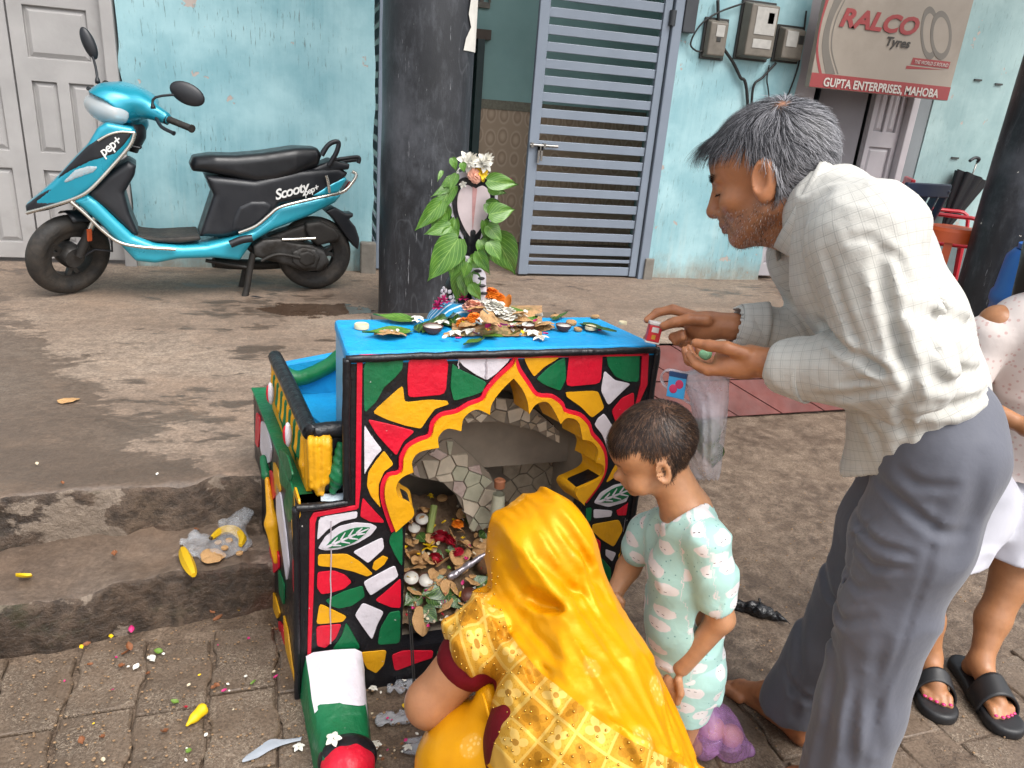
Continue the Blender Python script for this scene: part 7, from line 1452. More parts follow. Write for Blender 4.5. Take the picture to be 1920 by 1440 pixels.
# umbrella hung by its hook
ub = ony(1822, 330, 4.86); um = thing('umbrella', 'half closed black umbrella hanging handle up on the pale wall', 'umbrella', tuple(ub))
M_UMB = pm('black_umbrella_cloth', '#15171c', 0.15, 20, 0.5); tip = ony(1765, 440, 4.86); axu = (tip-ub)/np.linalg.norm(tip-ub); P = []
e1 = np.cross(axu, [0, 1, 0]); e1 /= np.linalg.norm(e1); e2 = np.cross(axu, e1)
for u in np.linspace(0, 1, 10):
    c_ = ub+(tip-ub)*u; P.append([c_+(e1*math.cos(t)+e2*math.sin(t)*.6)*((.125*(1-u)**.9+.012)*(1+.16*math.cos(8*t))) for t in np.linspace(0, 2*math.pi, 49)])
obj('canopy', G().grid(np.array(P)), M_UMB, um, smooth=True)
obj('shaft', G().tube([ub+(tip-ub)*.3, ub, ony(1832, 304, 4.86)], .006, 8), M_STEEL, um, smooth=True); obj('hook_handle', G().tube(smoothline([ony(1832, 304, 4.86), ony(1836, 298, 4.85), ony(1828, 296, 4.84), ony(1818, 302, 4.84)], 4), .012, 8), M_BK, um, smooth=True)
# plastic chairs
def chair(name, label, m, loc, rz):
    t = thing(name, label, 'chair', loc, rz)
    obj('seat', G().hexa([(-.20, -.20, .40), (.20, -.22, .41), (.20, .22, .41), (-.20, .20, .40), (-.20, -.20, .425), (.20, -.22, .435), (.20, .22, .435), (-.20, .20, .425)]), m, t, bev=.012, world=False)
    for sx, sy in ((1, 1), (1, -1), (-1, 1), (-1, -1)): obj('leg', G().tube([(sx*.18, sy*.19, .41), (sx*.22, sy*.22, 0)], [.024, .018], 8), m, t, smooth=40, world=False)
    bk_ = obj('backrest', G().bar((-.20, -.19, .42), (-.30, -.20, .80), .03, .045).bar((-.20, .19, .42), (-.30, .20, .80), .03, .045).bar((-.30, -.215, .79), (-.30, .215, .79), .03, .09), m, t, bev=.008, world=False)
    for q in (-.1, 0, .1): obj('back_slat', G().bar((-.205, q, .42), (-.295, q, .76), .012, .05), m, bk_, world=False)
    for sy in (-1, 1): obj('armrest', G().tube(smoothline([(-.255, sy*.20, .62), (.02, sy*.235, .62), (.17, sy*.235, .60), (.20, sy*.22, .42)], 4), .02, 8, flat=.7), m, t, smooth=40, world=False)
    return t
rc = ony(1770, 400, 4.5); chair('plastic_chair', 'red plastic armchair below the hanging umbrella', pm('red_plastic', '#b3202f', .06, 6, .35), (rc[0]+.05, 4.52, PZ), math.radians(-35))
oc = ony(1800, 425, 4.1); ot = thing('plastic_stool', 'orange plastic stool in front of the red armchair', 'stool', (oc[0], 4.15, PZ)); M_ORG = pm('orange_plastic', '#c2552b', .06, 6, .4)
obj('stool_top', G().lathe([(0, oc[2]-PZ-.01), (.15, oc[2]-PZ-.01), (.17, oc[2]-PZ-.03), (.175, oc[2]-PZ-.10), (.165, oc[2]-PZ-.10), (.15, oc[2]-PZ-.04), (0, oc[2]-PZ-.04)], n=24), M_ORG, ot, smooth=40, world=False)
for a in (.8, 2.4, 3.9, 5.5): obj('leg', G().bar((.14*math.cos(a), .14*math.sin(a), oc[2]-PZ-.05), (.19*math.cos(a), .19*math.sin(a), 0), .05, .02), M_ORG, ot, world=False)
dc = ony(1690, 345, 4.6); chair('plastic_chair', 'dark blue plastic chair standing before the white shop door', pm('navy_plastic', '#1f2a40', .06, 6, .4), (dc[0]-.17, 4.52, PZ), math.radians(100))
br = thing('barrel', 'blue plastic barrel behind the chipped pillar', 'barrel', (3.80, 3.02, 0)); MBL = pm('blue_barrel_plastic', '#1f5aa0', .08, 5, .4)
obj('drum', G().lathe([(0, 0), (.24, 0), (.26, .03), (.26, .28), (.272, .30), (.272, .34), (.26, .36), (.26, .60), (.272, .62), (.272, .66), (.26, .68), (.25, .86), (.22, .90), (0, .90)], (3.80, 3.02, 0), 32), MBL, br, smooth=40); obj('lid', G().lathe([(0, .905), (.21, .905), (.21, .93), (0, .935)], (3.80, 3.02, 0), 32), MBL, br, smooth=40)
# ================================================================== THE IDOL
IY = 1.80
def IP(px, py, Y=IY): return ony(px, py, Y)
ib = IP(872, 566); idl = thing('idol', 'black and white painted cobra hood idol standing on the blue shrine top', 'idol', (ib[0], IY, TOPZ))
obj('pedestal', G().lathe([(0, 0), (.085, 0), (.080, .012), (.060, .035), (.045, .05), (0, .05)], (ib[0]-.01, IY, TOPZ-.012), 28), m_waves(), idl, smooth=40)
s = SDF((ib[0]-.14, IY-.10, TOPZ), (ib[0]+.16, IY+.10, 1.30), .0042); hp_ = [IP(868, 570), IP(862, 540), IP(884, 505), IP(880, 470), IP(884, 430)]; s.chain([p+[0, .01, 0] for p in hp_], [.040, .030, .024, .020, .022], .02); hc_ = IP(886, 392)+[0, .012, 0]; s.ell(hc_, (.068, .026, .088), .02); s.cone(hc_+[0, 0, -.06], hp_[3], .030, .020, .02)
sobj('cobra_body', *s.mesh(1), PK, idl)
def heart(cx, cz, w_, h_):
    q = [(0, .42), (.10, .47), (.24, .50), (.38, .45), (.48, .32), (.50, .15), (.46, -.02), (.36, -.18), (.22, -.34), (.08, -.46), (0, -.52)]; q = q+[(-x, z) for x, z in q[::-1][1:-1]]
    return [(cx+x*w_, cz+z*h_) for x, z in (smoothline(q, 3, True))]
for k_, (sc_k, m) in enumerate(((1.0, pm('silver_white_paint', '#b9b4ba', .1, 20, .4)), (.87, PK), (.68, pm('pinkish_white_paint', '#c5b6b8', .12, 18, .45, dirt='#b06a66', dirtamt=.22)))):
    obj('hood_mark', G().prism(heart(hc_[0]-.002, hc_[2]-.004, .118*sc_k, .182*sc_k), lambda u, v, d: (u, hc_[1]-.022-d*1.0, v), .0+.003*k_, .0045+.003*k_), m, idl, bev=.001)
obj('red_streak', G().prism([(hc_[0]-.008, hc_[2]+.055), (hc_[0]+.004, hc_[2]+.05), (hc_[0]+.001, hc_[2]-.01), (hc_[0]-.001, hc_[2]-.05), (hc_[0]-.005, hc_[2]-.01)], lambda u, v, d: (u, hc_[1]-.0328-d, v), .0, .0006), pm('faded_red_smear', '#b98a88', .15, 60, .5), idl)
for k_, (x, y) in enumerate(((928, 372), (932, 392), (926, 410), (918, 428), (910, 442), (902, 452), (890, 458), (878, 456), (868, 448), (860, 438))): obj('white_dot', G().ell(IP(x, y, hc_[1]-.020), (.0045, .003, .0075)), PW, idl, smooth=True)
for x, y, a, b in ((874, 487, .016, .010), (880, 497, .012, .008)): obj('white_dot', G().ell(IP(x, y, IY-.022), (a, .006, b)), PW, idl, smooth=True)
s = SDF((ib[0]-.05, IY-.06, TOPZ), (ib[0]+.10, IY+.03, 1.10), .004); s.chain([IP(900, 560, IY-.025), IP(893, 520, IY-.03), IP(884, 492, IY-.02)], [.020, .022, .015], .01); sobj('white_throat', *s.mesh(1), PW, idl)
for x, y in ((896, 508), (902, 522), (904, 536), (907, 550)): obj('black_dash', G().ell(IP(x, y, IY-.052), (.010, .004, .0042)), PK, idl, smooth=True)
for k_ in range(22):
    a = rng.random(2); obj('white_dot', G().ell(IP(826+a[0]*32, 540+a[1]*26, IY-.032+.012*a[0]), (.0036, .004, .0052)), PW, idl, smooth=True)
# ================================================================== OFFERINGS
def m_leaf(name, a, b):
    t = NT(name); uv = t.sep(t.attr('leafuv')); r = t.ramp(t.noise(30, 4), [(.3, hx(a)), (.7, hx(b))]); vein = t.math('LESS_THAN', t.math('ABSOLUTE', t.math('SUBTRACT', t.math('FRACT', t.math('SUBTRACT', t.math('MULTIPLY', uv[1], 6.0), t.math('MULTIPLY', t.math('ABSOLUTE', uv[0]), 4.0))), .5)), .06); mid_ = t.math('LESS_THAN', t.math('ABSOLUTE', uv[0]), .035)
    c = t.mix(t.math('MULTIPLY', t.math('MAXIMUM', vein, mid_), .45), r, hx('#9dbb62')); t.set(Base_Color=c, Roughness=.32); t.b.inputs['Subsurface Weight'].default_value = .1; t.b.inputs['Subsurface Radius'].default_value = (.004, .006, .002); t.bump(t.math('SUBTRACT', 1.0, vein), .15, .002); return t.m
M_LF, M_LF2 = m_leaf('fresh_betel_leaf', '#35611a', '#557f2b'), m_leaf('dark_betel_leaf', '#1d3a16', '#33551f')
def leaf_obj(name, base, tip, nrm, wd, m, curl=.12, fold=.18, parent=None, up=None):
    base, tip, nrm = np.array(base, float), np.array(tip, float), np.array(nrm, float); t = tip-base; Ln = np.linalg.norm(t); t /= Ln; nrm = nrm-t*np.dot(nrm, t); nrm /= np.linalg.norm(nrm); sd = np.cross(t, nrm); P = []; U = []
    for u in np.linspace(0, 1, 13):
        hw = wd*.5*(math.sin(math.pi*min(1, u*1.02+.02)**.62)**.9)*(1 if u < .8 else (1-(u-.8)/.2*.15)); hw = max(hw, .0004)
        for v in np.linspace(-1, 1, 7): P.append(base+t*(Ln*(u-.06*abs(v)*(1-u)))+sd*hw*v+nrm*(-curl*Ln*(u*u)+fold*hw*abs(v)+.02*Ln*math.sin(v*5+u*7))); U.append((v, u, 0))
    V = np.array(P); c0 = base.copy(); Q = np.array([(i*7+j, i*7+j+1, (i+1)*7+j+1, (i+1)*7+j) for i in range(12) for j in range(6)]); o = sobj(name, V-c0, Q, m); o.location = c0; vattr(o, 'leafuv', np.array(U)); return o
tocam = lambda p: (CC-np.asarray(p))/np.linalg.norm(CC-np.asarray(p))
LEAVES = [(640, 290, 490, 345, 60), (640, 300, 500, 480, 80), (560, 385, 400, 572, 100), (610, 540, 450, 590, 80), (660, 620, 470, 885, 170), (690, 820, 640, 1025, 115), (740, 830, 770, 1000, 95), (640, 500, 600, 750, 75), (840, 260, 1040, 282, 95), (850, 470, 1015, 435, 115), (890, 590, 1012, 858, 190), (820, 510, 870, 700, 70), (800, 630, 850, 790, 85), (730, 740, 815, 800, 85), (720, 770, 690, 870, 65), (590, 420, 560, 560, 70), (560, 200, 530, 260, 25), (650, 220, 600, 330, 50), (620, 120, 650, 200, 45), (680, 150, 700, 210, 45), (880, 380, 900, 500, 60), (600, 330, 540, 440, 90), (580, 460, 480, 560, 85), (620, 560, 560, 700, 95), (660, 700, 610, 880, 100), (700, 850, 700, 990, 95), (830, 400, 940, 470, 90), (840, 540, 940, 640, 100), (850, 640, 930, 760, 100), (780, 700, 850, 850, 80), (650, 250, 540, 300, 70), (850, 300, 960, 340, 70), (740, 900, 800, 1010, 70)]
for k_, (bx_, by_, tx_, ty_, w_) in enumerate(LEAVES):
    q = lambda x, y: (660+x/3.31, 260+y/3.31); Yl = IY-.035-.012*(k_ % 5); b_, t_ = ony(*q(bx_, by_), Yl), ony(*q(tx_, ty_), Yl-.02*rng.random()); wl_ = w_/3.31/FPX*2.0
    n_l = tocam(b_)+rng.normal(size=3)*.28+np.array([0, 0, .25]); o = leaf_obj('betel_leaf', b_, t_, n_l, wl_, M_LF, .10+.1*rng.random(), .25); tag(o, ('broad' if w_ > 105 else 'middling' if w_ > 72 else 'small')+' green betel leaf '+('at the hood' if by_ < 420 else 'below the hood' if by_ < 680 else 'at the foot')+' of the cobra idol, '+('scooter' if (bx_+tx_)/2 < 720 else 'gate')+' side', 'leaf', 'betel leaves draped over the idol')
# small builders for what lies around, each shared between look-alikes
def m_fried():
    t = NT('fried_bread'); n = t.noise(40, 6, .6); c = t.ramp(n, [(.3, hx('#8a5c33')), (.48, hx('#b98d5a')), (.7, hx('#d3b183'))]); t.set(Base_Color=c, Roughness=.55); t.bump(t.noise(60, 4), .5, .004); return t.m
M_FRY = m_fried(); M_CLAY = pm('brown_clay', '#5b3327', .15, 20, .5, bump=.15); M_MILK = pm('milk_white', '#cfccc4', .03, 10, .35); M_FWH = pm('white_petal', '#d3d0c6', .05, 40, .6); M_FPK = pm('magenta_petal', '#b8246a', .12, 40, .55); M_FRD = pm('crimson_petal', '#a3132a', .15, 40, .5); M_FOR = pm('marigold_orange', '#d8720c', .15, 60, .6); M_FYL = pm('yellow_petal', '#d9b40f', .1, 40, .55); M_PEACH = pm('peach_petal', '#d8a08a', .1, 40, .6)
def mesh_of(g, m, nm, smooth=True): o = obj(nm, g, m, smooth=smooth); me = o.data; bpy.data.objects.remove(o); return me
def puri(seed):
    rg = np.random.default_rng(seed); n = 26; P = []; ph = rg.random(4)*6
    for r in (0.0, .35, .7, .9, 1.0, 1.02, .9, .5, .0):
        top = len(P) < 5; row = []
        for k in range(n+1):
            a = 2*math.pi*k/n; rr = r*(1+.05*math.sin(3*a+ph[0])+.04*math.sin(5*a+ph[1])); z = (.16*(1-r*r)*(1+.5*r*math.sin(4*a+ph[2])) if top else -.03)+.10*r*math.sin(2*a+ph[3])+.04*r*math.sin(7*a+ph[1]); row.append((rr*math.cos(a), rr*math.sin(a), z))
        P.append(row)
    return mesh_of(G().grid(np.array(P)), M_FRY, 'fried_bread')
def flower_mesh(n, layers, m, nm, w_=.5, lift=.6, ln=1.0):
    g = G()
    for L_ in range(layers):
        f = 1-.28*L_
        for k in range(n):
            a = 2*math.pi*(k+.5*(L_ % 2))/n; c_, s_ = math.cos(a), math.sin(a); rows = []
            for u in np.linspace(.06, 1, 6):
                hw = w_*f*math.sin(math.pi*min(1, u*.85+.08)); up_ = (lift*(.25+.5*L_))*u-.35*u*u*(1-.4*L_); rows.append([(c_*u*f*ln-s_*hw*v*.5, s_*u*f*ln+c_*hw*v*.5, up_+.12*abs(v)+.1*L_) for v in (-1, -.5, 0, .5, 1)])
            g.grid(np.array(rows))
    return mesh_of(g, m, nm)
def pom(n, m, nm, w_):
    """ball of small cupped petals"""
    g = G(); g.ell((0, 0, .35), (.72, .72, .5), 12, 8)
    for k in range(n):
        z = 1-1.15*(k+.5)/n; a = k*2.39996; r = math.sqrt(max(0, 1-z*z)); d = np.array([r*math.cos(a), r*math.sin(a), z*.75]); u = np.cross(d, [0, 0, 1]); u = u/(np.linalg.norm(u)+1e-6); v = np.cross(u, d); rows = []
        for t in np.linspace(-.1, 1, 5): rows.append([np.array([0, 0, .35])+d*(.62+.38*t+.06*vnoise(np.array([k*1.7, t, 0.])))+u*w_*q*math.sin(math.pi*min(1, .25+.65*t))-v*.22*t*t+d*.10*abs(q) for q in (-1, 0, 1)])
        g.grid(np.array(rows))
    return mesh_of(g, m, nm)
def bowl_mesh(): return mesh_of(G().lathe([(0, 0), (.55, 0), (.85, .3), (1.0, .72), (.96, .74), (.80, .36), (.5, .10), (0, .08)], n=24), M_CLAY, 'clay_bowl', 40)
PURI = [puri(i) for i in range(5)]; F5W = flower_mesh(5, 1, M_FWH, 'white_flower', .75, .5); FLW = flower_mesh(7, 3, M_FWH, 'white_bloom', .62, .9); FMW = pom(46, M_FWH, 'white_bloom', .42); FMG = pom(90, M_FOR, 'marigold', .26); FRS = pom(22, M_FRD, 'rose', .7); FPK_ = flower_mesh(6, 3, M_FPK, 'pink_bloom', .8, .8); FYL_ = flower_mesh(5, 2, M_FYL, 'yellow_flower', .7, .9); FPC = pom(40, M_PEACH, 'peach_bloom', .45)
def petal_mesh(m, nm): 
    P = [[(u*1.0, v*.42*math.sin(math.pi*min(1, u*.85+.1)), .25*u*u+.22*v*v) for v in np.linspace(-1, 1, 5)] for u in np.linspace(0, 1, 6)]; return mesh_of(G().grid(np.array(P)), m, nm)
PTL = {'k': petal_mesh(M_FPK, 'pink_petal'), 'w': petal_mesh(M_FWH, 'white_petal'), 'r': petal_mesh(M_FRD, 'red_petal'), 'y': petal_mesh(M_FYL, 'yellow_petal'), 'b': petal_mesh(pm('dry_leaf_brown', '#7a4a2a', .25, 40, .7), 'dry_leaf'), 'g': petal_mesh(pm('leaf_scrap_green', '#5f7d2a', .2, 40, .6), 'leaf_scrap'), 'c': petal_mesh(pm('cream_scrap', '#c3b69c', .1, 40, .7), 'scrap')}
BOWL = bowl_mesh(); MLKM = mesh_of(G().lathe([(0, .50), (.86, .50), (.925, .64), (0, .64)], n=24), M_MILK, 'milk'); COOK = mesh_of(G().lathe([(0, 0), (.9, 0), (1, .2), (.95, .5), (.7, .62), (0, .60)], n=18), M_FRY, 'biscuit', 40); CAND = mesh_of(G().lathe([(0, 0), (1, 0), (1, .5), (.92, .6), (.8, .5), (0, .45)], n=20), pm('cream_wax', '#cdbf9c', .06, 10, .4), 'wax_cup', 40)
def inst(me, name, p, r, label=None, cat=None, group=None, rot=None):
    o = bpy.data.objects.new(name, me); COL.objects.link(o); o.location = p; o.scale = (r, r, r); o.rotation_euler = rot if rot is not None else (rng.normal()*.12, rng.normal()*.12, rng.random()*6.28); return tag(o, label, cat, group)
def bowl(p, r, label, group, milk=True, rot=None):
    o = inst(BOWL, 'clay_bowl', p, r, label, 'bowl', group, rot=rot if rot is not None else (0, 0, 0))
    if milk: c = bpy.data.objects.new('milk', MLKM); COL.objects.link(c); c.parent = o
    return o
TMARK = {'the wide fried bread': (235, 1205), 'the cobra idol\'s foot': (640, 1060), 'the cream bloom': (930, 1120), 'the small milk bowl': (1310, 1185), 'the tiny wax lamp': (1640, 1160)}
def tnear_(x, y): return 'by '+min(TMARK, key=lambda k: abs(TMARK[k][0]-x)+abs(TMARK[k][1]-y))+' on the blue shrine top'
TP = lambda x, y, z=0.0: onz(660+x/3.31, 260+y/3.31, TOPZ+.002+z)
top = 'offerings laid on the blue shrine top'
for x, y, r, z in ((235, 1205, .036, .008), (790, 1162, .030, .006), (800, 1085, .032, .028), (1190, 1165, .026, .004), (1186, 1150, .026, .014), (1050, 1115, .030, .018), (1000, 1085, .028, .03), (770, 1050, .026, .045)): inst(PURI[int(rng.integers(5))], 'fried_bread', TP(x, y, z), r, 'crisp fried bread disc '+tnear_(x, y), 'bread', 'fried breads on the shrine top', rot=(rng.normal()*.22, rng.normal()*.22, rng.random()*6))
for k_ in range(34):
    x, y = 600+rng.random()*620, 1070+rng.random()*140; zc = .012+.05*math.exp(-((x-850)/150)**2)*math.exp(-((y-1080)/70)**2); c = 'wwwkkyc'[int(rng.integers(7))]
    if k_ % 5 == 0: inst(PURI[int(rng.integers(5))], 'bread_scrap', TP(x, y, zc), .012+.012*rng.random(), 'broken fried bread piece '+tnear_(x, y), 'bread', 'bread pieces on the shrine top', rot=(rng.normal()*.3, rng.normal()*.3, rng.random()*6))
    else: inst(PTL[c], 'petal', TP(x, y, zc+.008), .010+.010*rng.random(), {'w': 'white', 'k': 'pink', 'y': 'yellow', 'c': 'cream'}[c]+' strewn petal '+tnear_(x, y), 'petal', 'strewn petals on the shrine top', rot=(rng.normal()*.4, rng.normal()*.4, rng.random()*6))
for x, y, z in ((690, 1120, .02), (740, 1190, .012), (820, 1120, .035), (905, 1020, .045), (1010, 1150, .02), (1120, 1200, .01), (640, 1200, .008)): inst(F5W, 'white_flower', TP(x, y, z), .016+.008*rng.random(), 'white open flower strewn '+tnear_(x, y), 'flower', 'white flowers on the shrine top')
for x, y, z in ((910, 1005, .045), (760, 1130, .025)): inst(FMG, 'marigold', TP(x, y, z), .017, 'small orange marigold '+tnear_(x, y), 'flower', 'marigolds on the shrine top')
mp = np.array([[TP(620+u*560, 1225-v*190, .0015+.026*math.exp(-((u-.42)/.26)**2)*math.sin(math.pi*v)**.8+.004*float(vnoise(np.array([u*18, v*18, 1.])))) for v in np.linspace(0, 1, 14)] for u in np.linspace(0, 1, 40)]); tag(obj('offering_pile', G().grid(mp), pm('crushed_petals_and_bread', '#a8825a', .4, 60, .7, bump=.8, bscale=70, bdist=.008, dirt='#5d6a33', dirtamt=.4), smooth=True), 'low pile of crushed petals and bread under the offerings', 'offerings', kind='stuff')
for x, y in ((205, 1190), (240, 1192), (270, 1190), (285, 1200)): inst(PTL['w'], 'sugar_piece', TP(x, y, .018), .010, 'white sweet piece on the wide fried bread disc', 'sweet', 'sweets on the fried bread')
bowl(TP(500, 1205), .024, 'milk filled clay bowl beside the wide fried bread', None); bowl(TP(1075, 1190), .023, 'milk filled clay bowl in front of the cream bloom', None); bowl(TP(1310, 1190), .020, 'small milk filled clay bowl between stacked bread and biscuits', None)
inst(CAND, 'wax_cup', TP(60, 1175), .017, 'cream wax lamp alone at the blue top\'s wavy striped end', 'lamp', rot=(0, 0, 0)); inst(CAND, 'wax_cup', TP(1480, 1182, .004), .014, 'small wax lamp standing on a green leaf', 'lamp', rot=(0, 0, 0)); inst(CAND, 'wax_cup', TP(1680, 1150), .011, 'tiny wax lamp next to the red box in the hand', 'lamp', rot=(0, 0, 0))
for x, y, r in ((1360, 1150, .014), (1400, 1190, .011), (1510, 1112, .012), (1260, 1110, .012), (900, 1222, .007), (940, 1222, .006), (590, 1222, .009)): inst(COOK, 'biscuit', TP(x, y), r, 'small round biscuit '+tnear_(x, y), 'biscuit', 'biscuits on the shrine top')
for x, y, r, z in ((410, 1110, .017, .012), (560, 1135, .020, .015), (860, 1050, .026, .045), (820, 1010, .018, .05), (1170, 1232, .020, .006), (400, 1130, .012, .01)): inst(F5W, 'white_flower', TP(x, y, z), r, 'white five petalled flower '+tnear_(x, y), 'flower', 'white flowers on the shrine top')
inst(FMW, 'white_bloom', TP(960, 1130, .012), .030, 'large round cream bloom in the middle of the shrine top', 'flower'); inst(FMW, 'white_bloom', TP(880, 1075, .035), .026, 'white many petalled bloom leaning on stacked fried bread', 'flower')
for x, y, r, z in ((700, 1168, .020, .004), (860, 985, .022, .052)): inst(FMG, 'marigold', TP(x, y, z), r, 'round orange marigold head '+tnear_(x, y), 'flower', 'marigolds on the shrine top')
inst(FPC, 'peach_bloom', TP(750, 1075, .03), .026, 'peach coloured bloom beside the fried bread pile', 'flower')
for x, y, z in ((540, 1030, .035), (575, 1015, .045), (530, 1050, .03), (690, 995, .05)): inst(FPK_, 'pink_bloom', TP(x, y, z), .015, 'magenta bloom at the foot of the cobra idol', 'flower', 'magenta blooms below the idol')
for x, y, c in ((880, 1150, 'k'), (890, 1165, 'w'), (780, 1215, 'k'), (790, 1205, 'w'), (700, 1105, 'k'), (1000, 1200, 'w'), (640, 1240, 'k'), (1550, 1188, 'k'), (560, 1240, 'w')): inst(PTL[c], 'petal', TP(x, y, .006), .014, ('pink' if c == 'k' else 'white')+' loose petal '+tnear_(x, y), 'petal', 'loose '+('pink' if c == 'k' else 'white')+' petals on the shrine top')
for x, y, c in ((960, 1040, 'y'), (975, 1005, 'y'), (985, 1030, 'y')): pass
pk_ = inst(petal_mesh(pm('apricot_petal', '#d9822b', .12, 30, .5), 'apricot_petal'), 'folded_flower', TP(960, 1060, .03), .035, 'upright folded apricot petal behind the cream bloom', 'petal', rot=(0, -1.0, .4))
for b_, t_, w_, dk in (((380, 1130), (130, 1100), .060, 0), ((360, 1190), (60, 1215), .045, 0), ((430, 1190), (700, 1050), .065, 1), ((640, 1160), (560, 1060), .05, 1), ((900, 1210), (1150, 1120), .05, 0), ((1430, 1150), (1640, 1210), .055, 1), ((800, 1240), (690, 1290), .03, 0), ((820, 1220), (930, 1225), .035, 0), ((930, 1060), (1130, 1100), .045, 0), ((1250, 1120), (1340, 1080), .02, 1)):
    o = leaf_obj('betel_leaf', TP(*b_, .004), TP(*t_, .010), (rng.normal()*.15, rng.normal()*.15, 1), w_, M_LF2 if dk else M_LF, -.05, .12); tag(o, ('dark' if dk else 'bright')+' green betel leaf '+tnear_(*b_), 'leaf', ('dark' if dk else 'bright')+' leaves on the shrine top')
# flowers on the idol's head
for x, y, me, r, lb in ((875, 304, FLW, .027, 'white bloom crowning the cobra idol beside the yellow bloom'), (906, 306, FLW, .025, 'white bloom crowning the cobra idol behind the yellow bloom'), (886, 332, FPC, .018, 'peach bloom on the cobra idol\'s brow'), (902, 326, FYL_, .020, 'yellow bloom on the cobra idol\'s brow')):
    inst(me, me.name, ony(x, y, IY-.02), r, lb, 'flower', rot=(math.radians(60)+rng.normal()*.2, rng.normal()*.2, rng.random()*.6))
for x, y in ((858, 322), (842, 336), (935, 338), (868, 346)): inst(F5W, 'white_flower', ony(x, y, IY-.03), .010, 'tiny white flower tucked between the idol\'s leaves', 'flower', 'tiny flowers on the idol', rot=(1.2, 0, rng.random()*6))
inst(PTL['k'], 'petal', ony(944, 338, IY-.05), .018, 'pink petal caught on a leaf beside the idol\'s hood', 'petal')
# ---- the heap in the niche
hn_ = np.array([0, -.82, 1.0]); hp0 = np.array([0, 1.548, .118])
def NP(x, y, up_=0.0): p = onp(720+x/2.768, 720+y/2.768, hp0, hn_); return p+np.array([0, 0, up_])
M_HEAP = pm('trampled_offerings', '#6b5540', .35, 40, .8, bump=.8, bscale=60, bdist=.01, dirt='#3f4a26', dirtamt=.35)
us, vs_ = np.linspace(jl+.004, jr-.004, 60), np.linspace(.055, .33, 46); P = np.array([[FR(u, .112+max(0, v-.043)*.80+.014*vnoise(np.array([u*28, v*28, 2.0]))+.006*vnoise(np.array([u*80, v*80, 4.0])), -v) for v in vs_] for u in us]); tag(obj('offering_heap', G().grid(P), M_HEAP, smooth=True), 'packed heap of crushed offerings filling the arched niche', 'offerings', kind='stuff')
nch = 'in the arched niche heap'
MARKS = {'the paired milk bowls': (175, 1030), 'the stone stair foot': (190, 745), 'the crimson roses': (300, 850), 'the silvery wrapper': (430, 990), 'the empty brown bowls': (460, 1135), 'the white flowers': (380, 1230), 'the coconut husk': (545, 960), 'the front edge leaves': (200, 1150), 'the orange marigold': (385, 765)}
def near_(x, y): return 'beside '+min(MARKS, key=lambda k: (MARKS[k][0]-x)**2+(MARKS[k][1]-y)**2)+' in the niche'

for x, y, r in ((420, 850, .026), (500, 890, .025), (310, 1160, .025), (195, 1250, .034), (380, 920, .022), (150, 900, .022), (460, 1042, .021), (560, 1118, .022), (330, 1078, .024), (180, 965, .020), (300, 945, .020), (130, 835, .020), (370, 1085, .022), (240, 820, .018), (420, 900, .02), (500, 840, .02), (350, 800, .018), (200, 920, .018), (260, 1010, .02), (160, 1090, .022), (300, 1040, .018), (400, 780, .016), (520, 930, .02), (230, 940, .017), (560, 1060, .02)):
    inst(PURI[int(rng.integers(5))], 'fried_bread', NP(x, y, .008+.006*rng.random()), r*(.9+.2*rng.random()), 'crumpled fried bread disc '+near_(x, y), 'bread', 'fried breads in the niche', rot=(.5+rng.normal()*.3, rng.normal()*.3, rng.random()*6))
for x, y, r, mk in ((195, 720, .020, 1), (155, 765, .018, 1), (140, 1025, .021, 1), (215, 1038, .021, 1), (440, 1118, .023, 0), (487, 1160, .021, 0)): bowl(NP(x, y, .004), r, ('white milk' if mk else 'empty brown')+' clay bowl '+near_(x+.1, y), ('milk bowls' if mk else 'empty bowls')+' in the niche', bool(mk), rot=(.45, 0, 0))
for x, y, me, r, lb, gp in ((290, 835, FRS, .024, 'crimson rose', 'roses'), (330, 850, FRS, .020, 'crimson rose', 'roses'), (265, 940, FRS, .018, 'crimson rose', 'roses'), (385, 905, FRS, .015, 'crimson rose', 'roses'), (235, 875, FYL_, .022, 'yellow flower', 'yellow flowers'), (530, 760, FYL_, .014, 'yellow flower', 'yellow flowers'), (590, 1130, FYL_, .018, 'yellow flower', 'yellow flowers'), (380, 1230, F5W, .017, 'white flower', 'white flowers'), (350, 1250, F5W, .014, 'white flower', 'white flowers'), (410, 1215, F5W, .014, 'white flower', 'white flowers'), (470, 775, F5W, .010, 'white flower', 'white flowers'), (570, 1070, FPK_, .016, 'magenta bloom', 'magenta blooms'), (380, 760, FMG, .016, 'orange marigold', 'marigolds'), (240, 605, FYL_, .010, 'yellow flower', 'yellow flowers')):
    inst(me, me.name, NP(x, y, .014), r, lb+' '+near_(x, y), 'flower', gp+' in the niche', rot=(.5+rng.normal()*.3, rng.normal()*.3, rng.random()*6))
for k_ in range(60):
    x, y = 110+rng.random()*470, 660+rng.random()*600; inst(PURI[int(rng.integers(5))], 'bread_scrap', NP(x, y, .010+.006*rng.random()), .007+.008*rng.random(), 'small broken fried bread scrap '+near_(x, y), 'bread', 'bread scraps in the niche', rot=(.5+rng.normal()*.5, rng.normal()*.5, rng.random()*6))
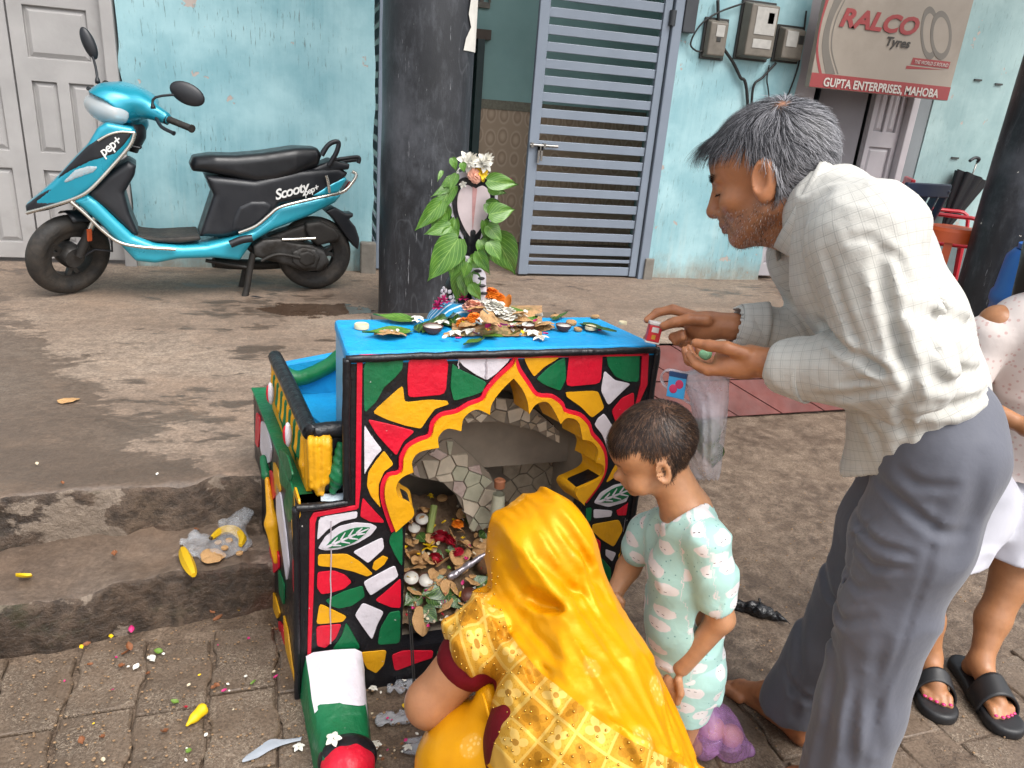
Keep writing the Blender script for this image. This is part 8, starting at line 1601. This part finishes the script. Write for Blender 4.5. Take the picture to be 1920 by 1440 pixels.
for b_, t_, w_ in (((330, 1060), (180, 1130), .07), ((180, 1110), (100, 1180), .05), ((300, 900), (260, 925), .03), ((330, 880), (370, 890), .03), ((480, 1070), (550, 1030), .05), ((250, 1100), (320, 1200), .06), ((450, 720), (440, 770), .04), ((520, 790), (490, 820), .035), ((380, 1130), (330, 1180), .05), ((200, 1190), (280, 1260), .05), ((460, 1180), (390, 1190), .04), ((180, 800), (215, 850), .03)):
    o = leaf_obj('betel_leaf', NP(*b_, .012), NP(*t_, .016), hn_+rng.normal(size=3)*.2, w_, M_LF2, -.04, .15); tag(o, 'dark green betel leaf '+near_(*b_), 'leaf', 'leaves in the niche')
for k_ in range(90):
    x, y = 110+rng.random()*470, 640+rng.random()*640; c = 'krwygcc'[int(rng.integers(7))]; nm = {'k': 'pink', 'r': 'red', 'w': 'white', 'y': 'yellow', 'g': 'green', 'c': 'cream'}[c]; inst(PTL[c], 'petal', NP(x, y, .016), .008+.009*rng.random(), nm+' petal or scrap '+near_(x, y), 'petal', nm+' petals in the niche', rot=(rng.normal()*.6, rng.normal()*.6, rng.random()*6))
s = SDF(NP(430, 990)-.07, NP(430, 990)+.09, .004); a_, b_ = NP(350, 1030, .02), NP(520, 935, .03); s.cone(a_, b_, .010, .007, .01); s.disp(lambda p: .007*fbm(p*70, 3)); tag(sobj('foil_wrapper', *s.mesh(0), pm('crumpled_foil', '#9a959c', .2, 30, .3, metal=.6)), 'crumpled silvery wrapper lying on the niche heap', 'wrapper')
for k_, (x, y, xe, ye) in enumerate(((128, 1195, 152, 1445), (118, 1180, 150, 1440))):
    a_, b_ = FP(600+k_*6, 1190, .02), FP(622+k_*4, 1330, .05); o = obj('incense_stick', G().tube([ony(766+k_*4, 1140, 1.50), ony(775+k_*3, 1285, 1.40)], .0018, 6), pm('black_incense', '#191513', .1, 20, .8)); tag(o, 'thin black incense stick leaning before the niche', 'incense', 'incense sticks before the niche')
    ins_ = o
    o = obj('handle_end', G().tube([ony(775+k_*3, 1285, 1.40), ony(779+k_*3, 1335, 1.36)], .0015, 6), pm('bamboo_stick', '#b08a3c', .1, 20, .7), ins_)
inst(COOK, 'clay_cup', NP(300, 630, .02), .015, 'small orange clay cup at the niche\'s stone stair', 'cup'); o = obj('green_stick', G().tube([NP(235, 790, .01), NP(258, 680, .03)], .010, 10), pm('green_stem', '#7d8a4a', .1, 20, .5)); tag(o, 'pale green stem piece standing in the niche heap', 'stem')
s = SDF(NP(545, 960)-.07, NP(545, 960)+.07, .005); s.ell(NP(545, 960, .012), (.034, .026, .026), 0); s.disp(lambda p: .003*fbm(p*90, 3)); tag(sobj('coconut', *s.mesh(0), pm('coconut_husk', '#5f4128', .3, 70, .9, bump=.6, bscale=120)), 'brown coconut husk at the edge of the niche heap', 'coconut')
# ================================================================== THINGS IN HANDS, BAGS, LITTER
L = mn.L
def toW(fig, p): return fig.M0+fig.f*p[0]+fig.l*p[1]+np.array([0, 0, p[2]])
bxp = toW(mn, L(1226, 622, -.008)); bx_t = thing('small_box', 'little red and white printed box pinched in the man\'s fingers', 'box', tuple(bxp), rot=(0.12, -0.12, math.atan2(mn.f[1], mn.f[0])+.5)); MRB = pm('red_box_print', '#c01f2a', .05, 20, .4); MWB = pm('white_card', '#cfc9c4', .05, 20, .5)
obj('box_body', G().box((-.015, -.013, -.022), (.015, .013, .016)), MRB, bx_t, bev=.002, world=False); obj('lid', G().box((-.016, -.014, .0162), (.016, .014, .024)), MWB, bx_t, bev=.002, world=False); obj('base_rim', G().box((-.0165, -.0145, -.026), (.0165, .0145, -.0222)), MWB, bx_t, bev=.001, world=False)
for sy in (-1, 1): obj('printed_patch', G().box((-.008, sy*.0131-.0004, .000), (.008, sy*.0131+.0004, .012)), MWB, bx_t, world=False); obj('printed_patch', G().box((-.004, sy*.0131-.0004, -.016), (.005, sy*.0131+.0004, -.006)), pm('gold_print', '#c08a2a', .1, 20, .4), bx_t, world=False)
obj('printed_patch', G().box((-.0156, -.007, .0), (-.0150, .007, .011)), MWB, bx_t, world=False)
def m_film(name, col, alpha, rough=.22):
    t = NT(name); t.set(Base_Color=hx(col), Roughness=rough); t.put(t.b.inputs['Alpha'], t.ramp(t.noise(14, 5), [(.3, alpha*.65), (.75, min(1, alpha*1.5))])); t.b.inputs['Specular IOR Level'].default_value = .8; t.bump(t.noise(30, 5, .6, dist=1.0), .8, .012); return t.m
M_FILM, M_PINKF, M_BLKF = m_film('thin_white_plastic', '#d7d3da', .42), m_film('thin_violet_plastic', '#b583bd', .46), pm('black_bin_plastic', '#101012', .1, 20, .22, bump=.6, bscale=25, bdist=.02)
# carrier bag hanging from the left hand
bt_ = thing('carrier_bag', 'translucent white plastic bag of leaves hanging from the man\'s hand', 'bag', tuple(toW(mn, L(1340, 890, .11))))
BL = lambda x, y, la=.11: toW(mn, L(x, y, la))
rows = []; prof = ((692, 1312, 1352, .012), (706, 1268, 1371, .016), (722, 1284, 1368, .022), (745, 1294, 1366, .028), (775, 1298, 1363, .034), (805, 1297, 1361, .040), (835, 1294, 1358, .044), (862, 1292, 1354, .042), (880, 1296, 1351, .032), (893, 1304, 1348, .014), (897, 1312, 1346, .002))
for r_i, (y, xl, xr_, th) in enumerate(prof):
    cx = (xl+xr_)/2; hw = (xr_-xl)/2; row = []
    for t in np.linspace(0, 2*math.pi, 65):
        u = math.cos(t); pl = .14*math.sin(t*7+y*.03)*max(.15, 1-(y-690)/120)+.05*math.sin(t*13+1.3+y*.04); row.append(BL(cx+hw*u*(1+.05*math.sin(7*t+y*.05)), y+4*math.sin(5*t), .11+th*math.sin(t)*(1+pl)+.004*pl))
    rows.append(row)
obj('bag_film', G().grid(np.array(rows)), M_FILM, bt_, smooth=True)
o = obj('bag_handle', G().tube(smoothline([BL(1300, 760, .10), BL(1252, 728, .10), BL(1240, 708, .10), BL(1252, 694, .105), BL(1290, 700, .11), BL(1330, 694, .12)], 6), .006, 8, flat=.4), M_FILM, bt_, smooth=True)
for b_, t_, w_ in (((1322, 800), (1318, 862), .05), ((1340, 830), (1335, 880), .045), ((1312, 790), (1330, 850), .05), ((1330, 790), (1345, 840), .04)): o = leaf_obj('betel_leaf', BL(*b_), BL(*t_, .10), tocam(BL(*b_))+rng.normal(size=3)*.3, w_, M_LF2, .05, .2); tag(o, 'dark green leaf inside the hanging plastic bag', 'leaf', 'leaves inside the carrier bag')
pk0 = BL(1270, 716, .125); pkt = thing('packet', 'small blue printed packet with pink hearts beside the carrier bag', 'packet', tuple(pk0), rot=(0.1, .05, math.atan2(mn.f[1], mn.f[0]))); obj('packet_card', G().box((-.019, -.003, -.035), (.019, .003, .020)), pm('blue_packet', '#3f9ccf', .08, 20, .35), pkt, bev=.001, world=False); obj('packet_header', G().box((-.0192, -.0034, .010), (.0192, .0034, .0203)), pm('navy_print', '#1d3f6b', .05, 20, .4), pkt, world=False)
for q, zz in ((-.006, -.004), (.006, -.016)):
    for sy in (-1, 1): obj('printed_heart', G().ell((q, sy*.0032, zz), (.009, .0006, .010), 12, 6), pm('pink_heart', '#c8345e', .05, 20, .4), pkt, smooth=True, world=False)
s = SDF(BL(1322, 664, .13)-.05, BL(1322, 664, .13)+.05, .0035); s.ell(BL(1322, 664, .135), (.014, .014, .012), 0); s.disp(lambda p: .003*fbm(p*120, 3)); tag(sobj('green_wrap', *s.mesh(0), pm('pale_green_wrap', '#8fc79a', .08, 30, .4)), 'crumpled pale green wrap cupped in the man\'s palm', 'wrap')
# violet bag on the ground
vb = onz(1345, 1400); vt_ = thing('plastic_bag', 'violet see-through plastic bag with peach fruit on the ground', 'bag', (vb[0], vb[1], 0)); S = SDF((vb[0]-.14, vb[1]-.12, -.005), (vb[0]+.12, vb[1]+.12, .22), .0045)
S.ell((vb[0]-.020, vb[1], .055), (.078, .065, .058), .02).cone((vb[0]-.03, vb[1]+.01, .08), (vb[0]-.05, vb[1]+.04, .17), .045, .018, .03).cone((vb[0]+.03, vb[1]-.02, .02), (vb[0]+.06, vb[1]-.03, .012), .034, .014, .03); S.disp(lambda p: .011*(1-np.abs(vnoise(p*np.array([15, 15, 11])))*2)+.0025*fbm(p*60, 3)); V, Q = S.mesh(0); V[:, 2] = np.maximum(V[:, 2], .008); sobj('bag_film', V, Q, M_PINKF, vt_)
for q in ((-.022, .0, .055), (.02, -.015, .04)): inst(mesh_of(G().ell((0, 0, 0), (1, 1, .92), 16, 10), pm('peach_fruit', '#c98a6b', .15, 20, .5), 'peach'), 'peach_fruit', tuple(np.array([vb[0], vb[1], .006])+np.array(q)), .028, 'peach coloured fruit inside the violet bag', 'fruit', 'fruit in the violet bag')
kb = onz(1425, 1155); S = SDF((kb[0]-.12, kb[1]-.08, -.005), (kb[0]+.12, kb[1]+.08, .06), .004); ka, kc = onz(1375, 1140), onz(1478, 1172); S.cone(ka+[0, 0, .014], kb+[0, 0, .018], .022, .026, .02).cone(kb+[0, 0, .018], kc+[0, 0, .010], .026, .010, .02); S.disp(lambda p: .010*(1-np.abs(vnoise(p*38))*2)+.005*fbm(p*90, 3)); V, Q = S.mesh(0); V[:, 2] = np.maximum(V[:, 2], .004); tag(sobj('plastic_bag', V, Q, M_BLKF), 'twisted black plastic bag lying on the brown ground', 'bag')
# bananas and bread in a clear bag on the step
SZT = SZ+.006
def stz(px, py): return onz(px, py, SZT)
M_BAN = pm('ripe_banana_skin', '#c9a112', .08, 10, .45, dirt='#5b4517', dirtamt=.22)
def banana(name, label, pts, r, h=.016):
    P = smoothline([stz(*p)+[0, 0, h] for p in pts], 5); n = len(P); rr = r*np.clip(np.sin(np.linspace(.25, math.pi-.2, n))**.55, .25, 1); t = thing(name, label, 'banana', tuple(P[n//2]-[0, 0, h])); obj('skin', G().tube(P, list(rr), 6), M_BAN, t, smooth=50); obj('stalk', G().tube([P[0], P[0]+(P[0]-P[1])*1.2+[0, 0, .004]], [.005, .004], 6), pm('banana_stalk', '#4d3c1c', .2, 20, .7), t, smooth=True)
banana('banana', 'straight peeled open banana lying beside the clear bag on the step', [(343, 1038), (352, 1062), (364, 1088)], .017)
banana('banana', 'curved spotted banana lying on the clear bag on the step', [(398, 1022), (418, 1008), (440, 1008), (455, 1022), (452, 1036)], .014, .024)
inst(PURI[1], 'fried_bread', tuple(stz(400, 1050)+[0, 0, .014]), .033, 'fried bread disc beside the bananas on the step', 'bread', rot=(.1, 0, 1))
cb_ = stz(420, 1025); S = SDF((cb_[0]-.12, cb_[1]-.10, SZ-.03), (cb_[0]+.12, cb_[1]+.12, SZ+.09), .0045); S.ell(stz(408, 1030)+[0, 0, .008], (.10, .062, .018), .02).cone(stz(440, 1005)+[0, 0, .03], stz(462, 990)+[0, 0, .055], .04, .024, .03).cone(stz(370, 1015)+[0, 0, .01], stz(345, 1025)+[0, 0, .008], .02, .012, .03); S.disp(lambda p: .008*(1-np.abs(vnoise(p*30))*2)+.005*fbm(p*80, 3)); V, Q = S.mesh(0); tag(sobj('plastic_bag', V, Q, m_film('clear_plastic', '#c9cdd2', .26, .12)), 'clear crumpled plastic bag under the bananas on the step', 'bag')
for x, y in ((410, 1030), (422, 1040), (450, 1050), (430, 1026)): inst(COOK, 'sweet', tuple(stz(x, y)+[0, 0, .02]), .010, 'white sweet beside the bananas on the step', 'sweet', 'sweets by the bananas').data.materials
# peel on the platform, flower and scraps on the ground
inst(PURI[3], 'banana_peel', tuple(onz(128, 750, PZ+.008)), .028, 'flat yellow peel lying alone on the wet platform', 'peel', rot=(0, 0, .4)).scale = (.034, .022, .02)
S = SDF(onz(365, 1340)-.08, onz(365, 1340)+.08, .0035); fa, fb_ = onz(350, 1360, .02), onz(380, 1330, .022); S.cone(fa, (fa+fb_)/2, .004, .010, .01).cone((fa+fb_)/2, fb_, .010, .015, .01); S.ell(fb_+(fb_-fa)*.15, (.012, .012, .010), .004, None, 's'); tag(sobj('trumpet_flower', *S.mesh(1), M_FYL), 'bright yellow trumpet flower fallen on the pavers', 'flower')
def scrap(px, py, c, r, z=.014): 
    nm = {'k': 'pink', 'r': 'red', 'w': 'white', 'y': 'yellow', 'g': 'green', 'c': 'cream', 'b': 'brown'}[c]; inst(PTL[c], {'b': 'dry_leaf', 'g': 'leaf_scrap', 'c': 'paper_scrap', 'w': 'white_petal', 'y': 'yellow_petal', 'k': 'pink_petal', 'r': 'red_petal'}[c], tuple(onz(px, py, z)), r, nm+{'b': ' dry leaf', 'g': ' leaf scrap', 'c': ' paper scrap'}.get(c, ' petal')+(' on the wet platform' if z > PZ else ' on the mossy lower step' if z > SZ else ' on the ground in front of the niche' if px > 540 else ' on the pavers beside the step' if py < 1265 else ' on the pavers around the yellow trumpet flower'), 'litter', nm+' litter on the ground', rot=(rng.normal()*.2, rng.normal()*.2, rng.random()*6.28))
for px, py, c, r in ((247, 1186, 'k', .018), (513, 1272, 'k', .012), (415, 1297, 'k', .013), (220, 1232, 'k', .008), (400, 1165, 'b', .026), (403, 1150, 'b', .016), (245, 1220, 'b', .022), (228, 1228, 'b', .020), (232, 1245, 'b', .020), (305, 1370, 'b', .022), (155, 1210, 'b', .018), (208, 1197, 'y', .014), (155, 1216, 'y', .012), (305, 1222, 'g', .020), (335, 1318, 'g', .018), (470, 1284, 'g', .015), (348, 1408, 'g', .014), (280, 1230, 'w', .018), (290, 1240, 'w', .020), (250, 1256, 'w', .018), (238, 1250, 'w', .010), (345, 1325, 'r', .014), (395, 1290, 'b', .016), (412, 1286, 'b', .014), (430, 1284, 'w', .008), (458, 1268, 'w', .010), (510, 1262, 'c', .010), (175, 1245, 'b', .014), (275, 1262, 'b', .014), (155, 1395, 'b', .018), (188, 1380, 'b', .016), (192, 1420, 'c', .012), (445, 1138, 'y', .018), (440, 1140, 'g', .010), (515, 1180, 'b', .016), (488, 1130, 'b', .012)): scrap(px, py, c, r)
for px, py, c, r in ((60, 1082, 'y', .038), (370, 992, 'b', .018), (215, 1042, 'b', .020), (355, 1045, 'c', .012)): scrap(px, py, c, r, SZ+.014)
for px, py, c, r in ((70, 872, 'c', .012), (118, 908, 'b', .012), (293, 891, 'w', .010)): scrap(px, py, c, r, PZ+.008)
for k_ in range(46):
    u, v = rng.random(2); p = (560+u*230, 1270+v*160) if k_ < 32 else (60+u*450, 1160+v*270); c = 'kkwwwcyb'[int(rng.integers(8))]; q = onz(*p, .014)
    if -.06 < q[0] < .13 and q[1] > 1.14 and k_ < 32 and q[0] < .125: q = onz(p[0]+150, p[1], .014)
    scrap(*( (p[0]+150, p[1]) if abs(q[0]-onz(*p, .014)[0]) > 1e-6 else p), c, .005+.006*rng.random())
for px, py, z, r in ((625, 1385, .10, .018), (700, 1290, .012, .012), (640, 1180, .012, .01), (705, 1395, .014, .014), (560, 1400, .014, .014), (765, 1400, .014, .013)): inst(F5W, 'white_flower', tuple(onz(px, py, z)), r, 'fallen white flower at the shrine\'s front arm', 'flower', 'fallen white flowers by the arm')
# torn clear wrappers in front of the niche
for k_, (px, py) in enumerate(((760, 1290), (735, 1350), (790, 1400))):
    q = onz(px, py); S = SDF(q-[.08, .06, .01], q+[.08, .06, .05], .005); S.ell(q+[0, 0, .008], (.045, .028, .008), 0); S.disp(lambda p: .007*(1-np.abs(vnoise(p*34+k_))*2)+.005*fbm(p*80, 2)); V, Q = S.mesh(0); V[:, 2] = np.maximum(V[:, 2], .003)
    if len(Q): tag(sobj('wrapper', V, Q, m_film('torn_wrapper_film', '#b9bcc2', .4, .15)), 'torn clear wrapper on the ground before the niche', 'wrapper', 'wrappers before the niche')
# spilt milk, on the ground and running down the shrine
M_SPILL = pm('thin_spilt_milk', '#9aa0a8', .12, 20, .12); ctr = smoothline([onz(*p, .014) for p in ((565, 1385), (530, 1392), (505, 1398), (480, 1412), (455, 1425))], 5); wv = [.006, .005, .005, .006, .007, .008, .010, .012, .014, .016, .018, .020, .020, .020, .018, .016, .014, .012, .010, .008, .004]
g = G(); g.grid(np.array([[c+np.array([.3, 1, 0])*w_*q+[0, 0, .0012*(1-q*q)] for q in (-1, -.5, 0, .5, 1)] for c, w_ in zip(ctr, wv)])); tag(obj('spilt_milk', g, M_SPILL, smooth=True), 'thin whitish milk trickle across the pavers beside the green arm', 'spill')
MDR = pm('dried_milk_run', '#a89fa6', .1, 30, .35)
for X, y0, y1, w_ in ((322, 830, 1290, .0018), (905, 190, 300, .002), (800, 205, 260, .0018)):
    yy = np.linspace(y0, y1, 22); Lf = [FP(X-4*(k/21)+2.5*float(vnoise(np.array([k*.5, X, 0.]))), y) for k, y in enumerate(yy)]; wd_ = [w_*(.55+.5*abs(float(vnoise(np.array([k*.8, X, 4.]))))) for k in range(22)]
    obj('milk_run', G().prism([(p[0]-q, p[1]) for p, q in zip(Lf, wd_)]+[(p[0]+q, p[1]) for p, q in zip(Lf, wd_)][::-1], FR, .0040, .0052), MDR, fc)
MSP = pm('milk_splash', '#b9c6d0', .2, 60, .3); g = G(); P = np.array([[(x, y, LEDZ+.0035+.0012*vnoise(np.array([x*90, y*90, 1.0]))) for y in np.linspace(1.512, 1.545, 8)] for x in np.linspace(.02, .085, 10)]); obj('milk_splash', g.grid(P), MSP, sh, smooth=True)

# crumbs and grit too small to count
g = G()
for k_ in range(900):
    u, v = rng.random(2); p = onz(20+u*760, 1150+v*290, .013) if k_ < 600 else onz(1380+u*520, 900+v*520, .010)
    if p[0] < .75 and p[0] > -.06 and p[1] > 1.50: continue
    if p[0] < -.05 and p[1] > 1.86+.17*p[0]: continue
    r_ = .0012+.0022*rng.random(); g.ell(p, (r_*1.4, r_, r_*.7), 5, 3)
tag(obj('crumbs', g, pm('brown_crumbs', '#8a6f52', .5, 120, .8), smooth=True), 'fine brown crumbs and grit scattered over the ground', 'crumbs', kind='stuff')
